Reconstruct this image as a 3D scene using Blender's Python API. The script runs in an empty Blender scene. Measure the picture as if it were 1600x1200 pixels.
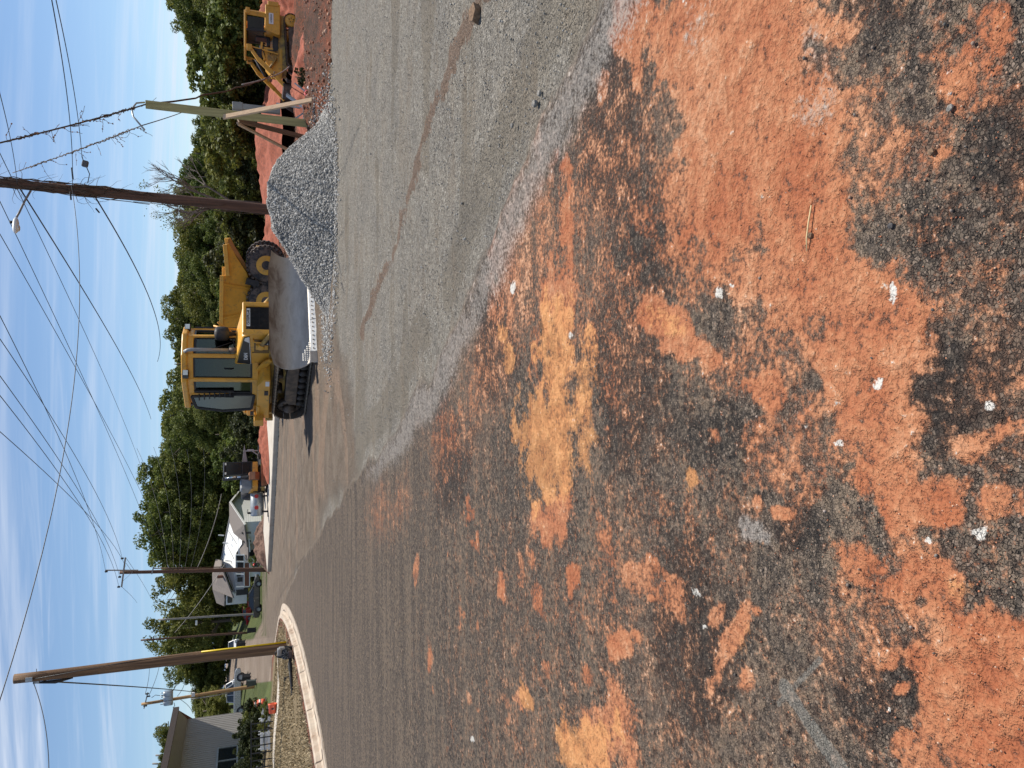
import bpy, math, random
import numpy as np
from mathutils import Vector, Matrix
random.seed(7)
rng = np.random.default_rng(7)
S = bpy.context.scene
COL = S.collection
R = math.radians
pi = math.pi

# ---------------------------------------------------------------- camera (held sideways: world up is image left)
CAMZ, F, PITCH = 1.6, 1180.0, R(19.3)
cp, sp = math.cos(PITCH), math.sin(PITCH)
cam = bpy.data.cameras.new('camera')
cam.sensor_fit = 'HORIZONTAL'; cam.sensor_width = 36; cam.lens = 36*F/1600
cam.clip_start = .05; cam.clip_end = 9000
camo = bpy.data.objects.new('camera', cam); COL.objects.link(camo)
fw = Vector((0, cp, -sp)); up = Vector((0, sp, cp)); rt = Vector((1, 0, 0))
m = Matrix.Identity(4)
for i, v in enumerate((-up, rt, -fw)):
    for j in range(3): m[j][i] = v[j]
m[2][3] = CAMZ
camo.matrix_world = m
S.camera = camo

# ---------------------------------------------------------------- world and sun
SUN_EL, SUN_AZ = R(61), R(54)          # azimuth from +Y towards +X
w = bpy.data.worlds.new('World'); S.world = w; w.use_nodes = True
nt = w.node_tree; nt.nodes.clear()
def N(nt, t, **k):
    n = nt.nodes.new(t)
    for a, b in k.items():
        if a.startswith('i_'): n.inputs[a[2:].replace('_', ' ')].default_value = b
        else: setattr(n, a, b)
    return n
def L(nt, a, b): nt.links.new(a, b)
sky = N(nt, 'ShaderNodeTexSky', sky_type='NISHITA', sun_disc=False, sun_elevation=SUN_EL, sun_rotation=SUN_AZ,
        altitude=900, air_density=1.0, dust_density=.15, ozone_density=3.4)
tc = N(nt, 'ShaderNodeTexCoord')
sx = N(nt, 'ShaderNodeSeparateXYZ'); L(nt, tc.outputs['Generated'], sx.inputs[0])
def M(nt, op, a, b=None, c=None, clamp=False):
    n = nt.nodes.new('ShaderNodeMath'); n.operation = op; n.use_clamp = clamp
    for i, v in enumerate((a, b, c)):
        if v is None: continue
        if isinstance(v, (int, float)): n.inputs[i].default_value = v
        else: nt.links.new(v, n.inputs[i])
    return n.outputs[0]
zz = M(nt, 'ADD', M(nt, 'MAXIMUM', sx.outputs[2], 0), .10)
cx = N(nt, 'ShaderNodeCombineXYZ')
L(nt, M(nt, 'DIVIDE', sx.outputs[0], zz), cx.inputs[0]); L(nt, M(nt, 'DIVIDE', sx.outputs[1], zz), cx.inputs[1])
def cloud(sc, rot, loc, lo, hi, det=7, dist=.6):
    mp = N(nt, 'ShaderNodeMapping'); mp.inputs['Scale'].default_value = sc; mp.inputs['Rotation'].default_value = (0, 0, R(rot)); mp.inputs['Location'].default_value = loc
    L(nt, cx.outputs[0], mp.inputs[0])
    no = N(nt, 'ShaderNodeTexNoise', i_Scale=1.0, i_Detail=det, i_Roughness=.58, i_Distortion=dist); L(nt, mp.outputs[0], no.inputs[0])
    mr = N(nt, 'ShaderNodeMapRange', interpolation_type='SMOOTHSTEP'); mr.inputs[1].default_value = lo; mr.inputs[2].default_value = hi
    L(nt, no.outputs[0], mr.inputs[0]); return mr.outputs[0]
c1 = cloud((.42, 2.6, 1), 6, (3.1, 1.7, 0), .44, .72)
c2 = cloud((.8, 5.2, 1), -22, (.4, 7.2, 0), .48, .78, 8, .9)
c3 = cloud((.25, .6, 1), 0, (5, 2, 0), .38, .66, 3, .2)
cc = M(nt, 'MULTIPLY', M(nt, 'ADD', M(nt, 'MULTIPLY', c1, .75), M(nt, 'MULTIPLY', c2, .55), clamp=True), M(nt, 'ADD', M(nt, 'MULTIPLY', c3, .75), .3))
cc = M(nt, 'MULTIPLY', cc, .85, clamp=True)
mx = N(nt, 'ShaderNodeMix', data_type='RGBA'); L(nt, cc, mx.inputs[0]); L(nt, sky.outputs[0], mx.inputs[6]); mx.inputs[7].default_value = (6.3, 6.9, 8.0, 1)
bg = N(nt, 'ShaderNodeBackground'); bg.inputs[1].default_value = .105
L(nt, mx.outputs[2], bg.inputs[0])
wo = N(nt, 'ShaderNodeOutputWorld'); L(nt, bg.outputs[0], wo.inputs[0])

sl = bpy.data.lights.new('sun', 'SUN'); sl.energy = 4.8; sl.angle = R(.5); sl.color = (1, .95, .86)
so = bpy.data.objects.new('sun', sl); COL.objects.link(so)
sd = Vector((math.sin(SUN_AZ)*math.cos(SUN_EL), math.cos(SUN_AZ)*math.cos(SUN_EL), math.sin(SUN_EL)))
so.rotation_euler = sd.to_track_quat('Z', 'Y').to_euler(); so.location = (20, 10, 40)
S.view_settings.view_transform = 'Standard'; S.view_settings.look = 'None'
S.view_settings.exposure = 0.24; S.view_settings.gamma = 1
S.cycles.max_bounces = 6; S.cycles.transparent_max_bounces = 12
S.cycles.use_denoising = True

# ---------------------------------------------------------------- picture point -> place
def ray(x, y):
    a = ((1200-y)-600)/F; b = -(x-800)/F
    return a, b*sp+cp, b*cp-sp
def at(x, y, Y):
    a, d, c = ray(x, y); t = Y/d
    return Vector((a*t, Y, CAMZ+c*t))
def G(x, y, z=0.0):
    a, d, c = ray(x, y); t = (z-CAMZ)/c
    return Vector((a*t, d*t, z))
def sstep(a, b, x):
    t = np.clip((np.asarray(x, float)-a)/(b-a), 0, 1); return t*t*(3-2*t)

# ---------------------------------------------------------------- noise on arrays
_perm = rng.permutation(512)
_g = rng.random(512)
def vnoise(x, y, seed=0):
    xi = np.floor(x).astype(int); yi = np.floor(y).astype(int); xf = x-xi; yf = y-yi
    u = xf*xf*(3-2*xf); v = yf*yf*(3-2*yf)
    def h(a, b): return _g[(_perm[(_perm[(a+seed*17) & 511]+b) & 511])]
    return (h(xi, yi)*(1-u)+h(xi+1, yi)*u)*(1-v)+(h(xi, yi+1)*(1-u)+h(xi+1, yi+1)*u)*v
def fbm(x, y, o=5, seed=0):
    r = 0; a = .5; s = 0
    for i in range(o):
        r = r+a*vnoise(x*2**i, y*2**i, seed+i*3); s += a; a *= .5
    return r/s

# ---------------------------------------------------------------- ground plan
def poly_sd(P, X, Y):
    """signed distance (positive inside) to polygon P"""
    n = len(P); d = np.full(X.shape, 1e9); ins = np.zeros(X.shape, bool)
    for i in range(n):
        ax, ay = P[i]; bx, by = P[(i+1) % n]
        ex, ey = bx-ax, by-ay; wx, wy = X-ax, Y-ay
        t = np.clip((wx*ex+wy*ey)/(ex*ex+ey*ey+1e-12), 0, 1)
        d = np.minimum(d, (wx-ex*t)**2+(wy-ey*t)**2)
        c = ((ay > Y) != (by > Y)) & (X < (bx-ax)*(Y-ay)/(by-ay+1e-12)+ax)
        ins ^= c
    d = np.sqrt(d)
    return np.where(ins, d, -d)
def smooth_path(p, n=6):
    p = [Vector(q) for q in p]; o = []
    for i in range(len(p)-1):
        p0 = p[max(i-1, 0)]; p1 = p[i]; p2 = p[i+1]; p3 = p[min(i+2, len(p)-1)]
        for k in range(n):
            t = k/n
            o.append(.5*((2*p1)+(-p0+p2)*t+(2*p0-5*p1+4*p2-p3)*t*t+(-p0+3*p1-3*p2+p3)*t**3))
    o.append(p[-1]); return o
kp = [G(560, 1420), G(530, 1290), G(512, 1200), G(502, 1140), G(490, 1080), G(475, 1015), G(463, 975), G(452, 950)]
tip = G(443, 943)
kb = [G(436, 955, .1), G(430, 985, .15), G(424, 1010, .2)]
KERB = [Vector((p.x, p.y, 0)) for p in smooth_path(kp+[tip]+kb, 6)]
KEND = KERB[-1]
ISL = [(p.x, p.y) for p in KERB]+[(KEND.x-3, KEND.y+6), (KEND.x-16, KEND.y+14), (-60, KEND.y+10), (-60, 4), (-14, 4)]
def H(X, Y):
    X = np.asarray(X, float); Y = np.asarray(Y, float)
    r = X/np.maximum(Y, 1.0)
    z = np.zeros(np.broadcast(X, Y).shape)
    d0 = np.interp(r, [-.6, -.5, -.4, -.34, -.315, -.295, -.27, -.2], [34, 36, 46, 60, 72, 90, 106, 190])
    e = np.minimum(Y, 170)-d0
    z = z+.055*np.where(e > 6, e-3, np.where(e > 0, e*e/12, 0))
    k = poly_sd(ISL, X, Y)
    z = z+.15*sstep(.50, .56, k)+.38*sstep(.7, 6.5, k)
    wr = sstep(.17, .26, r)
    z = z-1.05*wr*sstep(21, 37, Y)*(1-sstep(49, 54, Y))
    z = z+.42*wr*np.exp(-((Y-39.5-.6*np.sin(X*.9))/1.3)**2)*sstep(.22, .30, r)*(.5+fbm(X*.7, Y*.7, 4, 33))
    wx = sstep(3.6, 4.8, X)
    z = z+wx*.30*np.exp(-((Y-18.2-.3*np.sin(X*1.7))/1.5)**2)*(.6+.8*fbm(X*.9, Y*.9, 3, 5))
    dz = sstep(15.9, 18, Y)*sstep(.14, .2, r)*(1-sstep(60, 75, Y))
    z = z+dz*(fbm(X*1.3, Y*.9, 5, 9)-.5)*.34
    return z
def Hs(x, y): return float(H(np.array([x]), np.array([y]))[0])
def on(y, Y, x=400):
    """place on the ground in the direction of picture row y, at distance Y"""
    p = at(x, y, Y); return Vector((p.x, Y, Hs(p.x, Y)))

# ---------------------------------------------------------------- materials
def ramp(nt, fac, stops, interp='LINEAR'):
    n = nt.nodes.new('ShaderNodeValToRGB'); cr = n.color_ramp; cr.interpolation = interp
    while len(cr.elements) < len(stops): cr.elements.new(.5)
    for e, (p, c) in zip(cr.elements, stops):
        e.position = p; e.color = (*c, 1) if len(c) == 3 else c
    nt.links.new(fac, n.inputs[0]); return n.outputs[0]
def noise(nt, vec, scale, detail=4, rough=.55, dist=0, out=0):
    n = nt.nodes.new('ShaderNodeTexNoise'); n.inputs['Scale'].default_value = scale; n.inputs['Detail'].default_value = detail
    n.inputs['Roughness'].default_value = rough; n.inputs['Distortion'].default_value = dist
    if vec is not None: nt.links.new(vec, n.inputs['Vector'])
    return n.outputs[out]
def voro(nt, vec, scale, feature='F1', rand=1):
    n = nt.nodes.new('ShaderNodeTexVoronoi'); n.feature = feature; n.inputs['Scale'].default_value = scale; n.inputs['Randomness'].default_value = rand
    if vec is not None: nt.links.new(vec, n.inputs['Vector'])
    return n
def mixc(nt, fac, a, b, mode='MIX'):
    n = nt.nodes.new('ShaderNodeMix'); n.data_type = 'RGBA'; n.blend_type = mode
    for i, v in ((0, fac), (6, a), (7, b)):
        if isinstance(v, (int, float)): n.inputs[i].default_value = v
        elif isinstance(v, tuple): n.inputs[i].default_value = (*v, 1) if len(v) == 3 else v
        else: nt.links.new(v, n.inputs[i])
    return n.outputs[2]
def ss(nt, v, lo, hi):
    n = nt.nodes.new('ShaderNodeMapRange'); n.interpolation_type = 'SMOOTHSTEP'
    n.inputs[1].default_value = lo; n.inputs[2].default_value = hi
    nt.links.new(v, n.inputs[0]); return n.outputs[0]
MATS = {}
def newmat(name):
    m = bpy.data.materials.new(name); m.use_nodes = True
    nt = m.node_tree; b = nt.nodes['Principled BSDF']
    MATS[name] = m; return m, nt, b
def objvec(nt):
    return nt.nodes.new('ShaderNodeTexCoord').outputs['Object']
def mat(name, c, rough=.6, metal=0, var=.18, vs=3, dirt=None, dirt_amt=.5, ds=2.5, bump=0, bs=30, spec=.5, stretch=None):
    m, nt, b = newmat(name)
    v = objvec(nt)
    if stretch:
        mp = nt.nodes.new('ShaderNodeMapping'); mp.inputs['Scale'].default_value = stretch; nt.links.new(v, mp.inputs[0]); v = mp.outputs[0]
    n = noise(nt, v, vs, 6, .6)
    col = ramp(nt, n, [(.3, tuple(x*(1-var) for x in c)), (.7, tuple(min(1, x*(1+var)) for x in c))])
    if dirt:
        d = ss(nt, noise(nt, v, ds, 7, .68), 1-dirt_amt-.08, 1-dirt_amt+.22)
        col = mixc(nt, d, col, dirt)
    nt.links.new(col, b.inputs['Base Color'])
    b.inputs['Metallic'].default_value = metal
    r = ramp(nt, noise(nt, v, vs*4, 4), [(.3, (rough*.85,)*3), (.7, (min(1, rough*1.15),)*3)])
    nt.links.new(r, b.inputs['Roughness'])
    b.inputs['Specular IOR Level'].default_value = spec
    if bump:
        bp = nt.nodes.new('ShaderNodeBump'); bp.inputs['Strength'].default_value = bump; bp.inputs['Distance'].default_value = .02
        nt.links.new(noise(nt, v, bs, 5, .65), bp.inputs['Height']); nt.links.new(bp.outputs[0], b.inputs['Normal'])
    return m

DIRT = (.20, .115, .07)

yel = mat('yellow_paint', (.76, .38, .046), .42, 0, .14, 2, dirt=(.28, .16, .07), dirt_amt=.42, ds=6, bump=.06)
oily_shaded = mat('oily_shaded_yellow_panel', (.20, .115, .03), .6, 0, .25, 4, dirt=(.08, .05, .03), dirt_amt=.5, ds=5)  # yellow darkened to hold the engine side's shade and recess, with oily dirt
yeld = mat('dusty_yellow_paint', (.50, .30, .07), .6, 0, .2, 3, dirt=(.16, .10, .06), dirt_amt=.5, ds=4, bump=.1)
blk = mat('black_rubber', (.022, .022, .024), .65, 0, .3, 5, dirt=(.09, .07, .055), dirt_amt=.42, ds=6, bump=.1)
blk2 = mat('black_paint', (.016, .016, .018), .4, 0, .3, 5, dirt=(.06, .05, .04), dirt_amt=.3, ds=6)
tyre = mat('tyre_rubber', (.03, .03, .032), .8, 0, .3, 8, dirt=(.18, .13, .10), dirt_amt=.55, ds=5, bump=.2)
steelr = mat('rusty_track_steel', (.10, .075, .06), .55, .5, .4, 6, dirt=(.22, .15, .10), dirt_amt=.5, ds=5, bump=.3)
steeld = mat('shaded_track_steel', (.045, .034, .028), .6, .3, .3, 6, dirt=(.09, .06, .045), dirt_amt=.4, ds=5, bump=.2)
shoe = mat('worn_track_shoe', (.24, .20, .16), .45, .55, .3, 8, dirt=(.20, .14, .10), dirt_amt=.5, ds=6, bump=.3)
chrome = mat('chrome', (.7, .7, .68), .18, 1, .1, 4)
grey = mat('grey_metal', (.30, .30, .30), .5, .3, .2, 4, dirt=(.15, .12, .10), dirt_amt=.35)
galv = mat('galvanised_metal', (.40, .42, .43), .42, .6, .2, 6)
white = mat('white_paint', (.78, .78, .76), .5, 0, .06, 3)
whites = mat('white_siding', (.80, .80, .78), .6, 0, .04, 2)
red = mat('red_car_paint', (.42, .015, .025), .22, 0, .1, 2)
orange = mat('orange_plastic', (.80, .13, .05), .45, 0, .08, 4)
redp = mat('red_plastic', (.55, .03, .03), .45, 0, .08, 4)
conc = mat('kerb_concrete', (.52, .43, .335), .9, 0, .2, 3, dirt=(.32, .20, .125), dirt_amt=.46, ds=1.6, bump=.35, bs=60)
conc2 = mat('sidewalk_concrete', (.52, .46, .38), .85, 0, .14, 2, dirt=(.36, .24, .16), dirt_amt=.4, ds=.8, bump=.2, bs=40)
pinkw = mat('tan_lumber', (.58, .40, .25), .7, 0, .18, 3, stretch=(8, 8, .6), bump=.1)
greenw = mat('treated_lumber', (.42, .36, .16), .7, 0, .25, 3, stretch=(9, 9, .5), dirt=(.20, .15, .07), dirt_amt=.33, bump=.15)
darkw = mat('dark_lumber', (.16, .09, .05), .75, 0, .25, 3, stretch=(9, 9, .6))
polew = mat('creosote_pole_wood', (.135, .068, .042), .8, 0, .5, 2.2, stretch=(7, 7, .35), dirt=(.25, .14, .08), dirt_amt=.42, ds=1.6, bump=.6, bs=18)
polel = mat('weathered_brown_pole_wood', (.20, .115, .06), .8, 0, .5, 2.2, stretch=(7, 7, .3), dirt=(.07, .035, .022), dirt_amt=.45, ds=1.8, bump=.6, bs=18)
polen = mat('new_tan_pole_wood', (.42, .25, .11), .75, 0, .25, 2.2, stretch=(7, 7, .3), bump=.2)
poleg = mat('grey_pole_wood', (.30, .27, .24), .8, 0, .25, 2.2, stretch=(7, 7, .3))
yplas = mat('yellow_conduit_plastic', (.85, .60, .01), .4, 0, .05, 3)
wirem = mat('wire_insulation', (.02, .02, .022), .5, 0, .2, 3)
shingle = mat('roof_shingle', (.20, .17, .15), .9, 0, .22, 8, bump=.3)
brick = mat('brown_wall', (.22, .095, .06), .85, 0, .25, 9)
gsid = mat('grey_metal_siding', (.34, .315, .29), .5, .2, .06, 1)
tan = mat('tan_fascia', (.27, .25, .25), .6, 0, .1, 2)
brown = mat('dark_brown_trim', (.055, .04, .035), .9, 0, .1, 2)
bark = mat('tree_bark', (.10, .075, .055), .9, 0, .35, 6, bump=.5, bs=12)
twig = mat('bare_twig', (.20, .16, .13), .9, 0, .3, 4)
vinem = mat('dead_vine', (.11, .07, .045), .9, 0, .4, 6)
vleaf = mat('dry_vine_leaf', (.36, .17, .10), .8, 0, .4, 6)
pick = mat('silver_car_paint', (.42, .43, .44), .28, .5, .06, 2)
dark_car = mat('dark_grey_car_paint', (.10, .095, .09), .25, .4, .1, 2)
wht_car = mat('white_car_paint', (.72, .73, .74), .28, 0, .05, 2)
amber = mat('amber_lens', (.7, .2, .02), .3)
redl = mat('red_lens', (.45, .02, .02), .25)
lampg = mat('headlight_glass', (.7, .7, .68), .12, .3)
straw = mat('dry_straw', (.66, .50, .26), .7, 0, .15, 6)
mulch = mat('brown_mulch', (.17, .095, .065), .95, 0, .4, 10, bump=1, bs=20)

def glassmat(name, tint=(.55, .66, .66), rough=.03, refl=.22):
    m, nt, b = newmat(name); nt.nodes.remove(b)
    t = nt.nodes.new('ShaderNodeBsdfTransparent'); t.inputs[0].default_value = (*tint, 1)
    g = nt.nodes.new('ShaderNodeBsdfGlossy'); g.inputs['Roughness'].default_value = rough; g.inputs[0].default_value = (.85, .9, .92, 1)
    lw = nt.nodes.new('ShaderNodeLayerWeight'); lw.inputs[0].default_value = .35
    mx = nt.nodes.new('ShaderNodeMixShader')
    nt.links.new(M(nt, 'ADD', M(nt, 'MULTIPLY', lw.outputs[0], .28), refl, clamp=True), mx.inputs[0]); nt.links.new(t.outputs[0], mx.inputs[1]); nt.links.new(g.outputs[0], mx.inputs[2])
    nt.links.new(mx.outputs[0], nt.nodes['Material Output'].inputs[0]); return m
glass = glassmat('cab_glass', (.26, .31, .31), .03, .04)
cglass = mat('dark_car_glass', (.02, .025, .03), .06, 0, .1, 2, spec=1)
wglass = mat('dark_window_glass', (.014, .018, .022), .15, 0, .1, 2, spec=.35)

def blademat():
    m, nt, b = newmat('worn_blade_steel'); v = objvec(nt)
    mp = nt.nodes.new('ShaderNodeMapping'); mp.inputs['Scale'].default_value = (1, .7, 2.2); nt.links.new(v, mp.inputs[0])
    sep = nt.nodes.new('ShaderNodeSeparateXYZ'); nt.links.new(v, sep.inputs[0])
    n1 = noise(nt, mp.outputs[0], 2.2, 6, .65, .4); n2 = noise(nt, mp.outputs[0], 22, 5, .7)
    base = ramp(nt, n1, [(.25, (.40, .35, .30)), (.5, (.56, .51, .45)), (.75, (.70, .65, .58))])
    base = mixc(nt, M(nt, 'MULTIPLY', n2, .35), base, (.20, .15, .12))
    rust_and_shade = M(nt, 'ADD', M(nt, 'MULTIPLY', n1, .8), M(nt, 'MULTIPLY', sep.outputs[2], .55))
    base = mixc(nt, ss(nt, rust_and_shade, .72, 1.10), base, (.13, .082, .055))  # rust with painted shade, both thickening towards the blade's upper edge
    dots = M(nt, 'MULTIPLY', ss(nt, noise(nt, v, 7, 5, .7), .66, .72), .7)
    base = mixc(nt, dots, base, (.09, .06, .045))
    nt.links.new(base, b.inputs['Base Color']); b.inputs['Metallic'].default_value = .12
    nt.links.new(ramp(nt, n2, [(.3, (.38,)*3), (.7, (.62,)*3)]), b.inputs['Roughness'])
    bp = nt.nodes.new('ShaderNodeBump'); bp.inputs['Strength'].default_value = .25; bp.inputs['Distance'].default_value = .02
    nt.links.new(n2, bp.inputs['Height']); nt.links.new(bp.outputs[0], b.inputs['Normal']); return m
blade_m = blademat()
edge_m = mat('polished_cutting_edge', (.62, .60, .56), .4, .5, .15, 5, dirt=(.34, .27, .21), dirt_amt=.3)

def leafmat(name, cols, bright=1, trans=.32):
    m, nt, b = newmat(name)
    g = nt.nodes.new('ShaderNodeNewGeometry'); oi = nt.nodes.new('ShaderNodeObjectInfo')
    c = ramp(nt, g.outputs['Random Per Island'], [(0, tuple(x*bright for x in cols[0])), (.5, tuple(x*bright for x in cols[1])), (1, tuple(x*bright for x in cols[2]))])
    v = nt.nodes.new('ShaderNodeTexCoord').outputs['Object']
    c = mixc(nt, 1.0, c, ramp(nt, noise(nt, v, .45, 3), [(.3, (.62, .66, .6)), (.7, (1.25, 1.2, 1.15))]), 'MULTIPLY')
    c = mixc(nt, 1.0, c, ramp(nt, oi.outputs['Random'], [(0, (.80, .92, .8)), (.5, (1, 1, 1)), (1, (1.22, 1.08, .85))]), 'MULTIPLY')
    nt.links.new(c, b.inputs['Base Color']); b.inputs['Roughness'].default_value = .6; b.inputs['Specular IOR Level'].default_value = .25
    t = nt.nodes.new('ShaderNodeBsdfTranslucent'); nt.links.new(c, t.inputs[0])
    mx = nt.nodes.new('ShaderNodeMixShader'); mx.inputs[0].default_value = trans
    nt.links.new(b.outputs[0], mx.inputs[1]); nt.links.new(t.outputs[0], mx.inputs[2])
    nt.links.new(mx.outputs[0], nt.nodes['Material Output'].inputs[0]); return m
leaf = leafmat('tree_leaf', [(.080, .100, .024), (.150, .172, .040), (.235, .240, .066)])
leafl = leafmat('light_tree_leaf', [(.095, .120, .026), (.165, .190, .044), (.240, .255, .068)])
leafs = leafmat('shrub_leaf', [(.035, .045, .018), (.060, .070, .026), (.100, .105, .04)])

# ---------------------------------------------------------------- mesh tools
class MB:
    def __init__(s): s.v = []; s.f = []; s.m = []; s.sm = []
    def add(s, vs, fs, mi=0, smooth=False):
        o = len(s.v); s.v += [tuple(q) for q in vs]
        for f in fs: s.f.append(tuple(i+o for i in f)); s.m.append(mi); s.sm.append(smooth)
        return s
    def box(s, c, d, rot=None, mi=0):
        c = Vector(c); x, y, z = d[0]/2, d[1]/2, d[2]/2
        vs = [Vector((a*x, b*y, e*z)) for a in (-1, 1) for b in (-1, 1) for e in (-1, 1)]
        if rot is not None:
            from mathutils import Euler
            q = Euler(rot).to_matrix(); vs = [q @ v for v in vs]
        return s.add([v+c for v in vs], [(0, 1, 3, 2), (4, 6, 7, 5), (0, 4, 5, 1), (2, 3, 7, 6), (0, 2, 6, 4), (1, 5, 7, 3)], mi)
    def bar(s, a, b, w, h=None, mi=0, upv=(0, 0, 1)):
        a = Vector(a); b = Vector(b); h = h or w; d = (b-a); l = d.length; d.normalize()
        u = Vector(upv); sd = d.cross(u)
        if sd.length < 1e-3: sd = d.cross(Vector((1, 0, 0)))
        sd.normalize(); u = sd.cross(d)
        vs = [p+sd*i*w/2+u*j*h/2 for p in (a, b) for i in (-1, 1) for j in (-1, 1)]
        return s.add(vs, [(0, 1, 3, 2), (4, 6, 7, 5), (0, 4, 5, 1), (2, 3, 7, 6), (0, 2, 6, 4), (1, 5, 7, 3)], mi)
    def prism(s, poly, axis, a, b, mi=0, inset=0):
        """poly: 2-D points in the two other axes (x,z)|(y,z)|(x,y); extruded from a to b along axis"""
        def P(q, t):
            if axis == 'y': return (q[0], t, q[1])
            if axis == 'x': return (t, q[0], q[1])
            return (q[0], q[1], t)
        n = len(poly); vs = [P(q, a) for q in poly]+[P(q, b) for q in poly]
        fs = [tuple(range(n))[::-1], tuple(range(n, 2*n))]+[(i, (i+1) % n, n+(i+1) % n, n+i) for i in range(n)]
        return s.add(vs, fs, mi)
    def tube(s, pts, r, n=8, mi=0, smooth=True, cap=True):
        pts = [Vector(p) for p in pts]; rs = r if isinstance(r, (list, tuple)) else [r]*len(pts)
        vs = []; prev = None
        for i, p in enumerate(pts):
            d = (pts[min(i+1, len(pts)-1)]-pts[max(i-1, 0)]).normalized()
            ref = prev if prev is not None else (Vector((0, 0, 1)) if abs(d.z) < .9 else Vector((1, 0, 0)))
            a = d.cross(ref)
            if a.length < 1e-4: a = d.cross(Vector((1, .3, 0)))
            a.normalize(); b = a.cross(d); prev = b
            # keep the frame steady
            b = a.cross(d); ref2 = b
            for k in range(n):
                t = 2*pi*k/n; vs.append(p+(a*math.cos(t)+b*math.sin(t))*rs[i])
            prev = b
        fs = []
        for i in range(len(pts)-1):
            for k in range(n): fs.append((i*n+k, i*n+(k+1) % n, (i+1)*n+(k+1) % n, (i+1)*n+k))
        if cap: fs += [tuple(range(n))[::-1], tuple(range((len(pts)-1)*n, len(pts)*n))]
        return s.add(vs, fs, mi, smooth)
    def cyl(s, c, r, h, axis='z', n=20, mi=0, r2=None, smooth=True):
        c = Vector(c); d = {'x': Vector((1, 0, 0)), 'y': Vector((0, 1, 0)), 'z': Vector((0, 0, 1))}[axis]
        return s.tube([c-d*h/2, c+d*h/2], [r, r if r2 is None else r2], n, mi, smooth)
    def lathe(s, prof, c=(0, 0, 0), axis='z', n=20, mi=0, smooth=True):
        c = Vector(c); vs = []
        for (r, h) in prof:
            for k in range(n):
                t = 2*pi*k/n; p = (r*math.cos(t), r*math.sin(t), h)
                if axis == 'x': p = (p[2], p[0], p[1])
                if axis == 'y': p = (p[0], p[2], p[1])
                vs.append(c+Vector(p))
        fs = [(i*n+k, i*n+(k+1) % n, (i+1)*n+(k+1) % n, (i+1)*n+k) for i in range(len(prof)-1) for k in range(n)]
        fs += [tuple(range(n))[::-1], tuple(range((len(prof)-1)*n, len(prof)*n))]
        return s.add(vs, fs, mi, smooth)
    def sphere(s, c, r, n=10, mi=0, sc=(1, 1, 1)):
        prof = [(max(r*math.sin(pi*i/n), 1e-4), -r*math.cos(pi*i/n)) for i in range(n+1)]
        o = len(s.v); s.lathe(prof, (0, 0, 0), 'z', n*2, mi)
        for i in range(o, len(s.v)):
            v = s.v[i]; s.v[i] = (v[0]*sc[0]+c[0], v[1]*sc[1]+c[1], v[2]*sc[2]+c[2])
        return s
    def build(s, name, mats, parent=None, bevel=0, label=None, seg=2):
        me = bpy.data.meshes.new(name); me.from_pydata(s.v, [], s.f)
        for mm in (mats if isinstance(mats, (list, tuple)) else [mats]): me.materials.append(mm)
        me.polygons.foreach_set('material_index', s.m); me.polygons.foreach_set('use_smooth', s.sm)
        me.update()
        import bmesh
        b = bmesh.new(); b.from_mesh(me); bmesh.ops.recalc_face_normals(b, faces=b.faces); b.to_mesh(me); b.free()
        o = bpy.data.objects.new(name, me); COL.objects.link(o)
        if parent is not None: o.parent = parent
        if bevel:
            md = o.modifiers.new('bevel', 'BEVEL'); md.width = bevel; md.segments = seg; md.limit_method = 'ANGLE'; md.angle_limit = R(40)
        if label: o['label'] = label
        return o
def npmesh(name, V, Fc, mats, parent=None, smooth=False, mi=None):
    """fast mesh from arrays; Fc is (n,k)"""
    me = bpy.data.meshes.new(name); V = np.asarray(V, np.float32); Fc = np.asarray(Fc, np.int32); k = Fc.shape[1]
    me.vertices.add(len(V)); me.vertices.foreach_set('co', V.ravel())
    me.loops.add(Fc.size); me.loops.foreach_set('vertex_index', Fc.ravel())
    me.polygons.add(len(Fc)); me.polygons.foreach_set('loop_start', np.arange(0, Fc.size, k, dtype=np.int32))
    try: me.polygons.foreach_set('loop_total', np.full(len(Fc), k, np.int32))
    except Exception: pass
    if smooth: me.polygons.foreach_set('use_smooth', np.ones(len(Fc), bool))
    for mm in (mats if isinstance(mats, (list, tuple)) else [mats]): me.materials.append(mm)
    if mi is not None: me.polygons.foreach_set('material_index', np.asarray(mi, np.int32))
    me.update(calc_edges=True); me.validate()
    o = bpy.data.objects.new(name, me); COL.objects.link(o)
    if parent is not None: o.parent = parent
    return o
def tag(o, label=None, cat=None, group=None, kind=None):
    if label: o['label'] = label
    if cat: o['category'] = cat
    if group: o['group'] = group
    if kind: o['kind'] = kind
    return o
def thing(name, label, cat, loc=(0, 0, 0), rz=0, group=None):
    o = bpy.data.objects.new(name, None); COL.objects.link(o); o.empty_display_size = .3
    o.location = loc; o.rotation_euler = (0, 0, rz)
    return tag(o, label, cat, group)
def copy_tree(o, parent=None):
    c = o.copy(); COL.objects.link(c)
    if parent is not None: c.parent = parent
    for ch in list(o.children): copy_tree(ch, c)
    return c
def text(name, s, size, matl, parent, loc, rot, depth=.004, squash=1.0):
    cu = bpy.data.curves.new(name, 'FONT'); cu.body = s; cu.size = size; cu.extrude = depth; cu.align_x = 'CENTER'; cu.align_y = 'CENTER'
    cu.offset = size*.02
    t = bpy.data.objects.new(name, cu)
    me = bpy.data.meshes.new_from_object(t); bpy.data.objects.remove(t)
    me.materials.clear(); me.materials.append(matl)
    o = bpy.data.objects.new(name, me); COL.objects.link(o); o.parent = parent; o.location = loc; o.rotation_euler = rot; o.scale = (squash, 1, 1)
    return o

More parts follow.
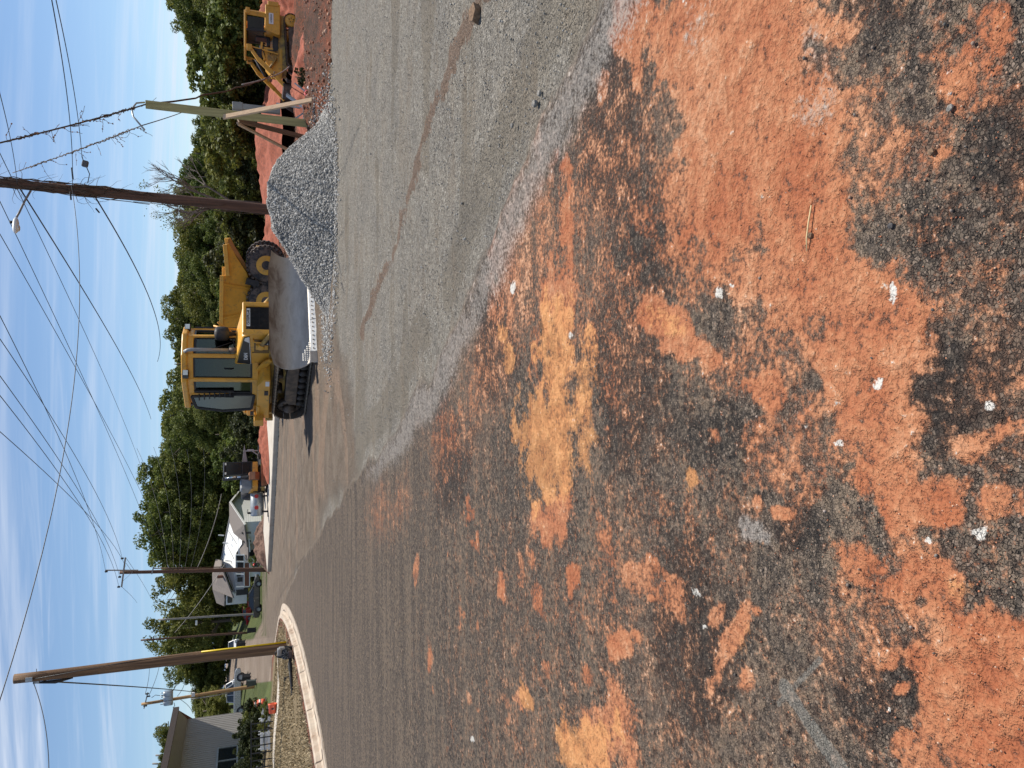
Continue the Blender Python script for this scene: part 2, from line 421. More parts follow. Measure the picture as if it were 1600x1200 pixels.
# ================================================================ GROUND
FK = [(2.5, 36.4), (-1.85, 41.8), (-7.5, 48.8), (-13.3, 56.6), (-6, 68), (3, 60), (3.0, 38)]
_H0 = H
def H(X, Y):
    X = np.asarray(X, float); Y = np.asarray(Y, float)
    z = _H0(X, Y)
    s = poly_sd(FK, X, Y)
    return z+.22*sstep(.05, .14, s)+.22*sstep(.3, 3.5, s)

bound = [(445, 938), (470, 880), (500, 832), (550, 755), (585, 715), (610, 680), (640, 630), (680, 570), (710, 500), (740, 430), (790, 335), (830, 240), (870, 150), (900, 80), (940, -20), (1010, -160)]
GB = [G(*b) for b in bound]
NONASP = [(p.x, p.y) for p in GB]+[(9, 1.5), (60, 1), (200, 30), (200, 400), (-200, 400), (-60, 60), (-22, 52), (-11.6, 40)]
def ipoly(pts, z=0): return [(G(x, y, z).x, G(x, y, z).y) for x, y in pts]
BROWN = ipoly([(450, 925), (500, 832), (520, 795), (553, 748), (548, 650), (536, 590), (524, 520), (519, 460), (514, 440)])+[(3.6, 17.5), (5, 30), (5, 60), (-30, 200), (-60, 200), (-40, 60), (-22, 50)]
REDZ = [(4.3, 16.9), (5.6, 15.75), (6.6, 15.5), (8, 15.45), (12, 15.0), (40, 13), (120, 20), (140, 140), (8, 140), (6, 60), (5.2, 32), (4.6, 22)]
CLAY = [(1130, 50, 160, 115, 0, 1), (1170, 200, 112, 130, 0, 1), (1130, 330, 85, 100, 0, .95), (1255, 345, 110, 85, 0, .95), (1190, 440, 130, 60, 0, .85), (1310, 450, 100, 80, 0, .9),
        (1330, 560, 78, 90, 0, .92), (1340, 660, 60, 70, 0, .9), (1370, 740, 80, 55, 0, .95), (1440, 800, 80, 60, 0, 1), (1345, 880, 62, 48, 0, .85), (1450, 910, 85, 60, 0, .95),
        (1540, 1030, 95, 100, .7, 1.1), (1580, 1150, 120, 110, 0, 1.1), (1460, 1180, 90, 40, 0, .8), (1540, 70, 45, 70, 0, .75), (1500, 130, 60, 50, 0, .7),
        (1035, 495, 48, 26, .6, 1), (1085, 545, 50, 32, .7, 1), (1200, 612, 42, 36, 0, .9), (885, 345, 13, 75, 0, 1), (865, 470, 26, 60, 0, .9), (868, 600, 44, 130, 0, .66), (976, 1008, 24, 34, 0, 1.1),
        (1140, 1010, 13, 62, .45, .95), (1165, 1065, 13, 20, 0, .9), (1383, 1030, 24, 24, 0, 1), (1437, 1025, 27, 22, 0, 1), (1405, 1075, 14, 14, 0, 1), (1408, 1155, 17, 17, 0, 1),
        (1000, 30, 50, 60, 0, .9), (925, 1140, 55, 70, 0, .85), (865, 815, 42, 45, 0, .9), (790, 400, 42, 95, 0, .62), (835, 300, 25, 90, 0, .6), (800, 470, 30, 60, 0, .66),
        (1400, 230, 95, 130, 0, .60), (1440, 90, 60, 40, 0, .55), (1213, 800, 20, 15, .6, 1), (1183, 955, 10, 12, 0, .9), 
        (1270, 640, 60, 60, 0, .62), (1200, 740, 70, 50, 0, .6), (1480, 240, 50, 20, 0, .7), (1540, 300, 40, 30, 0, .6), (1120, 960, 10, 20, .4, .85), (1018, 935, 8, 8, 0, 1), (895, 900, 14, 26, 0, .9), 
        (782, 920, 8, 22, 0, .95), (672, 1035, 5, 22, 0, .8), (650, 890, 4, 25, 0, .7), (960, 880, 50, 50, 0, .45), (1300, 1000, 60, 40, 0, .5), (985, 1130, 12, 60, 0, .7),
        (1560, 790, 60, 40, 0, .7), (1530, 690, 70, 22, -.5, .75), (1540, 600, 30, 30, 0, .5), (920, 1060, 12, 25, 0, .8), (1060, 320, 40, 80, 0, .7), (1010, 350, 30, 40, 0, .45), (940, 420, 40, 50, 0, .5)]
SAND = [(862, 540, 26, 70, 0, 1), (845, 660, 40, 60, 0, 1), (872, 640, 26, 120, 0, 1), (868, 600, 26, 105, 0, 1), (850, 710, 36, 80, .1, 1), (905, 640, 22, 100, 0, .8), (1080, 745, 9, 22, 0, 1), (792, 560, 8, 22, 0, .9), (785, 520, 8, 14, 0, .9), (905, 1160, 40, 60, 0, 1), (822, 1090, 10, 22, -.4, 1), (1192, 848, 6, 10, 0, 1), (1040, 500, 34, 14, .6, .6), (1160, 1010, 12, 30, .4, .4), (1500, 920, 40, 22, 0, .35)]
DARK = [(1490, 620, 75, 90, 0, 1), (1440, 640, 40, 60, 0, .8), (950, 200, 50, 170, 0, .9), (975, 600, 45, 150, 0, .7), (770, 530, 28, 70, 0, 1), (1430, 1050, 65, 50, 0, .95), (1240, 830, 40, 40, 0, .8), (1010, 380, 60, 90, 0, .7),
        (1360, 40, 50, 60, 0, .6), (1560, 250, 60, 100, 0, .8), (1480, 350, 60, 70, 0, .5), (1100, 1060, 40, 100, .3, .9), (1060, 960, 40, 120, 0, .8), (700, 720, 25, 80, 0, .7), (1350, 1090, 50, 60, 0, .6), (1110, 680, 60, 60, 0, .5), (1560, 480, 60, 60, 0, .3)]
DUSTB = [(1180, 830, 45, 20, .7, .9), (1100, 0, 30, 60, 0, .3), (1275, 130, 30, 70, 0, .42), (1265, 70, 20, 40, 0, .4), (1085, 50, 14, 40, 0, .45)]
GSTR = [(1225, 1075, 1320, 1215, 13, .9), (1215, 1100, 1280, 1030, 5, .6), (740, 930, 780, 900, 3, .35), (720, 1010, 755, 985, 3, .35), (1490, 980, 1600, 870, 20, -.0)]
WHITE = [(1126, 458, 10, 14, 0, 1), (1144, 446, 5, 5, 0, 1), (1532, 836, 20, 18, 0, 1), (1451, 843, 7, 8, 0, 1), (1396, 458, 6, 14, 0, .9), (1315, 692, 9, 8, 0, .9), (1261, 666, 6, 7, 0, .9), (1370, 600, 8, 7, 0, .7), (1548, 635, 7, 8, 0, .9), (1395, 445, 5, 6, 0, .9),
         (739, 1155, 4, 6, 0, 1), (1087, 925, 8, 4, .9, .9), (1388, 1110, 5, 5, 0, .8), (800, 450, 4, 7, 0, .8), (890, 525, 4, 6, 0, .8), (1480, 110, 5, 6, 0, .6), (1070, 0, 6, 6, 0, .5), (1100, 980, 5, 5, 0, .7)]
def blobs(LST, X, Y, wob=0, hard=1.0):
    out = np.zeros(X.shape)
    for (x, y, rx, ry, rot, s) in LST:
        c = G(x, y); a = G(x+1, y)-c; b = G(x, y+1)-c
        det = a.x*b.y-b.x*a.y
        dx = X-c.x; dy = Y-c.y
        lim = max(rx*a.length, ry*b.length)*3.2
        mk = (abs(dx) < lim) & (abs(dy) < lim)
        if not mk.any(): continue
        u = (dx[mk]*b.y-dy[mk]*b.x)/det; v = (-dx[mk]*a.y+dy[mk]*a.x)/det
        cr, sr = math.cos(rot), math.sin(rot)
        uu = (u*cr+v*sr)/rx; vv = (-u*sr+v*cr)/ry
        q = np.sqrt(uu*uu+vv*vv)
        q = q+(wob[mk] if isinstance(wob, np.ndarray) else wob)
        val = s*(1-sstep(.55, 1.45, q)) if hard else s*np.exp(-q*q)
        out[mk] = np.maximum(out[mk], val)
    return out

def build_ground():
    d = R(40)
    an = np.concatenate([np.linspace(-pi, -d, 40)[:-1], np.linspace(-d, d, 760), np.linspace(d, pi, 40)[1:]])[:-1]
    ra = np.concatenate([[.05, .3, .6], np.geomspace(.85, 60, 560), np.geomspace(60, 320, 70)[1:], np.geomspace(320, 6000, 12)[1:]])
    A, Rr = np.meshgrid(an, ra); X = (Rr*np.sin(A)).ravel(); Y = (Rr*np.cos(A)).ravel()
    na, nr = len(an), len(ra)
    sdn = poly_sd(NONASP, X, Y)+(fbm(X*1.6, Y*1.6, 4, 2)-.5)*.35
    sdi = poly_sd(ISL, X, Y)
    sdb = poly_sd(BROWN, X, Y)+(fbm(X*.8, Y*.5, 5, 4)-.5)*2.6
    sdr = poly_sd(REDZ, X, Y)+(fbm(X*1.4, Y*1.4, 4, 8)-.5)*.5
    sdf = poly_sd(FK, X, Y)
    r = X/np.maximum(Y, 1)
    na_ = sstep(-.06, .06, sdn)*(sdi < 0)
    brown = sstep(-.5, .5, sdb)
    redz = sstep(-.08, .08, sdr)
    # shallow relief
    Z = H(X, Y)
    near = 1-sstep(45, 60, Rr.ravel())
    rel = (fbm(X*2.2, Y*2.2, 5, 11)-.5)
    grooves = (vnoise(X*.35+Y*.06, Y*5.5-X*.3, 21)-.5)
    Z = Z+near*(na_*(1-redz)*(rel*.055+grooves*.022+(fbm(X*9, Y*9, 3, 12)-.5)*.022*(Y < 22))-na_*.012*(1-brown)+(1-na_)*(sdi < 0)*(fbm(X*.8, Y*.8, 3, 31)-.5)*.03)
    # kerb of spread fines along the edge of the gravel
    lip = np.exp(-((sdn+.10)/.10)**2); Z = Z+.012*lip*near*(sdi < 0)
    wob = (fbm(X*2.6, Y*2.6, 6, 14)-.5)*1.9+(fbm(X*11, Y*11, 5, 15)-.5)*1.7*np.clip(1.6-np.hypot(X, Y)/8, .25, 1)
    asp = (1-na_)
    clay = blobs(CLAY, X, Y, wob)*asp
    soft = [(1190, 560, 120, 110, 0, .56), (1250, 700, 120, 100, 0, .54), (1330, 240, 150, 160, 0, .54), (1500, 460, 90, 90, 0, .40), (1120, 800, 120, 130, 0, .36), (1340, 960, 150, 120, 0, .48), (1560, 640, 60, 200, 0, .40), (1010, 280, 70, 160, 0, .44), (930, 480, 90, 150, 0, .46), (1100, 400, 90, 90, 0, .6), (960, 900, 80, 200, 0, .40), (880, 960, 50, 240, 0, .34), (1290, 480, 160, 120, 0, .62), (1420, 900, 150, 90, 0, .60), (800, 330, 50, 200, 0, .50)]
    clay = np.maximum(clay, blobs(soft, X, Y, wob*.7)*asp)
    # scattered small smears
    sm = fbm(X*2.4+3, Y*1.7, 5, 40); clay = np.maximum(clay, sstep(.66, .76, sm)*.7*asp*(1-sstep(3.5, 9, Y)))
    sm2 = fbm(X*5+3, Y*4.3, 4, 47); clay = np.maximum(clay, sstep(.71, .80, sm2)*.7*asp*(1-sstep(5, 11, Y)))
    base_dust = (.08+.42*fbm(X*.7, Y*.9, 5, 50))*(1-sstep(5, 10, Y)); clay = np.maximum(clay, base_dust*asp*(1-.6*sstep(0, 7, -X-.2*Y)))
    fringe = np.exp(-((sdn+.75)/.55)**2)*.52*sstep(0, .6, fbm(X*1.2, Y*1.2, 4, 55))*(1-sstep(9, 13, Y)); clay = np.maximum(clay, fringe*asp)
    sand = blobs(SAND, X, Y, wob)*asp
    dark = blobs(DARK, X, Y, wob*.8)*asp
    dust = np.maximum(blobs(DUSTB, X, Y, wob*.6), .85*np.exp(-((sdn+.20)/.24)**2)*sstep(.25, .6, fbm(X*.9, Y*.9, 4, 60)+.15)*(1-sstep(8.5, 13, Y)))*asp
    gs = np.zeros(X.shape)
    for (x0, y0, x1, y1, wd, s) in GSTR:
        a = G(x0, y0); b = G(x1, y1); ex, ey = b.x-a.x, b.y-a.y
        t = np.clip(((X-a.x)*ex+(Y-a.y)*ey)/(ex*ex+ey*ey), 0, 1); dd = np.hypot(X-a.x-ex*t, Y-a.y-ey*t); wm = wd*(G(x0+1, y0)-a).length
        gs = np.maximum(gs, s*(1-sstep(.5, 1.1, dd/wm+wob*.25)))
    wh = blobs(WHITE, X, Y, wob*1.0)*asp
    # brown line of fines in the gravel
    bl = [G(*q) for q in ((765, -20), (735, 30), (700, 110), (665, 210), (640, 300), (612, 390), (590, 450), (565, 520))]
    bd = np.full(X.shape, 9.)
    for a, b in zip(bl, bl[1:]):
        ex, ey = b.x-a.x, b.y-a.y; t = np.clip(((X-a.x)*ex+(Y-a.y)*ey)/(ex*ex+ey*ey), 0, 1); bd = np.minimum(bd, np.hypot(X-a.x-ex*t, Y-a.y-ey*t))
    bstripe = .85*(1-sstep(.02, .24, bd+wob*.16))*sstep(.32, .5, fbm(X*1.1, Y*1.1, 3, 70)+.08)
    Z = Z+.03*bstripe*(fbm(X*6, Y*6, 3, 71))
    # smooth, finer strip
    fine = np.maximum(np.exp(-((sdn-.45)/.30)**2)*sstep(.38, .55, fbm(X*.6, Y*.6, 3, 75)), .0)
    fine = np.maximum(fine, sstep(.56, .66, fbm(X*.35, Y*1.6, 4, 77))*.8)*na_
    # tyre arcs in the brown dirt
    arc = np.zeros(X.shape)
    for (x, y, rr, wd) in ((470, 790, 5.0, .35), (470, 860, 7.5, .4), (455, 800, 3.6, .3), (520, 760, 2.2, .25), (450, 850, 6.0, .3), (500, 560, 6, .2)):
        c = G(x, y); q = np.hypot(X-c.x, (Y-c.y)); arc = np.maximum(arc, np.exp(-((q-rr)/wd)**2)*(X-c.x > -.3*rr))
    arc = arc*brown*na_
    straight = sstep(.60, .72, vnoise(X*.25+1, (Y*.78+X*.62)*1.15, 81))*brown*na_*sstep(-30, -2, -Y+30)
    Z = Z+near*brown*na_*(-.02*arc)
    stripe = brown*np.clip(arc*.8+straight*.5, 0, 1)
    drygrass = sstep(.55, .75, sdi)*(1-.85*np.exp(-((sdi-.8)/.35)**2)*sstep(.3, .5, fbm(X*.5, Y*.5, 3, 83)+.1))
    drygrass = drygrass*(1-sstep(44, 52, Y))
    redin = sstep(.5, .6, sdi)*(1-drygrass)*(Y < 50)
    green = np.maximum(sstep(-.323, -.318, r)*sstep(88, 92, Y), (r < -.374)*sstep(44, 50, Y))*(r < -.05)
    green = np.maximum(green, sstep(.02, .4, (fbm(X*.3, Y*.3, 3, 90)-.42))*(r > -.318)*(r < -.2)*sstep(66, 70, Y))
    green = np.maximum(green, (r >= -.05)*sstep(62, 72, Y)*.6)*(sdf < 0)
    drive = ((r >= -.374) & (r <= -.320) & (Y > 52))*1.0*(1-green)
    redf = np.maximum(redz, np.maximum(redin, sstep(2.5, 4.5, sdf)*.9))
    gvl = na_*(1-redf)*(1-brown)*(1-green)
    brn = na_*(1-redf)*brown*(1-green)*(1-drive)
    cols = {'zone_a': (clay, gvl, brn, sand), 'zone_b': (drygrass*(1-green), green, redf, dust), 'zone_c': (dark, fine, np.maximum(bstripe*na_, stripe), gs), 'zone_d': (wh, drive, arc, na_)}
    V = np.stack([X, Y, Z], 1)
    i = np.arange(nr-1)[:, None]*na; j = np.arange(na)[None, :]; j2 = (j+1) % na
    Fc = np.stack([i+j, i+na+j, i+na+j2, i+j2], -1).reshape(-1, 4)
    o = npmesh('ground', V, Fc, [], smooth=True)
    for k, ch in cols.items():
        at_ = o.data.color_attributes.new(k, 'FLOAT_COLOR', 'POINT')
        at_.data.foreach_set('color', np.stack([np.broadcast_to(c, X.shape) for c in ch], 1).astype(np.float32).ravel())
    return tag(o, kind='structure')
ground = build_ground()

def groundmat():
    m, nt, b = newmat('ground_surfaces'); v = objvec(nt)
    def at_(name):
        a = nt.nodes.new('ShaderNodeAttribute'); a.attribute_name = name; s = nt.nodes.new('ShaderNodeSeparateColor'); L(nt, a.outputs['Color'], s.inputs[0])
        return s.outputs[0], s.outputs[1], s.outputs[2], a.outputs['Alpha']
    clay, gvl, brn, sand = at_('zone_a'); dry, green, redf, dust = at_('zone_b'); dark, fine, stripe, gs = at_('zone_c'); wh, drive, arc, nonasp = at_('zone_d')
    nL = noise(nt, v, 1.3, 4, .6); nM = noise(nt, v, 9, 4, .65); nF = noise(nt, v, 45, 4, .7); nU = noise(nt, v, 190, 2, .7)
    def off(n, k): return M(nt, 'MULTIPLY', M(nt, 'SUBTRACT', n, .5), k)
    def thr(mask, k1=.9, k2=1.3, lo=.42, hi=.58, n1=nM, n2=nF): return ss(nt, M(nt, 'ADD', mask, M(nt, 'ADD', off(n1, k1), off(n2, k2))), lo, hi)
    # --- asphalt
    vv = nt.nodes.new('ShaderNodeVectorMath'); vv.operation = 'ADD'
    nv = nt.nodes.new('ShaderNodeTexNoise'); nv.inputs['Scale'].default_value = 90; nv.inputs['Detail'].default_value = 3; L(nt, v, nv.inputs['Vector'])
    vs = nt.nodes.new('ShaderNodeVectorMath'); vs.operation = 'SCALE'; vs.inputs['Scale'].default_value = .010; L(nt, nv.outputs['Color'], vs.inputs[0]); L(nt, v, vv.inputs[0]); L(nt, vs.outputs[0], vv.inputs[1])
    vo = voro(nt, vv.outputs[0], 105); ve = voro(nt, vv.outputs[0], 105, 'DISTANCE_TO_EDGE')
    sc = nt.nodes.new('ShaderNodeSeparateColor'); L(nt, vo.outputs['Color'], sc.inputs[0])
    stone = ramp(nt, sc.outputs[0], [(0, (.040, .034, .030)), (.4, (.085, .068, .054)), (.75, (.15, .115, .085)), (1, (.26, .20, .155))])
    gap = ss(nt, M(nt, 'ADD', ve.outputs['Distance'], off(nF, .5)), -.10, .16)
    mps = nt.nodes.new('ShaderNodeMapping'); mps.inputs['Scale'].default_value = (.42, 3.4, 1); mps.inputs['Rotation'].default_value = (0, 0, R(-7)); L(nt, v, mps.inputs[0])
    nS = noise(nt, mps.outputs[0], 1.0, 6, .68)
    asp = mixc(nt, M(nt, 'ADD', gap, 0, clamp=True), (.026, .022, .019), stone)
    dustb = ss(nt, M(nt, 'ADD', M(nt, 'ADD', off(nS, 3.2), M(nt, 'ADD', off(nL, .8), off(nM, 1.2))), M(nt, 'ADD', off(nF, 1.9), M(nt, 'MULTIPLY', dark, -.75))), -.62, .55)
    asp = mixc(nt, M(nt, 'MULTIPLY', dustb, .66), asp, ramp(nt, nF, [(.3, (.108, .082, .062)), (.7, (.185, .140, .104))]))
    asp = mixc(nt, M(nt, 'MULTIPLY', dark, .40), asp, (.020, .017, .016))
    nK = noise(nt, v, 24, 4, .72)
    mott = ss(nt, M(nt, 'ADD', nK, M(nt, 'ADD', off(nM, .9), M(nt, 'ADD', off(nS, .9), M(nt, 'MULTIPLY', dark, -.30)))), .47, .62)
    asp = mixc(nt, M(nt, 'MULTIPLY', mott, .62), asp, ramp(nt, nF, [(.3, (.165, .122, .085)), (.7, (.31, .232, .162))]))
    hole = ss(nt, M(nt, 'ADD', nK, M(nt, 'ADD', off(nM, -.6), M(nt, 'MULTIPLY', dark, -.14))), .47, .37); asp = mixc(nt, M(nt, 'MULTIPLY', hole, .75), asp, (.022, .018, .016))
    sp = ss(nt, M(nt, 'ADD', nU, off(nF, .3)), .67, .74); asp = mixc(nt, M(nt, 'MULTIPLY', sp, .6), asp, (.30, .27, .24))
    # --- clay
    cl = ramp(nt, M(nt, 'ADD', M(nt, 'ADD', M(nt, 'MULTIPLY', nL, .38), M(nt, 'MULTIPLY', nS, .14)), M(nt, 'ADD', M(nt, 'MULTIPLY', nM, .30), M(nt, 'MULTIPLY', nF, .24))), [(.40, (.25, .070, .030)), (.48, (.37, .118, .050)), (.555, (.45, .185, .088)), (.61, (.53, .26, .14)), (.68, (.62, .38, .24))])
    cl = mixc(nt, M(nt, 'MULTIPLY', ss(nt, nU, .58, .72), .5), cl, (.24, .07, .035))
    film = ss(nt, M(nt, 'ADD', clay, M(nt, 'ADD', off(nM, .9), off(nL, .5))), .12, .75)
    asp = mixc(nt, M(nt, 'MULTIPLY', film, .38), asp, (.25, .125, .072))
    clf = thr(clay, 1.5, 1.9, .36, .86)
    col = mixc(nt, M(nt, 'MULTIPLY', clf, .94), asp, cl)
    sdc = ramp(nt, nM, [(.3, (.50, .20, .075)), (.7, (.64, .32, .13))])
    col = mixc(nt, M(nt, 'MULTIPLY', thr(sand, 1.6, 1.8, .25, .95), .9), col, sdc)
    grd = ramp(nt, nF, [(.3, (.22, .195, .17)), (.7, (.40, .36, .32))])
    col = mixc(nt, M(nt, 'MULTIPLY', thr(dust, 1.4, 1.8, .30, .95), .8), col, grd)
    col = mixc(nt, M(nt, 'MULTIPLY', thr(gs, .5, .8, .35, .7), .75), col, (.20, .19, .165))
    # --- gravel
    g1 = voro(nt, vv.outputs[0], 46); g2 = voro(nt, v, 120); s1 = nt.nodes.new('ShaderNodeSeparateColor'); L(nt, g1.outputs['Color'], s1.inputs[0]); s2 = nt.nodes.new('ShaderNodeSeparateColor'); L(nt, g2.outputs['Color'], s2.inputs[0])
    ga = ramp(nt, s1.outputs[0], [(0, (.16, .145, .125)), (.5, (.265, .245, .215)), (1, (.42, .395, .355))])
    gb = ramp(nt, s2.outputs[0], [(0, (.18, .163, .142)), (1, (.35, .325, .285))])
    gc = mixc(nt, ss(nt, M(nt, 'ADD', nF, off(nM, .5)), .44, .60), ga, gb)
    gc = mixc(nt, M(nt, 'MULTIPLY', thr(fine, .8, .5, .35, .7), .8), gc, ramp(nt, nF, [(.3, (.185, .163, .132)), (.7, (.24, .213, .175))]))
    gc = mixc(nt, 1.0, gc, ramp(nt, nL, [(.3, (1.0, .98, .95)), (.7, (1.36, 1.31, 1.22))]), 'MULTIPLY')
    fib = ss(nt, M(nt, 'ADD', nS, off(nL, .5)), .50, .66); gc = mixc(nt, M(nt, 'MULTIPLY', fib, .45), gc, (.25, .195, .14)); gc = mixc(nt, M(nt, 'MULTIPLY', ss(nt, M(nt, 'ADD', nK, off(nF, .5)), .43, .33), .55), gc, (.11, .10, .09))
    gc = mixc(nt, M(nt, 'MULTIPLY', thr(stripe, 1.0, .8), .8), gc, ramp(nt, nF, [(.3, (.14, .085, .055)), (.7, (.28, .18, .12))]))
    col = mixc(nt, gvl, col, gc)
    bc = ramp(nt, M(nt, 'ADD', M(nt, 'MULTIPLY', nL, .5), M(nt, 'MULTIPLY', nF, .5)), [(.32, (.13, .095, .068)), (.5, (.235, .180, .132)), (.68, (.34, .275, .21))])
    bc = mixc(nt, M(nt, 'MULTIPLY', thr(stripe, .8, .5, .25, .85), .75), bc, ramp(nt, nM, [(.3, (.30, .19, .12)), (.7, (.40, .29, .21))]))
    col = mixc(nt, brn, col, bc)
    # --- dry grass underlay, lawn, red earth, driveway
    dg = ramp(nt, M(nt, 'ADD', M(nt, 'MULTIPLY', nM, .5), M(nt, 'MULTIPLY', nF, .5)), [(.34, (.09, .065, .03)), (.5, (.22, .16, .085)), (.66, (.42, .32, .19))])
    col = mixc(nt, dry, col, dg)
    rc = ramp(nt, M(nt, 'ADD', M(nt, 'MULTIPLY', nL, .45), M(nt, 'MULTIPLY', nM, .55)), [(.34, (.06, .038, .028)), (.46, (.13, .072, .046)), (.54, (.23, .085, .045)), (.61, (.32, .095, .045)), (.74, (.26, .17, .105))])
    col = mixc(nt, thr(redf, .3, .3, .4, .6), col, rc)
    lg = ramp(nt, noise(nt, v, 2.2, 5, .6), [(.3, (.060, .085, .022)), (.7, (.125, .14, .045))])
    col = mixc(nt, green, col, lg)
    mpd = nt.nodes.new('ShaderNodeMapping'); mpd.inputs['Scale'].default_value = (1, .12, 1); mpd.inputs['Rotation'].default_value = (0, 0, R(18)); L(nt, v, mpd.inputs[0])
    dc = ramp(nt, noise(nt, mpd.outputs[0], .9, 5, .6), [(.3, (.23, .17, .125)), (.7, (.32, .255, .20))])
    col = mixc(nt, drive, col, dc)
    col = mixc(nt, thr(wh, 1.6, 2.4, .45, .8), col, (.62, .58, .52))
    L(nt, col, b.inputs['Base Color']); b.inputs['Roughness'].default_value = .88; b.inputs['Specular IOR Level'].default_value = .25
    # --- bump
    ha = M(nt, 'MULTIPLY', gap, M(nt, 'SUBTRACT', 1.0, M(nt, 'MULTIPLY', clf, .82)))
    hs = M(nt, 'ADD', M(nt, 'MULTIPLY', ha, .7), M(nt, 'ADD', M(nt, 'MULTIPLY', nF, .8), M(nt, 'MULTIPLY', nU, .28)))
    hg = M(nt, 'ADD', M(nt, 'MULTIPLY', s1.outputs[0], .55), M(nt, 'ADD', M(nt, 'MULTIPLY', nF, 2.6), M(nt, 'MULTIPLY', M(nt, 'SUBTRACT', .6, g1.outputs['Distance']), 1.4)))
    hg = M(nt, 'MULTIPLY', hg, 2.6); hs = M(nt, 'SUBTRACT', hs, M(nt, 'MULTIPLY', hole, .35))
    mh = nt.nodes.new('ShaderNodeMix'); L(nt, nonasp, mh.inputs[0]); L(nt, hs, mh.inputs[2]); L(nt, hg, mh.inputs[3])
    b1 = nt.nodes.new('ShaderNodeBump'); b1.inputs['Strength'].default_value = 1; b1.inputs['Distance'].default_value = .009
    L(nt, mh.outputs[0], b1.inputs['Height'])
    b2 = nt.nodes.new('ShaderNodeBump'); b2.inputs['Strength'].default_value = .7; b2.inputs['Distance'].default_value = .08
    L(nt, nM, b2.inputs['Height']); L(nt, b1.outputs[0], b2.inputs['Normal'])
    L(nt, b2.outputs[0], b.inputs['Normal'])
    return m
ground.data.materials.append(groundmat())

# ---- kerbs
def sweep(name, path, prof, matl, zf=None, side=1):
    """profile (offset to the inside, height) swept along a ground path"""
    n = len(path); V = []; k = len(prof)
    for i, p in enumerate(path):
        d = (path[min(i+1, n-1)]-path[max(i-1, 0)]); d.z = 0; d.normalize(); nrm = Vector((-d.y, d.x, 0))*side
        z0 = zf(p) if zf else 0
        for (o, h) in prof: V.append((p.x+nrm.x*o, p.y+nrm.y*o, z0+h))
    Fc = [(i*k+j, i*k+(j+1) % k, (i+1)*k+(j+1) % k, (i+1)*k+j) for i in range(n-1) for j in range(k)]
    mb = MB(); mb.add(V, Fc+[tuple(range(k)), tuple(range((n-1)*k, n*k))[::-1]]); return mb
prof = [(0, -.12), (0, .030), (.30, .012), (.42, .022), (.45, .05), (.475, .150), (.50, .168), (.63, .168), (.65, .155), (.65, -.12)]
kr = sweep('kerb', KERB, prof, conc, side=1).build('kerb', conc); tag(kr, kind='structure')
gaps = MB()      # tooled joints across the kerb: thin dark slots
jm = mat('kerb_joint_dirt', (.12, .09, .07), .95)
acc = 0
for i in range(2, len(KERB)-1):
    acc += (KERB[i]-KERB[i-1]).length
    if acc > 2.6:
        acc = 0; d = (KERB[i+1]-KERB[i]).normalized(); nr_ = Vector((-d.y, d.x, 0))
        pr = [(.0, .036), (.30, .018), (.42, .028), (.445, .052), (.468, .155), (.50, .173), (.63, .173)]
        V = []
        for (o, h) in pr:
            for s_ in (-.02, .02): V.append(KERB[i]+nr_*o+d*s_+Vector((0, 0, h)))
        gaps.add(V, [(2*k, 2*k+1, 2*k+3, 2*k+2) for k in range(len(pr)-1)])
# dirty crack along the gutter joint
cv = []
for i, p in enumerate(KERB[:-18]):
    d = (KERB[i+1]-KERB[i]).normalized(); nr_ = Vector((-d.y, d.x, 0)); wv = .008+.022*random.random()**2
    for s_ in (-wv, wv): cv.append(p+nr_*(.31+s_+.02*math.sin(i*1.7))+Vector((0, 0, .024)))
gaps.add(cv, [(2*k, 2*k+1, 2*k+3, 2*k+2) for k in range(len(cv)//2-1) if random.random() < .8])
gaps.build('kerb_joints', jm, kr)
fkp = [Vector((x, y, 0)) for x, y in ((2.6, 36.3), (-1.85, 41.7), (-7.5, 48.7), (-13.4, 56.6))]
fkp = smooth_path(fkp, 5)
fk = sweep('far_kerb', fkp, [(0, -.1), (0, .25), (.04, .28), (.35, .30), (3.2, .50), (3.2, -.1)], conc2, side=-1).build('kerb', conc2); tag(fk, kind='structure')
# pavement behind the island
sw = [on(1215, 33.2), on(1150, 33.0), on(1110, 32.6), on(1080, 33.5), on(1055, 35.5), on(1035, 38)]
swp = smooth_path(sw, 6); V = []
for i, p in enumerate(swp):
    wd = 1.3+1.2*math.exp(-((i-18)/6)**2)
    V += [(p.x, p.y-.2, Hs(p.x, p.y)+.03), (p.x, p.y+wd, Hs(p.x, p.y+wd)+.04), (p.x, p.y-.2, Hs(p.x, p.y)-.1), (p.x, p.y+wd, Hs(p.x, p.y+wd)-.1)]
mb = MB(); n = len(swp); mb.add(V, [f for i in range(n-1) for f in ((4*i, 4*i+1, 4*i+5, 4*i+4), (4*i, 4*i+4, 4*i+6, 4*i+2), (4*i+1, 4*i+3, 4*i+7, 4*i+5))])
tag(mb.build('pavement', conc2), kind='structure')
# distant blue hills
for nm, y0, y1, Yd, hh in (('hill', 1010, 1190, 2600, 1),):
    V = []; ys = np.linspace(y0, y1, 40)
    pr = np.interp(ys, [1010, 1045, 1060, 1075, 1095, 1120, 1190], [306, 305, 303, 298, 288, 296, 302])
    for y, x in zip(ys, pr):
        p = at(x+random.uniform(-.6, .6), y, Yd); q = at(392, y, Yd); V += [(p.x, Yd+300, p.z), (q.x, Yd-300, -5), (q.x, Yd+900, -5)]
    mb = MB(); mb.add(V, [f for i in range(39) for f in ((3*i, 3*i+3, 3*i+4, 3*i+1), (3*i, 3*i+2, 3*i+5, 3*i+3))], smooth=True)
    tag(mb.build('hill', mat('hazy_hill', (.16, .22, .33), 1, 0, .1, .002)), kind='structure')

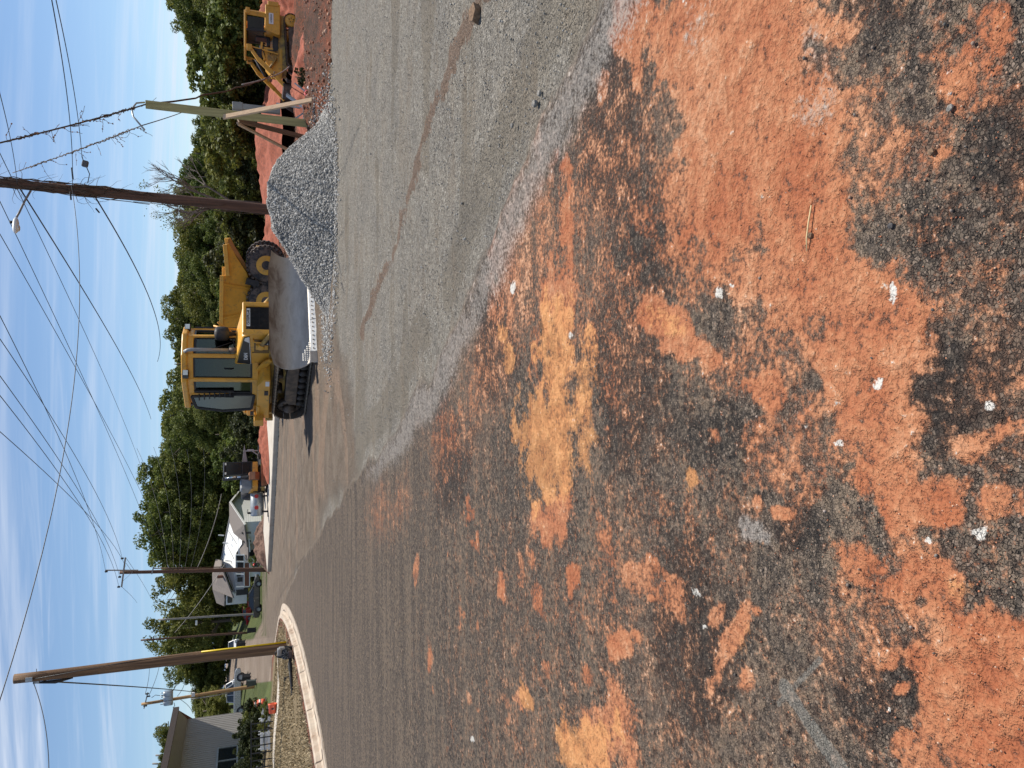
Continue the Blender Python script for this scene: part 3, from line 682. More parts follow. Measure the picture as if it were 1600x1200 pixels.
# ================================================================ MACHINES
def stadium(x0, x1, r0, r1, z0, z1, n=14):
    """belt outline round two wheels (rear x0, front x1), counter-clockwise, with arc-length resampling"""
    pts = []
    for k in range(n+1): t = -pi/2+pi*k/n; pts.append((x1+r1*math.cos(t), z1+r1*math.sin(t)))
    for k in range(n+1): t = pi/2+pi*k/n; pts.append((x0+r0*math.cos(t), z0+r0*math.sin(t)))
    pts.append(pts[0]); o = []; d = 0; seg = [math.dist(a, b) for a, b in zip(pts, pts[1:])]; T = sum(seg)
    return pts, seg, T
def track_mesh(mb, x0, x1, r0, r1, z0, z1, y, w, shoes, th=.035, gh=.05):
    pts, seg, T = stadium(x0, x1, r0, r1, z0, z1); step = T/shoes
    for s in range(shoes):
        q = s*step; i = 0
        while q > seg[i] and i < len(seg)-1: q -= seg[i]; i += 1
        a, b = pts[i], pts[i+1]; t = q/max(seg[i], 1e-6); px_, pz = a[0]+(b[0]-a[0])*t, a[1]+(b[1]-a[1])*t
        ang = math.atan2(b[1]-a[1], b[0]-a[0]); rot = (0, -ang, 0)
        nx, nz = math.sin(ang), -math.cos(ang)
        mb.box((px_, y, pz), (step*.93, w, th), rot, 0)
        mb.box((px_+nx*gh*.6, y, pz+nz*gh*.6), (.022, w, gh), rot, 0)
        mb.box((px_-nx*.05, y, pz-nz*.05), (step*.7, w*.28, .06), rot, 1)
def wheel(mb, c, r, w, n=24, mi=0): mb.lathe([(r*.25, -w/2), (r*.92, -w/2), (r, -w/2+.03), (r, w/2-.03), (r*.92, w/2), (r*.25, w/2)], c, 'y', n, mi)

def make_dozer():
    t = thing('bulldozer', 'yellow bulldozer with a wide curved steel blade, beside the crushed stone pile', 'bulldozer', (DZ[0], DZ[1], Hs(*DZ)+.0), R(DZA))
    for s in (-1, 1):
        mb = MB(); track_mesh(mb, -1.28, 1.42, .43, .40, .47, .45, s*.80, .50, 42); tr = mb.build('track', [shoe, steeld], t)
        mb = MB()
        mb.prism([(-1.0, .30), (1.2, .30), (1.25, .52), (.8, .62), (-.7, .62), (-1.0, .5)], 'y', s*.80-.17, s*.80+.17); mb.build('track_frame', steelr, tr, .02)
        mb = MB()
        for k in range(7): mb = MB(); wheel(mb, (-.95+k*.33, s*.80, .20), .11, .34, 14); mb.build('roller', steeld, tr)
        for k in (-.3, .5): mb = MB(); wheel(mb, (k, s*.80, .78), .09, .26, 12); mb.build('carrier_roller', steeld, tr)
        mb = MB(); wheel(mb, (-1.28, s*.80, .47), .33, .16, 24)
        mb.lathe([(.02, 0), (.2, 0), (.16, .12), (.05, .16)], (-1.28, s*.80+s*.08, .47), 'y', 16) if s > 0 else mb.lathe([(.02, 0), (.2, 0), (.16, -.12), (.05, -.16)], (-1.28, s*.80+s*.08, .47), 'y', 16)
        for k in range(8):
            a = k*pi/4; mb.cyl((-1.28+.24*math.cos(a), s*.80+s*.09, .47+.24*math.sin(a)), .025, .03, 'y', 8)
        mb.build('sprocket', steelr, tr)
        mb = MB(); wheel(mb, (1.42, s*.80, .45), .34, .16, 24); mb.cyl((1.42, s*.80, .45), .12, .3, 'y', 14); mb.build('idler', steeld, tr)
    mb = MB(); mb.prism([(-1.75, .55), (-1.55, .45), (1.3, .45), (1.75, .62), (1.75, 1.05), (-1.75, 1.1)], 'y', -.50, .50); mb.build('chassis', yeld, t, .02)
    # hood
    mb = MB(); mb.prism([(.35, 1.0), (1.80, .98), (1.80, 1.62), (1.66, 1.73), (.35, 1.93)], 'y', -.46, .46)
    hood = mb.build('hood', yel, t, .045, seg=3)
    mb = MB()
    mb.box((1.86, -.42, 1.32), (.12, .13, .76)); mb.box((1.86, .42, 1.32), (.12, .13, .76)); mb.box((1.86, 0, 1.68), (.12, .97, .09)); mb.box((1.86, 0, .97), (.12, .97, .08))
    mb.build('grille_frame', yel, hood, .035, seg=3)
    mb = MB(); mb.box((1.83, 0, 1.32), (.04, .74, .70)); g = mb.build('grille', blk2, hood)
    mb = MB()
    for k in range(19): mb.box((1.865, -.335+k*.0372, 1.27), (.03, .012, .56))
    for k in range(2): mb.box((1.868, 0, 1.10+k*.22), (.02, .70, .008))
    mb.build('grille_bars', blk, hood)
    mb = MB(); mb.box((1.876, .02, 1.58), (.012, .54, .085)); nm = mb.build('name_plate', white, hood)
    text('plate_lettering', 'CATERPILLAR', .082, blk2, nm, (1.8845, .02, 1.58), (pi/2, 0, pi/2), squash=.92)
    # engine side
    for s in (-1, 1):
        mb = MB(); mb.box((1.28, s*.468, 1.22), (.62, .015, .44)); mb.box((1.44, s*.47, 1.22), (.02, .03, .46)); mb.box((.98, s*.472, 1.24), (.03, .02, .5)); mb.build('engine_side_panel', oily_shaded, hood, .006)
        mb = MB(); mb.add([Vector((.40, s*.474, 1.50)), Vector((1.74, s*.474, 1.55)), Vector((1.68, s*.474, 1.685)), Vector((.46, s*.474, 1.86))], [(0, 1, 2, 3)])
        mb.add([Vector((.40, s*.468, 1.50)), Vector((1.74, s*.468, 1.55)), Vector((1.68, s*.468, 1.685)), Vector((.46, s*.468, 1.86))], [(0, 1, 2, 3)])
        dec = mb.build('hood_decal', blk2, hood)
        mb = MB(); mb.add([Vector((1.45, s*.478, 1.56)), Vector((1.72, s*.478, 1.57)), Vector((1.66, s*.478, 1.665)), Vector((1.54, s*.478, 1.68))], [(0, 1, 2, 3)]); mb.build('decal_flash', white, dec)
        mb = MB(); mb.bar((.42, s*.478, 1.515), (1.70, s*.478, 1.56), .012); mb.build('decal_stripe', white, dec)
        text('decal_lettering', 'D6N', .13, white, dec, (.80, s*.479, 1.64), (pi/2, 0, 0 if s < 0 else pi), squash=1.3)
        mb = MB(); mb.tube([(1.15, s*.47, 1.50), (1.15, s*.57, 1.47), (1.15, s*.58, 1.44), (1.15, s*.58, 1.16), (1.15, s*.57, 1.12), (1.15, s*.47, 1.10)] if False else [(1.62, s*.47, 1.46), (1.62, s*.56, 1.45), (1.61, s*.57, 1.40), (1.60, s*.57, 1.18), (1.60, s*.56, 1.13), (1.60, s*.47, 1.12)], .018, 8); mb.build('grab_handle', yel, hood)
    mb = MB(); mb.tube([(.72, -.24, 1.82), (.72, -.24, 2.05)], .07, 14); mb.build('exhaust_base', steelr, t)
    mb = MB(); mb.tube([(.72, -.24, 2.0), (.72, -.24, 2.98), (.70, -.24, 3.06), (.62, -.24, 3.14)], [.048, .046, .046, .046], 14); mb.build('exhaust_pipe', grey, t)
    mb = MB(); mb.lathe([(.05, -.28), (.06, -.12), (.17, -.08), (.19, 0), (.19, .17), (.15, .24), (.05, .26)], (.72, .27, 2.17), 'z', 20); mb.build('air_precleaner', blk, t)
    # platform, fenders, tank
    mb = MB()
    mb.prism([(-1.7, 1.02), (.45, 1.02), (.45, 1.20), (.15, 1.36), (-1.25, 1.36), (-1.7, 1.24)], 'y', -1.02, 1.02)
    mb.box((-1.55, 0, 1.36), (.62, 1.7, .52))
    mb.build('platform', yel, t, .03)
    for s in (-1, 1):
        mb = MB(); mb.box((-1.62, s*1.02, 1.30), (.36, .40, .26)); mb.box((-1.20, s*.98, 1.32), (.5, .14, .1)); mb.build('fender_box', yel, t, .02)
        mb = MB(); mb.prism([(.05, 1.30), (.78, .98), (.85, 1.05), (.70, 1.20), (.12, 1.50)], 'y', s*.56, s*.62); mb.build('step_plate', yel, t, .01)
    mb = MB(); mb.box((-1.9, 0, 1.25), (.12, 1.5, .9)); mb.bar((-1.9, .6, 1.6), (-2.25, .6, 1.1), .1, .16); mb.bar((-1.9, -.6, 1.6), (-2.25, -.6, 1.1), .1, .16); mb.box((-2.3, 0, 1.0), (.16, 1.5, .22)); mb.build('rear_bracket', yeld, t, .02)
    # cab: narrow front, splayed door posts
    zf, zr = 1.40, 3.06
    plan = [(.52, -.30), (.10, -.78), (-.62, -.80), (-1.22, -.70), (-1.22, .70), (-.62, .80), (.10, .78), (.52, .30)]
    cabm = MB(); zr2 = zr
    def post(p, w=.11): cabm.bar((p[0], p[1], zf-.08), (p[0]*.97, p[1]*.97, zr+.02), w, w)
    for p in plan: post(p)
    for a, b in zip(plan, plan[1:]+plan[:1]):
        cabm.bar((a[0], a[1], zf), (b[0], b[1], zf), .10, .16); cabm.bar((a[0]*.97, a[1]*.97, zr-.04), (b[0]*.97, b[1]*.97, zr-.04), .10, .16)
    cab = cabm.build('cab', yel, t, .018)
    mb = MB(); mb.prism([(.60, -.34), (.14, -.88), (-1.34, -.86), (-1.34, .86), (.14, .88), (.60, .34)], 'z', zr+.02, zr+.17); mb.build('cab_roof', yel, cab, .04, seg=3)
    mb = MB(); mb.prism([(.46, -.26), (.06, -.72), (-1.16, -.68), (-1.16, .68), (.06, .72), (.46, .26)], 'z', zf-.30, zf+.04); mb.build('cab_floor', blk2, cab)
    def pane(a, b, z0, z1, nm='window', mt=None, off=0, fr=None):
        a = Vector((a[0], a[1], 0)); b = Vector((b[0], b[1], 0)); d = (b-a).normalized(); nr = Vector((d.y, -d.x, 0)); a = a+nr*off; b = b+nr*off
        a2 = a*.985; b2 = b*.985
        mb = MB(); vs = [Vector((a.x, a.y, z0)), Vector((b.x, b.y, z0)), Vector((b2.x, b2.y, z1)), Vector((a2.x, a2.y, z1))]
        vs += [v-nr*.008 for v in vs]; mb.add(vs, [(0, 1, 2, 3), (7, 6, 5, 4), (0, 4, 5, 1), (1, 5, 6, 2), (2, 6, 7, 3), (3, 7, 4, 0)]); o = mb.build(nm, mt or glass, cab)
        if fr:
            mb = MB(); c = [(a.x, a.y, z0), (b.x, b.y, z0), (b2.x, b2.y, z1), (a2.x, a2.y, z1)]
            for p, q in zip(c, c[1:]+c[:1]): mb.bar(p, q, .05, .05)
            mb.build('window_frame', fr, o)
        return o
    def inner(a, b, f=.07): a = Vector(a); b = Vector(b); return a+(b-a)*f, b+(a-b)*f
    a, b = inner(plan[0], plan[-1]); o = pane(a, b, zf+.48, zr-.16, fr=blk)
    mb = MB(); mb.bar((.565, .1, 2.0), (.545, -.16, 2.62), .02); mb.bar((.56, .0, 1.92), (.56, .2, 1.98), .03); mb.build('wiper', blk, o)
    for i in (0, 6):
        a, b = inner(plan[i], plan[i+1], .09); o = pane(a, b, zf+.10, zr-.14, 'door_glass', fr=blk2)
        mb = MB(); mid = a.lerp(b, .5); mb.tube([(mid.x*1.04, mid.y*1.04, 1.95), (mid.x*1.10, mid.y*1.10, 1.98), (mid.x*1.10, mid.y*1.10, 2.14), (mid.x*1.04, mid.y*1.04, 2.18)], .014, 6); mb.build('door_handle', blk, o)
    for i in (1, 5): a, b = inner(plan[i], plan[i+1], .09); pane(a, b, zf+.10, zr-.14, 'side_window', fr=blk)
    for i in (2, 4): a, b = inner(plan[i], plan[i+1], .09); pane(a, b, zf+.3, zr-.14, 'side_window', fr=blk)
    a, b = inner(plan[3], plan[4], .05); pane(a, b, zf+.45, zr-.14, 'rear_window', fr=blk)
    # swung-open door hanging off the rear of the near side
    s = -1
    mb = MB(); A = Vector((-.60, -.84, 0)); B = Vector((-1.10, -1.02, 0))
    fr = [(A, 1.42), (B, 1.50), (B+Vector((-.05, -.02, 0)), 2.25), (A.lerp(B, .86), 2.92), (A.lerp(B, .1), 3.02), (A, 2.1)]
    P3 = [Vector((p.x, p.y, z)) for p, z in fr]
    for p, q in zip(P3, P3[1:]+P3[:1]): mb.bar(p, q, .07, .07)
    dr = mb.build('open_cab_door', blk, t, .01)
    nrm = (B-A).normalized(); nrm = Vector((nrm.y, -nrm.x, 0))
    mb = MB(); mb.add([p+nrm*.01 for p in P3]+[p-nrm*.01 for p in P3], [tuple(range(6)), tuple(range(6, 12))[::-1]]); mb.build('door_glass', mat('smoked_door_glass', (.045, .06, .07), .12, 0, .1, 2, spec=1), dr)
    mb = MB()
    for k in range(7): mb.box((-.48-.02*k, -.86-.01*k, 2.05+k*.13), (.20, .05, .03), (0, 0, .3))
    mb.bar((-.42, -.84, 1.95), (-.42, -.82, 2.95), .05); mb.bar((-.62, -.90, 1.95), (-.62, -.86, 2.95), .04); mb.build('side_screen', blk, t)
    mb = MB()
    mb.box((-.55, 0, 1.72), (.52, .52, .2)); mb.box((-.82, 0, 2.10), (.16, .50, .7), (0, -.12, 0)); mb.box((-.86, 0, 2.5), (.12, .28, .2), (0, -.12, 0)); mb.box((-.5, -.36, 1.9), (.4, .1, .1)); mb.box((-.5, .36, 1.9), (.4, .1, .1)); mb.build('operator_seat', blk2, cab, .04)
    mb = MB(); mb.box((.30, 0, 1.72), (.16, .5, .6)); mb.build('dashboard', blk2, cab, .03)
    mb = MB(); mb.box((-.2, .5, 1.62), (.5, .12, .4)); mb.build('control_console', grey, cab, .02)
    for s in (-1, 1):
        mb = MB(); mb.box((.28, s*.72, 3.12), (.14, .2, .15)); lp = mb.build('work_lamp', blk2, cab, .015); mb = MB(); mb.box((.355, s*.72, 3.12), (.02, .15, .11)); mb.build('lens', lampg, lp)
        mb = MB(); mb.box((-1.38, s*.62, 3.10), (.12, .22, .14)); mb.build('work_lamp', blk2, cab, .015)
    mb = MB(); mb.tube([(.66, .46, 1.86), (.66, .50, 2.26), (.60, .60, 2.45)], .028, 8); mb.bar((.52, .30, 1.85), (.80, .58, 2.35), .05); mb.build('mirror_bracket', yel, t)
    for z_ in (1.55, 1.80, 2.05, 2.30, 2.55, 2.80): mb = MB(); mb.bar((.08, .86, z_), (-.60, .88, z_), .02); mb.build('guard_bar', blk, cab)
    mb = MB(); mb.bar((.10, .86, 1.45), (.10, .86, 2.95), .05); mb.bar((-.62, .88, 1.45), (-.62, .88, 2.95), .05); mb.build('guard_frame', blk, cab)
    mb = MB(); mb.prism([(.40, -.24), (.02, -.70), (-1.12, -.66), (-1.12, .66), (.02, .70), (.40, .24)], 'z', zr-.10, zr-.04); mb.build('headliner', blk2, cab)
    mb = MB(); mb.box((-.95, 0, 1.75), (.25, 1.2, .6)); mb.build('rear_console', blk2, cab, .03)
    mb = MB(); mb.tube([(.10, -.28, 1.75), (.05, -.30, 2.02), (.0, -.30, 2.06)], .02, 6); mb.sphere((.0, -.30, 2.08), .04, 6); mb.build('control_lever', blk, cab)
    for x_, z_ in ((-1.35, 1.48), (-.2, 1.12), (.3, 1.10)): mb = MB(); mb.box((x_, -1.03, z_), (.22, .02, .10)); mb.build('warning_sticker', blk if x_ < 0 else white, t)
    mb = MB(); mb.box((-.55, -.93, 1.24), (.5, .16, .035)); mb.box((-.55, -1.0, 1.02), (.4, .10, .03)); mb.build('step_tread', steeld, t)
    # blade and its linkage
    bl = bpy.data.objects.new('blade', None)
    hw = BW/2; N_ = 18; th = .05; V = []; prof = []
    for k in range(N_+1):
        a = R(-56)+R(112)*k/N_; rr = .78
        prof.append((-rr*math.cos(a)+rr*math.cos(R(56))*1.0+.0, .60+rr*.98*math.sin(a)*.78))
    prof = [(-(x), z) for x, z in prof]                       # hollow faces forward
    prof = [(-x, z) for x, z in prof]
    cols_ = 24; mb = MB(); V = []
    for j in range(cols_+1):
        yy = -hw+BW*j/cols_; e = abs(yy)/hw; fwd = .10*max(0, (e-.78)/.22)**1.5
        top = -.10*max(0, (e-.72)/.28)
        for (x, z) in prof:
            zt = (z-prof[0][1])/(prof[-1][1]-prof[0][1]); V.append((x+fwd, yy, z+top*max(0, zt-.6)/.4))
    k_ = N_+1; nf = len(V); V2 = [(x-th, y, z) for x, y, z in V]
    fs = [(j*k_+i, (j+1)*k_+i, (j+1)*k_+i+1, j*k_+i+1) for j in range(cols_) for i in range(N_)]
    fb = [tuple(q+nf for q in f[::-1]) for f in fs]
    rim = [(j*k_+N_, (j+1)*k_+N_, (j+1)*k_+N_+nf, j*k_+N_+nf) for j in range(cols_)]+[(j*k_, j*k_+nf, (j+1)*k_+nf, (j+1)*k_) for j in range(cols_)]
    rim += [(i, i+1, i+1+nf, i+nf) for i in range(N_)]+[(cols_*k_+i, cols_*k_+i+nf, cols_*k_+i+1+nf, cols_*k_+i+1) for i in range(N_)]
    mb.add(V+V2, fs+fb+rim, 0, False)
    o = mb.build('blade', blade_m, t)
    for p in o.data.polygons: p.use_smooth = True
    md = o.modifiers.new('edge', 'EDGE_SPLIT'); md.split_angle = R(40)
    o.location = (BX, BY, BZ); o.rotation_euler = (0, R(-9), R(BA)); bl = o
    x0, z0 = prof[0]
    mb = MB()
    for j in range(3): mb.box((x0+.035, -hw+.28+(BW-.56)/3*(j+.5), z0-.075), ((.035), (BW-.56)/3-.012, .20), (0, R(-22), 0))
    for s in (-1, 1): mb.prism([(x0+.0+.02, z0-.19), (x0+.07, z0-.19), (x0+.12, z0+.03), (x0+.07, z0+.03)], 'y', s*(hw-.27), s*(hw+.03))
    ce = mb.build('cutting_edge', edge_m, bl, .006)
    mb = MB()
    for j in range(26):
        yy = -hw+.12+j*(BW-.24)/25; mb.cyl((x0+.062, yy, z0-.055), .017, .014, 'x', 8)
    o_ = mb.build('edge_bolts', steelr, ce); o_['kind'] = 'stuff'
    mb = MB(); mb.box((-.48, 0, .55), (.12, 1.2, .5)); mb.box((-.45, 0, .86), (.1, BW*.8, .09)); mb.box((-.45, 0, .34), (.1, BW*.8, .12)); mb.build('blade_back_ribs', yeld, bl, .01)
    # perforated wear plate at the near lower corner: raised studs
    mb = MB()
    for r_ in range(4):
        for q in range(4+r_*2): mb.box((x0+.03-.012*r_+.016, -hw+.06+q*.055, z0+.05+(3-r_)*.05), (.012, .032, .016), (0, R(-30), 0))
    o_ = mb.build('wear_plate_studs', edge_m, bl); o_['kind'] = 'stuff'
    for s in (-1, 1):
        mb = MB(); mb.bar((.3, s*.66, .55), (2.16, s*.55, .5), .14, .2); mb.build('push_arm', yeld, t, .015)
        mb = MB(); mb.tube([(1.45, s*.58, 1.28), (1.95, s*.56, 1.05)], .065, 12); lc = mb.build('lift_cylinder', yeld, t)
        mb = MB(); mb.tube([(1.95, s*.56, 1.05), (2.17, s*.54, .93)], .035, 10); mb.build('cylinder_rod', chrome, lc)
        mb = MB(); mb.cyl((1.45, s*.58, 1.28), .09, .14, 'y', 14); mb.box((1.35, s*.5, 1.25), (.2, .12, .3)); mb.build('cylinder_mount', yel, lc, .01)
    for q in range(4):
        mb = MB(); a = random.uniform(-.1, .1)
        mb.tube([(1.55, -.50-.03*q, 1.20), (1.85, -.66-.04*q, 1.12+a), (2.0, -.72-.03*q, .88), (1.95, -.62, .62+a), (2.05, -.4, .6)], .018, 8); mb.build('hydraulic_hose', blk, t)
    return t
DZ = (.74, 21.95); DZA = -60; BW = 3.35; BX, BY, BZ, BA = 2.62, -.05, .02, -2
dozer = make_dozer()

def make_dump_truck():
    p = on(466, 37.2); t = thing('dump_truck', 'yellow articulated dump truck seen behind the bulldozer hood', 'dump truck', (p.x+.1, p.y, p.z), R(164))
    # local: x forward, near side is +y
    def whl(x, y, r=.80, w=.62):
        mb = MB(); mb.lathe([(r*.55, -w/2), (r*.90, -w/2), (r*.98, -w/2+.08), (r, 0), (r*.98, w/2-.08), (r*.90, w/2), (r*.55, w/2)], (x, y, r), 'y', 40)
        for k in range(26):
            a = 2*pi*k/26
            for s in (-1, 1): mb.box((x+(r+.02)*math.cos(a+s*.06), y+s*w*.24, r+(r+.02)*math.sin(a+s*.06)), (.11, w*.46, .09), (0, -a+pi/2, 0))
        ty = mb.build('wheel', tyre, t, .0)
        sg = 1 if y > 0 else -1
        mb = MB(); mb.lathe([(.02, 0), (.16, 0), (.18, .10), (.30, .06), (r*.50, .16), (r*.56, .30), (r*.52, .33), (.1, .30)], (x, y, r), 'y', 28) if sg > 0 else mb.lathe([(.02, 0), (.16, 0), (.18, -.10), (.30, -.06), (r*.50, -.16), (r*.56, -.30), (r*.52, -.33), (.1, -.30)], (x, y, r), 'y', 28)
        mb.build('rim', yel, ty)
    for x in (0, -1.62):
        for y in (.98, -.98): whl(x, y)
    for y in (.98, -.98): whl(3.9, y)
    mb = MB(); mb.box((.2, 0, 1.05), (5.0, .9, .35)); mb.box((4.0, 0, 1.0), (2.6, .8, .5)); mb.build('chassis', yeld, t, .02)
    out = [(-2.50, 2.36), (-2.42, 2.62), (-1.12, 2.48), (-1.05, 2.72), (1.75, 2.78), (1.85, 3.08), (2.15, 3.02), (2.10, 1.9), (1.5, 1.30), (.2, 1.62), (-.6, 1.45), (-1.2, 1.62), (-1.9, 2.05)]
    mb = MB()
    YW = lambda z: .92+(min(z, 2.6)-1.3)/1.3*.46
    for s in (-1, 1):
        n_ = len(out); mb.add([(x, s*YW(z), z) for x, z in out]+[(x, s*(YW(z)-.06), z) for x, z in out], [tuple(range(n_)), tuple(range(n_, 2*n_))[::-1]]+[(i, (i+1) % n_, (i+1) % n_+n_, i+n_) for i in range(n_)])
    bed = mb.build('dump_body', yel, t, .015)
    mb = MB(); bt = [(-2.46, 2.38), (-1.9, 2.02), (-1.2, 1.60), (-.6, 1.42), (.2, 1.42), (1.5, 1.30), (2.08, 1.9), (2.08, 2.9)]
    V = []; 
    for x, z in bt: w_ = YW(z)-.03; V += [(x, -w_, z), (x, w_, z), (x, -w_, z+.06), (x, w_, z+.06)]
    mb.add(V, [f for i in range(len(bt)-1) for f in ((4*i, 4*i+4, 4*i+5, 4*i+1), (4*i+2, 4*i+3, 4*i+7, 4*i+6))]); mb.build('body_floor', yeld, bed)
    for s in (-1, 1):
        mb = MB(); mb.bar((-1.1, s*1.42, 2.66), (1.9, s*1.42, 2.72), .14, .16); mb.bar((-2.46, s*1.42, 2.52), (-1.1, s*1.42, 2.42), .14, .17); mb.bar((1.95, s*1.42, 3.0), (2.0, s*1.18, 1.9), .12, .14); mb.bar((-.5, s*1.02, 1.5), (-.7, s*1.40, 2.6), .1, .12); mb.bar((.6, s*1.04, 1.55), (.8, s*1.40, 2.65), .1, .12)
        mb.build('side_rail', yel, bed, .015)
    mb = MB(); mb.prism([(2.1, 2.85), (2.55, 2.96), (2.6, 3.06), (2.05, 3.12)], 'y', -1.4, 1.4); mb.build('spill_guard', yeld, bed, .02)
    for a_, b_ in ((.62, 1.36), (-1.36, -.62)): mb = MB(); mb.prism([(-.9, 1.1), (-1.0, 1.62), (-.75, 1.70), (-.65, 1.1)], 'y', a_, b_); mb.build('mud_flap', blk, t)
    mb = MB(); mb.prism([(2.75, 1.3), (4.1, 1.3), (4.1, 2.9), (3.9, 3.05), (2.9, 3.05), (2.75, 2.9)], 'y', -.7, .7); cb = mb.build('cab', yel, t, .05)
    mb = MB(); mb.box((3.42, .71, 2.35), (1.0, .03, .85)); mb.box((3.42, -.71, 2.35), (1.0, .03, .85)); mb.box((4.11, 0, 2.35), (.03, 1.1, .85)); mb.build('window', wglass, cb)
    mb = MB(); mb.prism([(4.1, 1.0), (5.6, 1.0), (5.6, 1.7), (5.3, 1.95), (4.1, 2.1)], 'y', -.62, .62); mb.build('hood', yel, t, .05)
    return t
truck = make_dump_truck()

def make_loader():
    p = on(46, 44.0, 450); t = thing('crawler_loader', 'yellow crawler loader parked low behind the red clay bank, lift arms slanting down', 'loader', (p.x, p.y, p.z), R(184))
    # local: x forward (picture left), near side is +y; sprocket at x=0
    t.scale = (.90, .90, .90)
    for s in (-1, 1):
        mb = MB(); track_mesh(mb, 0, 2.55, .40, .34, .46, .38, s*.95+.75*0, .46, 38); tr = mb.build('track', [steelr, steelr], t)
        mb = MB(); mb.prism([(.2, .25), (2.4, .25), (2.3, .55), (.4, .62)], 'y', s*.95-.14, s*.95+.14); mb.build('track_frame', steelr, tr, .02)
        mb = MB(); wheel(mb, (0, s*.95, .46), .37, .40, 30)
        for k in range(22):
            a = 2*pi*k/22; mb.box((.37*math.cos(a), s*.95, .46+.37*math.sin(a)), (.06, .34, .05), (0, -a, 0))
        for k in range(6):
            a = k*pi/3; mb.cyl((.17*math.cos(a), s*.95+s*.205, .46+.17*math.sin(a)), .03, .03, 'y', 8)
        sp_ = mb.build('sprocket', yel, tr)
        for a in (.4, 1.9, 3.1, 4.4, 5.4): mb = MB(); mb.cyl((.13*math.cos(a), s*1.158, .46+.13*math.sin(a)), .035, .012, 'y', 8); mb.build('hub_hole', blk, sp_)
    mb = MB(); mb.box((1.2, 0, .95), (3.4, 1.2, .5)); mb.build('chassis', yeld, t, .02)
    mb = MB(); mb.prism([(-.95, 1.10), (.95, 1.10), (.95, 1.30), (.75, 1.95), (-.85, 1.95), (-1.0, 1.5)], 'y', -1.0, 1.0); rear = mb.build('rear_body', yel, t, .04)
    mb = MB(); mb.box((-.92, 0, 1.5), (.28, 2.1, .62)); mb.build('counterweight', yel, rear, .03)
    mb = MB(); mb.box((.02, 1.01, 1.62), (.68, .03, .26)); lb = mb.build('name_plate', white, rear)
    text('plate_lettering', 'CATERPILLAR', .10, blk2, lb, (.02, 1.03, 1.62), (pi/2, 0, pi), squash=.85)
    # roof and posts
    mb = MB(); mb.box((.78, 0, 3.10), (2.35, 1.7, .13)); rf = mb.build('canopy_roof', yel, t, .03)
    for s in (-1, 1):
        mb = MB(); mb.bar((-.28, s*.78, 1.9), (-.30, s*.80, 3.08), .20, .26); mb.box((-.36, s*.8, 2.95), (.35, .24, .22)); mb.build('roof_post', yel, t, .015)
        mb = MB(); mb.bar((2.05, s*.74, 1.2), (1.75, s*.76, 3.05), .06, .08); mb.build('roof_post', yel, t, .01)
    mb = MB()
    for s in (-1, 1): mb.box((.32, s*.74, 2.5), (.78, .06, .95)); mb.bar((.75, s*.75, 1.9), (.78, s*.75, 3.05), .08); mb.bar((1.85, s*.74, 1.3), (2.0, s*.74, 2.95), .05)
    mb.box((1.0, 0, 1.35), (1.9, 1.3, .3)); mb.build('cab_frame', blk2, t, .01)
    for s in (-1, 1): mb = MB(); mb.box((.32, s*.778, 2.52), (.60, .012, .70)); mb.build('window', wglass, t)
    mb = MB(); mb.box((1.1, 0, 1.75), (.55, .6, .2)); mb.box((.85, 0, 2.15), (.14, .56, .7)); mb.build('seat', blk2, t, .03)
    # engine box with logo panel
    mb = MB(); mb.prism([(1.65, .95), (3.1, .95), (3.05, 1.55), (2.6, 1.92), (1.62, 2.05)], 'y', -.62, .62); en = mb.build('engine_cover', yel, t, .05)
    mb = MB(); mb.box((2.10, .635, 1.48), (.72, .02, .66)); pn = mb.build('side_panel', yeld, en, .02)
    mb = MB()
    for k in range(7): mb.box((2.10, .65, 1.22+k*.05), (.6, .012, .015))
    mb.box((2.05, .65, 1.66), (.16, .012, .14)); mb.build('panel_louvres', yel, pn)
    mb = MB(); mb.box((2.02, .66, 1.665), (.05, .01, .08)); mb.box((2.09, .66, 1.665), (.05, .01, .08)); mb.build('panel_mark', blk2, pn)
    mb = MB(); mb.box((1.75, .35, 2.18), (.35, .5, .26)); mb.build('air_intake', grey, t, .04)
    mb = MB(); mb.bar((1.4, .66, 2.15), (1.95, .7, 2.2), .09, .12); mb.bar((1.9, .68, 2.2), (2.5, .7, 1.98), .1, .12); mb.build('support_arm', yel, t, .01)
    for s in (-1, 1):
        mb = MB(); mb.bar((1.80, s*.86, 2.92), (2.62, s*.90, 2.35), .10, .20); mb.bar((2.58, s*.90, 2.38), (3.55, s*.90, 1.35), .10, .26); mb.bar((3.5, s*.90, 1.4), (4.15, s*.90, .75), .10, .22)
        for a in (1.9, 2.2, 2.9): pass
        la = mb.build('lift_arm', yel, t, .015)
        mb = MB(); mb.box((1.92, s*.86, 2.86), (.34, .22, .30)); mb.build('arm_block', yel, la, .02)
        mb = MB(); mb.tube([(2.3, s*.72, 1.3), (3.1, s*.78, 1.75)], .07, 12); mb.build('lift_cylinder', yeld, la)
    mb = MB(); mb.tube([(2.2, 0, 2.5), (3.2, 0, 1.95)], .08, 12); mb.box((2.1, 0, 2.3), (.4, 1.6, .3)); mb.build('tilt_cylinder', blk, t, .01)
    mb = MB(); pr = [(4.0, .95), (4.05, .4), (4.3, .12), (4.9, .05), (4.95, .10), (4.4, .22), (4.18, .46), (4.12, .9)]
    mb.prism(pr, 'y', -1.15, 1.15); mb.prism([(4.0, .95), (4.05, .4), (4.3, .12), (4.9, .05), (4.45, .9)], 'y', 1.1, 1.15); mb.prism([(4.0, .95), (4.05, .4), (4.3, .12), (4.9, .05), (4.45, .9)], 'y', -1.15, -1.1); mb.build('bucket', steelr, t)
    return t
loader = make_loader()

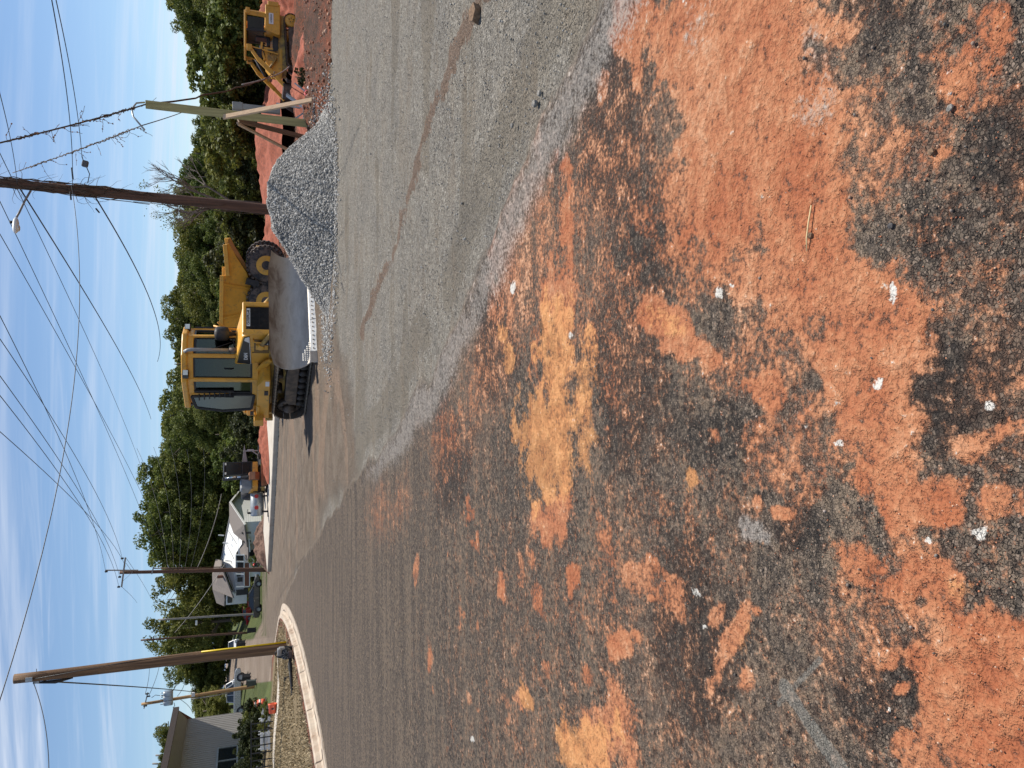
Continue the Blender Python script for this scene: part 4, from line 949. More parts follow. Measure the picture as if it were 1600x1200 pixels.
def make_excavator():
    p = on(744, 51.0, 412); t = thing('mini_excavator', 'small yellow and black excavator with an upright black cab, parked behind the far kerb', 'excavator', (p.x, p.y, p.z), R(-70))
    # local x forward
    for s in (-1, 1):
        mb = MB(); track_mesh(mb, -.75, .75, .24, .24, .27, .27, s*.72, .34, 30, .02, .03); tr = mb.build('track', [blk, steelr], t)
        mb = MB(); mb.box((0, s*.72, .27), (1.4, .2, .22)); mb.build('track_frame', yeld, tr, .02)
    mb = MB(); mb.box((0, 0, .36), (.9, 1.2, .2)); mb.cyl((0, 0, .5), .4, .14, 'z', 20); mb.build('undercarriage', steelr, t, .01)
    mb = MB(); mb.box((1.15, 0, .22), (.08, 1.75, .36)); mb.bar((.4, .4, .3), (1.1, .4, .25), .08, .12); mb.bar((.4, -.4, .3), (1.1, -.4, .25), .08, .12); mb.build('dozer_blade', mat('faded_orange_steel', (.30, .12, .05), .7, 0, .3, 5), t, .01)
    mb = MB(); mb.prism([(-.95, -.7), (-.85, .78), (.60, .82), (.75, .2), (.75, -.82), (-.6, -.82)], 'z', .58, .92); body = mb.build('house_frame', yel, t, .04)
    mb = MB(); mb.prism([(-1.05, .90), (-1.0, 1.5), (-.6, 1.66), (.20, 1.62), (.35, .90)], 'y', -.84, -.10); mb.build('engine_hood', grey, t, .10, seg=3)
    mb = MB(); mb.prism([(-1.0, .86), (-.98, 1.15), (.30, .98), (.34, .86)], 'y', -.862, -.845); mb.build('side_stripe', yel, t)
    # cab on the far side in the picture (local +y)
    cm = MB(); c0 = [(.62, .02), (.62, .80), (-.55, .80), (-.55, .02)]
    for x, y in c0: cm.bar((x, y, .9), (x*.95, y, 2.52), .07, .07)
    cm.box((.02, .41, 2.56), (1.30, .90, .10)); cm.box((.02, .41, .95), (1.2, .82, .12)); cm.bar((.62, .02, 1.5), (.62, .80, 1.5), .05); cm.bar((.02, .80, .9), (.02, .80, 2.5), .05)
    cab = cm.build('cab', blk2, t, .015)
    mb = MB(); mb.box((.03, .41, 2.625), (1.24, .84, .03)); mb.build('cab_roof', galv, cab)
    for a, b in (((.62, .06), (.62, .76)), ((.58, .80), (-.5, .80)), ((-.55, .06), (-.55, .76)), ((.58, .02), (-.5, .02))):
        mb = MB(); mb.add([(a[0], a[1], 1.0), (b[0], b[1], 1.0), (b[0], b[1], 2.48), (a[0], a[1], 2.48)], [(0, 1, 2, 3)]); mb.build('window', wglass, cab)
    mb = MB(); mb.box((-.15, .41, 1.3), (.45, .45, .15)); mb.box((-.35, .41, 1.65), (.12, .42, .6)); mb.build('seat', blk2, cab, .03)
    mb = MB(); mb.bar((.70, -.28, .85), (1.05, -.28, 1.55), .18, .26); mb.bar((1.03, -.28, 1.5), (.72, -.28, 2.66), .17, .24); bm_ = mb.build('boom', blk, t, .02)
    mb = MB(); mb.tube([(.98, -.28, .95), (1.18, -.28, 1.8)], .05, 10); mb.build('boom_cylinder', chrome, bm_)
    mb = MB(); mb.bar((.72, -.28, 2.62), (1.25, -.28, 1.1), .14, .20); am = mb.build('arm', blk, t, .02)
    mb = MB(); mb.tube([(1.0, -.28, 2.5), (1.28, -.28, 1.9)], .045, 10); mb.build('arm_cylinder', chrome, am)
    mb = MB(); mb.prism([(1.1, 1.15), (1.42, 1.1), (1.52, .75), (1.30, .50), (1.05, .55), (1.2, .7), (1.25, .95)], 'y', -.52, -.04); mb.build('bucket', mat('bucket_brown_steel', (.22, .10, .05), .6, .2, .3, 5), t, .01)
    for s in (0, 1): mb = MB(); mb.box((.66, .1+s*.6, 2.5), (.08, .14, .1)); mb.build('work_lamp', lampg, cab)
    return t
make_excavator()

def tank_trailer():
    p = on(787, 51.5, 412); t = thing('fuel_tank', 'grey cylindrical tank with two round red and white decals, behind the far kerb', 'fuel tank', (p.x, p.y, p.z), R(8))
    mb = MB(); mb.lathe([(.02, -.78), (.28, -.77), (.37, -.72), (.40, -.66), (.40, .66), (.37, .72), (.28, .77), (.02, .78)], (0, 0, .74), 'x', 28); tk = mb.build('tank_shell', galv, t)
    mb = MB(); mb.box((-.5, 0, .2), (.1, .7, .4)); mb.box((.5, 0, .2), (.1, .7, .4)); mb.box((0, -.3, .05), (1.7, .08, .1)); mb.box((0, .3, .05), (1.7, .08, .1)); mb.build('skid', blk, t)
    mb = MB(); mb.cyl((-.55, 0, 1.17), .07, .14, 'z', 12); mb.tube([(-.55, 0, 1.2), (-.5, -.1, 1.35), (-.3, -.2, 1.3)], .02, 6); mb.box((-.55, 0, 1.28), (.12, .2, .1)); mb.build('hand_pump', blk, t)
    for x in (-.22, .5):
        mb = MB(); c = (x, -.405, .78); mb.lathe([(.001, 0), (.13, 0), (.13, -.006), (.001, -.006)], c, 'y', 24); d = mb.build('round_decal', white, tk)
        mb = MB(); mb.lathe([(.105, -.007), (.13, -.007), (.13, -.010), (.105, -.010)], c, 'y', 24); mb.box((x, -.414, .78), (.15, .006, .05)); mb.box((x, -.414, .84), (.09, .006, .03)); mb.box((x, -.414, .72), (.09, .006, .03)); mb.build('decal_mark', redp, d)
tank_trailer()
p = on(765, 54.5, 412); t = thing('cable_reel', 'large dark round water tank standing behind the mini excavator', 'tank', (p.x, p.y, p.z), R(20))
t.name = 'water_tank'
mb = MB(); mb.lathe([(.02, -.6), (.5, -.6), (.62, -.5), (.64, -.2), (.64, .2), (.62, .5), (.5, .6), (.02, .6)], (0, 0, .95), 'x', 28); mb.build('tank_shell', blk, t)
mb = MB(); mb.box((0, 0, .2), (1.4, 1.0, .12)); mb.box((-.6, 0, .1), (.1, 1.0, .2)); mb.box((.6, 0, .1), (.1, 1.0, .2)); mb.box((.72, 0, 1.0), (.14, .5, .5)); mb.build('skid', blk2, t)
p = on(712, 52.0, 412); t = thing('equipment_trailer', 'small trailer with a tilted grey steel ramp beside the mini excavator', 'trailer', (p.x, p.y, p.z), R(10))
mb = MB(); mb.box((0, 0, .45), (1.3, 1.2, .12)); mb.bar((-.9, 0, .45), (-1.5, 0, .38), .1, .1); mb.build('trailer_bed', blk, t, .01)
mb = MB(); mb.prism([(-.75, 1.10), (.72, 1.36), (-.70, 1.52)], 'y', -.5, -.42); mb.build('ramp', grey, t, .005)
mb = MB(); mb.bar((.3, -.46, .45), (.3, -.46, 1.3), .07); mb.bar((-.6, -.46, .45), (-.6, -.46, 1.2), .06); mb.bar((-.3, -.5, .1), (.3, -.5, .9), .06); mb.box((.35, -.5, .98), (.1, .05, .4)); mb.build('ramp_post', galv, t)
for s in (-1, 1): mb = MB(); wheel(mb, (0, s*.66, .28), .28, .18, 18); mb.build('wheel', tyre, t)

# ================================================================ STONE PILE, LOOSE STONES, DIRT
def stone_shapes():
    import bmesh
    out = []
    for q in range(6):
        b = bmesh.new(); bmesh.ops.create_icosphere(b, subdivisions=1, radius=1)
        sc = (random.uniform(.8, 1.25), random.uniform(.6, 1.0), random.uniform(.5, .85))
        V = np.array([[v.co[i]*sc[i]*(1+random.uniform(-.22, .22)) for i in range(3)] for v in b.verts]); Fq = np.array([[v.index for v in f.verts] for f in b.faces]); b.free(); out.append((V, Fq))
    return out
STN = stone_shapes()
def scatter_mesh(P, Rd, name, matl, parent=None):
    Vs = []; Fs = []; o = 0
    n = len(P); ang = rng.random((n, 3))*6.28; kind = rng.integers(0, 6, n)
    for k in range(6):
        idx = np.where(kind == k)[0]
        if not len(idx): continue
        V, Fq = STN[k]; a, b, c = ang[idx].T
        ca, sa, cb, sb, cc_, sc_ = np.cos(a), np.sin(a), np.cos(b)*1, np.sin(b), np.cos(c), np.sin(c)
        Rm = np.empty((len(idx), 3, 3))
        Rm[:, 0, 0] = ca*cb; Rm[:, 0, 1] = ca*sb*sc_-sa*cc_; Rm[:, 0, 2] = ca*sb*cc_+sa*sc_
        Rm[:, 1, 0] = sa*cb; Rm[:, 1, 1] = sa*sb*sc_+ca*cc_; Rm[:, 1, 2] = sa*sb*cc_-ca*sc_
        Rm[:, 2, 0] = -sb; Rm[:, 2, 1] = cb*sc_; Rm[:, 2, 2] = cb*cc_
        W = np.einsum('nij,vj->nvi', Rm, V)*Rd[idx][:, None, None]+P[idx][:, None, :]
        Vs.append(W.reshape(-1, 3)); Fs.append((Fq[None]+(np.arange(len(idx))*len(V))[:, None, None]+o).reshape(-1, 3)); o += len(idx)*len(V)
    return npmesh(name, np.concatenate(Vs), np.concatenate(Fs), matl, parent)
def stonemat(name, stops, rough=.85):
    m, nt, b = newmat(name); g = nt.nodes.new('ShaderNodeNewGeometry')
    c = ramp(nt, g.outputs['Random Per Island'], stops)
    c = mixc(nt, 1.0, c, ramp(nt, noise(nt, objvec(nt), 60, 4), [(.3, (.75,)*3), (.7, (1.2,)*3)]), 'MULTIPLY')
    L(nt, c, b.inputs['Base Color']); b.inputs['Roughness'].default_value = rough; return m
pile_stone = stonemat('crushed_grey_stone', [(0, (.18, .168, .150)), (.4, (.31, .29, .262)), (.75, (.45, .425, .385)), (1, (.64, .605, .55))])
loose = stonemat('loose_stone', [(0, (.08, .075, .07)), (.3, (.16, .12, .09)), (.6, (.24, .21, .18)), (.85, (.33, .20, .13)), (1, (.46, .43, .40))])
loosered = stonemat('clay_crumb', [(0, (.18, .07, .04)), (.35, (.38, .13, .06)), (.7, (.50, .21, .11)), (1, (.60, .40, .27))])
# outline of the heap seen from the kerb side; ridge runs left to right
PC = (3.35, 16.35)
def pileh(X, Y):
    u = (X-PC[0]); v = (Y-PC[1])
    top = np.interp(u, [-2.3, -1.9, -1.25, -.75, -.15, .35, .8, 1.25, 1.7, 2.1, 2.45], [0, .06, .48, .78, 1.10, 1.24, 1.20, 1.02, .62, .18, 0])
    hwf = np.interp(u, [-2.3, -1.5, 0, 1.2, 2.45], [.25, .75, 1.50, 1.35, .25])
    q = np.clip(1-np.abs(v)/hwf, 0, 1)
    return top*np.clip(q*1.12, 0, 1)**.95
def build_pile():
    xs = np.linspace(PC[0]-2.4, PC[0]+2.5, 100); ys = np.linspace(PC[1]-1.9, PC[1]+1.9, 80); X, Y = np.meshgrid(xs, ys)
    h = pileh(X, Y); Z = H(X, Y)-.03+h+(fbm(X*5, Y*5, 4, 3)-.5)*.08*(h > .02)
    V = np.stack([X.ravel(), Y.ravel(), Z.ravel()], 1); i = np.arange(79)[:, None]*100; j = np.arange(99)[None]
    Fc = np.stack([i+j, i+j+1, i+101+j, i+100+j], -1).reshape(-1, 4)
    keep = (h.ravel()[Fc] > .0).any(1); o = npmesh('gravel_pile', V, Fc[keep], mat('pile_core', (.10, .10, .10), .9, 0, .3, 20), smooth=True)
    n = 46000; x = rng.uniform(PC[0]-2.4, PC[0]+2.6, n); y = rng.uniform(PC[1]-1.8, PC[1]+1.8, n); hh = pileh(x, y); k = hh > .015; x, y, hh = x[k], y[k], hh[k]
    z = H(x, y)-.03+hh+(fbm(x*5, y*5, 4, 3)-.5)*.08
    rd = .012+.020*rng.random(len(x))**2.6
    st = scatter_mesh(np.stack([x, y, z], 1), rd, 'stones', pile_stone, o); st['kind'] = 'stuff'
    return tag(o, 'heap of crushed grey stone between the bulldozer blade and the braced wooden post', 'gravel pile')
build_pile()
# run-out stones around the heap and loose stones everywhere
def loose_stones():
    n = 2600; a = rng.random(n)*6.28; r = 1+.22*np.abs(rng.normal(size=n)); x = PC[0]+2.2*np.cos(a)*r; y = PC[1]+1.45*np.sin(a)*r
    k = pileh(x, y) < .03; x, y = x[k], y[k]; z = H(x, y)+.004
    o = scatter_mesh(np.stack([x, y, z], 1), .012+.02*rng.random(len(x))**2, 'loose_gravel', pile_stone); tag(o, kind='stuff')
    P = []; Rd = []
    NP = np.array(NONASP)
    n = 34000; th = rng.uniform(-.62, .62, n); d = 1.3*np.exp(rng.random(n)*2.5); x = d*np.sin(th); y = d*np.cos(th)
    k = (poly_sd(NONASP, x, y) > .1) & (poly_sd(REDZ, x, y) < 0); x, y = x[k], y[k]; z = H(x, y)
    rd = .0022+.0075*rng.random(len(x))**4+.008*(rng.random(len(x)) > .997)
    o = scatter_mesh(np.stack([x, y, z+rd*.2], 1), rd, 'loose_gravel', stonemat('road_base_stone', [(0, (.20, .185, .165)), (.6, (.29, .27, .24)), (1, (.42, .395, .36))])); tag(o, kind='stuff')
    n = 7500; th = rng.uniform(-.62, .62, n); d = 1.15*np.exp(rng.random(n)**1.3*2.2); x = d*np.sin(th); y = d*np.cos(th)
    k = (poly_sd(NONASP, x, y) < .0) & (poly_sd(ISL, x, y) < -.1); x, y = x[k], y[k]; z = H(x, y)
    rd = .0010+.0028*rng.random(len(x))**3
    o = scatter_mesh(np.stack([x, y, z+rd*.5], 1), rd, 'road_grit', loosered); tag(o, kind='stuff')
    n = 650; th = rng.uniform(-.62, .62, n); d = 1.15*np.exp(rng.random(n)**1.1*2.0); x = d*np.sin(th); y = d*np.cos(th)
    k = (poly_sd(NONASP, x, y) < .0) & (poly_sd(ISL, x, y) < -.1); x, y = x[k], y[k]; z = H(x, y)
    rd = .002+.0055*rng.random(len(x))**4
    o = scatter_mesh(np.stack([x, y, z+rd*.5], 1), rd, 'road_grit', loose); tag(o, kind='stuff')
    # clods and crumbs of the red bank
    n = 9000; x = rng.uniform(4.6, 17, n); y = 15.4+25*rng.random(n)**2.2; k = poly_sd(REDZ, x, y) > .0; x, y = x[k], y[k]
    rd = .006+.045*rng.random(len(x))**6
    o = scatter_mesh(np.stack([x, y, H(x, y)+rd*.2], 1), rd, 'clay_clods', loosered); tag(o, kind='stuff')
loose_stones()
# single stones one can pick out
def rock(x, y, r, label, m):
    p = G(x, y); p.z = Hs(p.x, p.y)
    V, Fq = random.choice(STN); mb = MB(); mb.add([tuple(c*r for c in v) for v in V], [tuple(f) for f in Fq]); o = mb.build('rock', m)
    md = o.modifiers.new('s', 'SUBSURF'); md.levels = md.render_levels = 1; md.subdivision_type = 'SIMPLE'
    o.location = p+Vector((0, 0, r*.35)); o.rotation_euler = (0, 0, random.random()*6); tag(o, label, 'rock')
rk1 = mat('brown_clod', (.24, .15, .09), .95, 0, .3, 40, bump=.8, bs=60); rk2 = mat('grey_stone', (.27, .25, .22), .8, 0, .3, 50, bump=.5, bs=80)
rock(750, 22, .085, 'large brown clod on the dark stripe of dirt across the gravel', rk1)
rock(845, 146, .022, 'grey stone lying near the edge of the gravel, beside the asphalt', rk2)
rock(838, 162, .028, 'larger grey stone on the smooth strip near the gravel edge', rk2)
rock(802, 196, .022, 'lone grey stone on the smooth compacted gravel', rk2)
rock(1486, 169, .012, 'pale grey pebble on brown speckled asphalt, right of the straw', rk2)
rock(1394, 353, .011, 'small round dark pebble left of the straw on clay', mat('dark_pebble', (.05, .045, .045), .7))
rock(1268, 368, .012, 'brown pebble touching the end of the straw', rk1)
rock(1457, 238, .012, 'brown pebble near the pale pebble on the clay', rk1)
a = G(1271, 321); b = G(1263, 393); mb = MB(); mb.tube([a+Vector((0, 0, .008)), a.lerp(b, .4)+Vector((.002, 0, .011)), a.lerp(b, .7)+Vector((-.001, 0, .012)), b+Vector((0, 0, .006))], [.0022, .0024, .0024, .0016], 6)
tag(mb.build('straw', straw), 'thin pale straw lying across the orange clay', 'straw')

# ================================================================ DRY GRASS on the island
def grassmat():
    m, nt, b = newmat('dry_grass_blade'); g = nt.nodes.new('ShaderNodeNewGeometry')
    c = ramp(nt, g.outputs['Random Per Island'], [(0, (.06, .055, .02)), (.3, (.17, .12, .055)), (.6, (.34, .25, .13)), (1, (.56, .44, .27))])
    L(nt, c, b.inputs['Base Color']); b.inputs['Roughness'].default_value = .8; return m
def grass(n, area, hgt, matl, name='dry_grass', wmul=1):
    x, y = area(n); z = H(x, y); n = len(x)
    a = rng.random(n)*6.28; h = hgt*(.4+rng.random(n)); w_ = (.006+.008*rng.random(n))*wmul; lean = rng.normal(size=(n, 2))*h[:, None]*.8
    dx, dy = np.cos(a)*w_, np.sin(a)*w_
    V = np.stack([np.stack([x-dx, y-dy, z], 1), np.stack([x+dx, y+dy, z], 1), np.stack([x+lean[:, 0], y+lean[:, 1], z+h], 1)], 1).reshape(-1, 3)
    return tag(npmesh(name, V, np.arange(3*n).reshape(-1, 3), matl), kind='stuff')
def isl_area(n):
    x = rng.uniform(-22, -8, n); y = rng.uniform(15, 42, n); s = poly_sd(ISL, x, y)
    k = (s > .72) & (fbm(x*.8, y*.8, 3, 83) > .28) & ((s > 1.0) | (rng.random(n) > .6)); return x[k], y[k]
grass(70000, isl_area, .055, grassmat(), wmul=1.5)

# ================================================================ FOLIAGE
def crown_mesh(name, matl, rx, rz, n_clump, n_leaf, leafs, seed, lobes=7, hollow=.45, droop=0):
    g = np.random.default_rng(seed)
    # lobes give the crown its uneven outline
    L_ = []
    for i in range(lobes):
        a = g.random()*6.28; e = g.uniform(-.9, 1.0); rr = g.uniform(.35, .62)
        L_.append((rx*.55*math.cos(a)*math.sqrt(max(0, 1-.6*e*e)), rx*.55*math.sin(a)*math.sqrt(max(0, 1-.6*e*e)), rz*e*.62, rr))
    L_.append((0, 0, 0, .72))
    C = []
    while len(C) < n_clump:
        l = L_[g.integers(len(L_))]; d = g.normal(size=3); d /= np.linalg.norm(d); r = l[3]*(hollow+(1-hollow)*g.random()**.6)
        C.append((l[0]+d[0]*r*rx, l[1]+d[1]*r*rx, l[2]+d[2]*r*rz*.85))
    C = np.array(C); cs = (.10+.10*g.random(len(C)))*rx
    P = np.repeat(C, n_leaf, 0); q = g.normal(size=P.shape); q /= np.linalg.norm(q, axis=1)[:, None]
    rad = np.repeat(cs, n_leaf)[:, None]*(.55+.5*g.random((len(P), 1)))
    q[:, 2] *= .75; P = P+q*rad; P[:, 2] -= droop*np.hypot(P[:, 0], P[:, 1])
    nrm = q+.9*g.normal(size=q.shape)+np.array([0, 0, .35]); nrm /= np.linalg.norm(nrm, axis=1)[:, None]
    t = np.cross(nrm, g.normal(size=nrm.shape)); t /= np.linalg.norm(t, axis=1)[:, None]; b = np.cross(nrm, t)
    s = leafs*(.5+.9*g.random((len(P), 1)))
    V = np.stack([P-t*s, P-b*s*.62, P+t*s, P+b*s*.62], 1).reshape(-1, 3)
    me_o = npmesh(name, V, np.arange(4*len(P)).reshape(-1, 4), matl); me = me_o.data
    bpy.data.objects.remove(me_o); return me
def trunk_mesh(name, h, r, rx, seed, crown_z):
    g = random.Random(seed); mb = MB(); pts = [Vector((0, 0, -.3))]; x = y = 0
    for k in range(1, 7): x += g.uniform(-.12, .12)*h*.06; y += g.uniform(-.12, .12)*h*.06; pts.append(Vector((x, y, h*.86*k/6)))
    mb.tube(pts, [r*(1-.78*k/6) for k in range(7)], 8)
    for k in range(9):
        i = 2+k % 4; p = pts[i]; a = g.random()*6.28; l = rx*g.uniform(.45, .85); q = p+Vector((math.cos(a)*l, math.sin(a)*l, l*g.uniform(.35, .9)))
        mid = p.lerp(q, .5)+Vector((0, 0, -.08*l)); mb.tube([p, mid, q], [r*.32, r*.2, r*.05], 5)
        for _ in range(2): a2 = a+g.uniform(-1, 1); l2 = l*.5; mb.tube([mid, mid+Vector((math.cos(a2)*l2, math.sin(a2)*l2, l2*.6))], [r*.12, r*.03], 4)
    o = mb.build(name, bark); me = o.data; bpy.data.objects.remove(o); return me
# unit crowns are built for a 10 m tree and scaled
CR = [crown_mesh('crown', leaf, 3.5, 4.3, 210, 120, .105, s_, 9) for s_ in (1, 2, 3)]+[crown_mesh('crown', leafl, 3.4, 4.2, 190, 120, .105, s_, 8) for s_ in (4, 5)]
TR = [trunk_mesh('trunk', 10, .26, 3.4, s_, 5.6) for s_ in (1, 2)]
SH = [crown_mesh('foliage', m_, 1.15, 1.0, 70, 110, .048, s_, 6, .3) for m_, s_ in ((leaf, 11), (leafl, 12), (leafs, 13))]
def tree(x, y, h, wd, label, kind=None, cat='tree', group='trees on the wooded slope', name='tree', z=None):
    kind = random.randrange(5) if kind is None else kind
    t = thing(name, label, cat, (x, y, Hs(x, y) if z is None else z), random.random()*6.28, group)
    sc = h/10; w2 = wd/7.0
    c = bpy.data.objects.new('crown', CR[kind]); COL.objects.link(c); c.parent = t; c.location = (0, 0, 5.55*sc); c.scale = (w2, w2, sc*1.03)
    k = bpy.data.objects.new('trunk', TR[kind % 2]); COL.objects.link(k); k.parent = t; k.scale = (w2, w2, sc)
    return t
PROF_Y = [-60, 0, 30, 60, 90, 115, 135, 150, 170, 200, 240, 260, 300, 350, 400, 450, 480, 520, 560, 600, 630, 650, 680, 700, 720, 740, 760, 800, 830, 850, 880]
PROF_X = [222, 236, 266, 268, 282, 298, 318, 318, 303, 298, 277, 270, 266, 262, 258, 253, 249, 252, 249, 252, 246, 228, 228, 240, 216, 211, 206, 203, 205, 214, 232]
KN = ['dark green tree', 'deep green tree', 'ragged green tree', 'lighter green tree', 'pale green tree']
def nth(i): return f"{i}{'th' if 10 < i % 100 < 14 else {1: 'st', 2: 'nd', 3: 'rd'}.get(i % 10, 'th')}"
NB = [(-40, 120, 'behind the crawler loader'), (120, 240, 'behind the braced wooden post'), (240, 390, 'behind the vine-wrapped pole'), (390, 510, 'behind the dump truck'), (510, 660, 'behind the bulldozer cab'), (660, 775, 'behind the mini excavator'), (775, 900, 'above the white house')]
def where(y):
    for a, b, s in NB:
        if a <= y < b: return s
    return 'at the edge of the woods'
def place_row(ys, Yf, top_off, wf, rowname):
    for iy, y in enumerate(ys):
        y = y+random.uniform(-7, 7); Y = Yf(y)*random.uniform(.95, 1.06)
        if y > 695: Y = max(Y, 119+random.uniform(0, 5))
        xt = np.interp(y, PROF_Y, PROF_X)+top_off+random.uniform(-6, 7)
        base = on(y, Y); top = at(xt, y, Y); h = max(4, (top.z-base.z)/1.0); wd = wf*(h*.62)*random.uniform(.9, 1.25)
        k = random.randrange(5); tree(base.x, base.y, h*1.0, wd, f'{KN[k]} {rowname} {where(y)}, {nth(iy+1)} from the loader end', k)
def tall_d(y): return np.interp(y, [-60, 150, 300, 600, 700, 900], [72, 80, 95, 105, 118, 125])
place_row(range(-62, 890, 35), lambda y: tall_d(y), 5, 1.15, 'on skyline')
place_row(range(-40, 890, 36), lambda y: tall_d(y)*.92, 28, 1.1, 'below skyline')
place_row(range(-50, 890, 38), lambda y: tall_d(y)*.84, 62, 1.15, 'mid-slope')
place_row(range(-40, 740, 40), lambda y: tall_d(y)*.76, 96, 1.3, 'in front row')
# undergrowth along the foot of the woods
def under():
    for ib, y in enumerate(range(-40, 740, 30)):
        Y = float(tall_d(y))*.70; b = on(y+random.uniform(-9, 9), Y); k = random.randrange(3)
        s = thing('bush', f"{['dark', 'light', 'olive'][k]} bush below the woods {where(y)}, {nth(ib+1)} from the loader end", 'bush', b, random.random()*6, 'bushes at the foot of the woods')
        f = bpy.data.objects.new('foliage', SH[k]); COL.objects.link(f); f.parent = s; q = random.uniform(1.9, 3.0); f.scale = (q*1.25, q*1.25, q); f.location = (0, 0, .95*q)
        mb = MB(); 
        for _ in range(3): mb.tube([(0, 0, -.1), (random.uniform(-.5, .5), random.uniform(-.5, .5), 1.4*q*.6)], [.06, .02], 5)
        mb.build('stem', bark, s)
under()
def woods():      # the rest of the wood behind, one mass
    g = rng; n = 52000; y = g.uniform(-90, 905, n); t = g.random(n)
    xt = np.interp(y, PROF_Y, PROF_X); x = xt+26+(425-xt-26)*t
    Yd = tall_d(y)*(1.06+.05*g.random(n)); a = ((1200-y)-600)/F; b = -(x-800)/F; d = b*sp+cp; tt = Yd/d
    P = np.stack([a*tt, Yd, CAMZ+(b*cp-sp)*tt], 1); nr = g.normal(size=P.shape); nr /= np.linalg.norm(nr, axis=1)[:, None]; t1 = np.cross(nr, g.normal(size=P.shape)); t1 /= np.linalg.norm(t1, axis=1)[:, None]; b1 = np.cross(nr, t1); s = .45*(.6+.8*g.random((n, 1)))
    V = np.stack([P-t1*s, P-b1*s*.7, P+t1*s, P+b1*s*.7], 1).reshape(-1, 3)
    tag(npmesh('woods', V, np.arange(4*n).reshape(-1, 4), leaf), kind='stuff')
woods()
# big open tree by the pole and others on the left, with sky showing through
CRO = [crown_mesh('crown', leaf, 3.5, 4.2, 110, 90, .105, s_, 9, .62) for s_ in (21, 22)]
def open_tree(y, Y, xt, wd, label, k=0, zoff=5.5):
    b = on(y, Y); h = at(xt, y, Y).z-b.z; t = thing('tree', label, 'tree', b, random.random()*6)
    sc = h/10; w2 = wd/7
    c = bpy.data.objects.new('crown', CRO[k]); COL.objects.link(c); c.parent = t; c.location = (0, 0, zoff*sc); c.scale = (w2, w2, sc*1.0)
    q = bpy.data.objects.new('trunk', TR[k]); COL.objects.link(q); q.parent = t; q.scale = (w2*.8, w2*.8, sc*.84)
open_tree(925, 128, 206, 11.5, 'tall open tree just left of the crossarm pole, sky between its branches', 0)
open_tree(965, 124, 204, 10.5, 'tall thin-crowned tree with gaps of sky, behind the grey lamp pole', 1)
open_tree(1003, 148, 232, 8.5, 'dense green tree behind the dark pole left of the lamp pole', 0)
open_tree(1030, 152, 246, 8.0, 'rounded tree beyond the leaning brown pole', 1)
tree(*on(1012, 150)[:2], 10.5, 10, 'low bushy tree beside the driveway, right of the brown pole', 3, group=None)
tree(*on(1045, 152)[:2], 7.5, 9, 'low bushy tree left of the brown pole at the top of the driveway', 2, group=None)
tree(*on(985, 146)[:2], 11.5, 12, 'bushy green tree above the lawn behind the red car', 1, group=None)
tree(*on(955, 134)[:2], 11.0, 10, 'low tree between the house and the lawn', 4, group=None)
tree(*on(905, 132)[:2], 13.0, 9, 'green tree showing behind the house roof', 2, group=None)
tree(*on(870, 130)[:2], 15.0, 9, 'tree above the middle of the house roof', 1, group=None)
tree(*on(935, 134)[:2], 10.5, 9, 'tree filling the gap left of the grey roof', 0, group=None)
for y, Y, h, wd, lb in ((1062, 150, 6.2, 9, 'far hedge tree at the top of the driveway'), (1088, 150, 5.6, 10, 'far green tree behind the white car'), (1112, 140, 6, 9, 'green tree beside the grey building'), (1072, 152, 6, 9, 'low green tree behind the silver pickup'), (1100, 104, 4.6, 7, 'leafy green tree between the pickup and the grey building'), (1116, 92, 4.2, 6, 'leafy tree against the wall of the grey building')):
    b = on(y, Y); tree(b.x, b.y, h, wd, lb, random.randrange(3), group=None)
for y, Y, h, wd, lb in ((1140, 120, 11.0, 6, 'green tree top above the grey building roof, nearer the transformer pole'), (1168, 118, 10.6, 6, 'small tree top at the edge of the grey building roof')):
    b = on(y, Y); tree(b.x, b.y, h, wd, lb, 0, group=None)
# bare tree behind the vine-wrapped pole
def bare_tree():
    b = on(318, 62); t = thing('bare_tree', 'nearly leafless grey tree with fine twigs, behind the vine-wrapped pole', 'tree', b); h = at(212, 318, 62).z-b.z
    g = random.Random(5); mb = MB(); tips = []
    def grow(p, d, l, r, dep):
        q = p+d*l; m_ = p.lerp(q, .5)+Vector((g.uniform(-.06, .06), g.uniform(-.06, .06), 0))*l; mb.tube([p, m_, q], [r, r*.8, r*.62], 5 if dep > 1 else 4, cap=False)
        if dep == 0: tips.append(q); return
        for k in range(3 if dep > 1 else 4):
            e = (d+Vector((g.uniform(-.75, .75), g.uniform(-.75, .75), g.uniform(-.15, .5)))).normalized(); grow(p.lerp(q, g.uniform(.55, 1)), e, l*g.uniform(.55, .8), r*.56, dep-1)
    for k in range(4):
        a = k*1.6+.3; grow(Vector((0, 0, h*.30+k*.3)), Vector((math.cos(a)*.65, math.sin(a)*.4, 1)).normalized(), h*.24, .10, 4)
    mb.tube([(0, 0, -.2), (0, 0, h*.5)], [.2, .12], 8); mb.build('trunk', twig, t)
    P = np.array([tuple(q) for q in tips]); P = P[P[:, 0] < .6][::2]; n = len(P); P = np.repeat(P, 5, 0)+rng.normal(size=(n*5, 3))*.16; s = .07
    nr = rng.normal(size=P.shape); nr /= np.linalg.norm(nr, axis=1)[:, None]; t1 = np.cross(nr, rng.normal(size=P.shape)); t1 /= np.linalg.norm(t1, axis=1)[:, None]; b1 = np.cross(nr, t1)
    V = np.stack([P-t1*s, P-b1*s*.6, P+t1*s, P+b1*s*.6], 1).reshape(-1, 3); npmesh('foliage', V, np.arange(4*len(P)).reshape(-1, 4), leafl, t)
bare_tree()

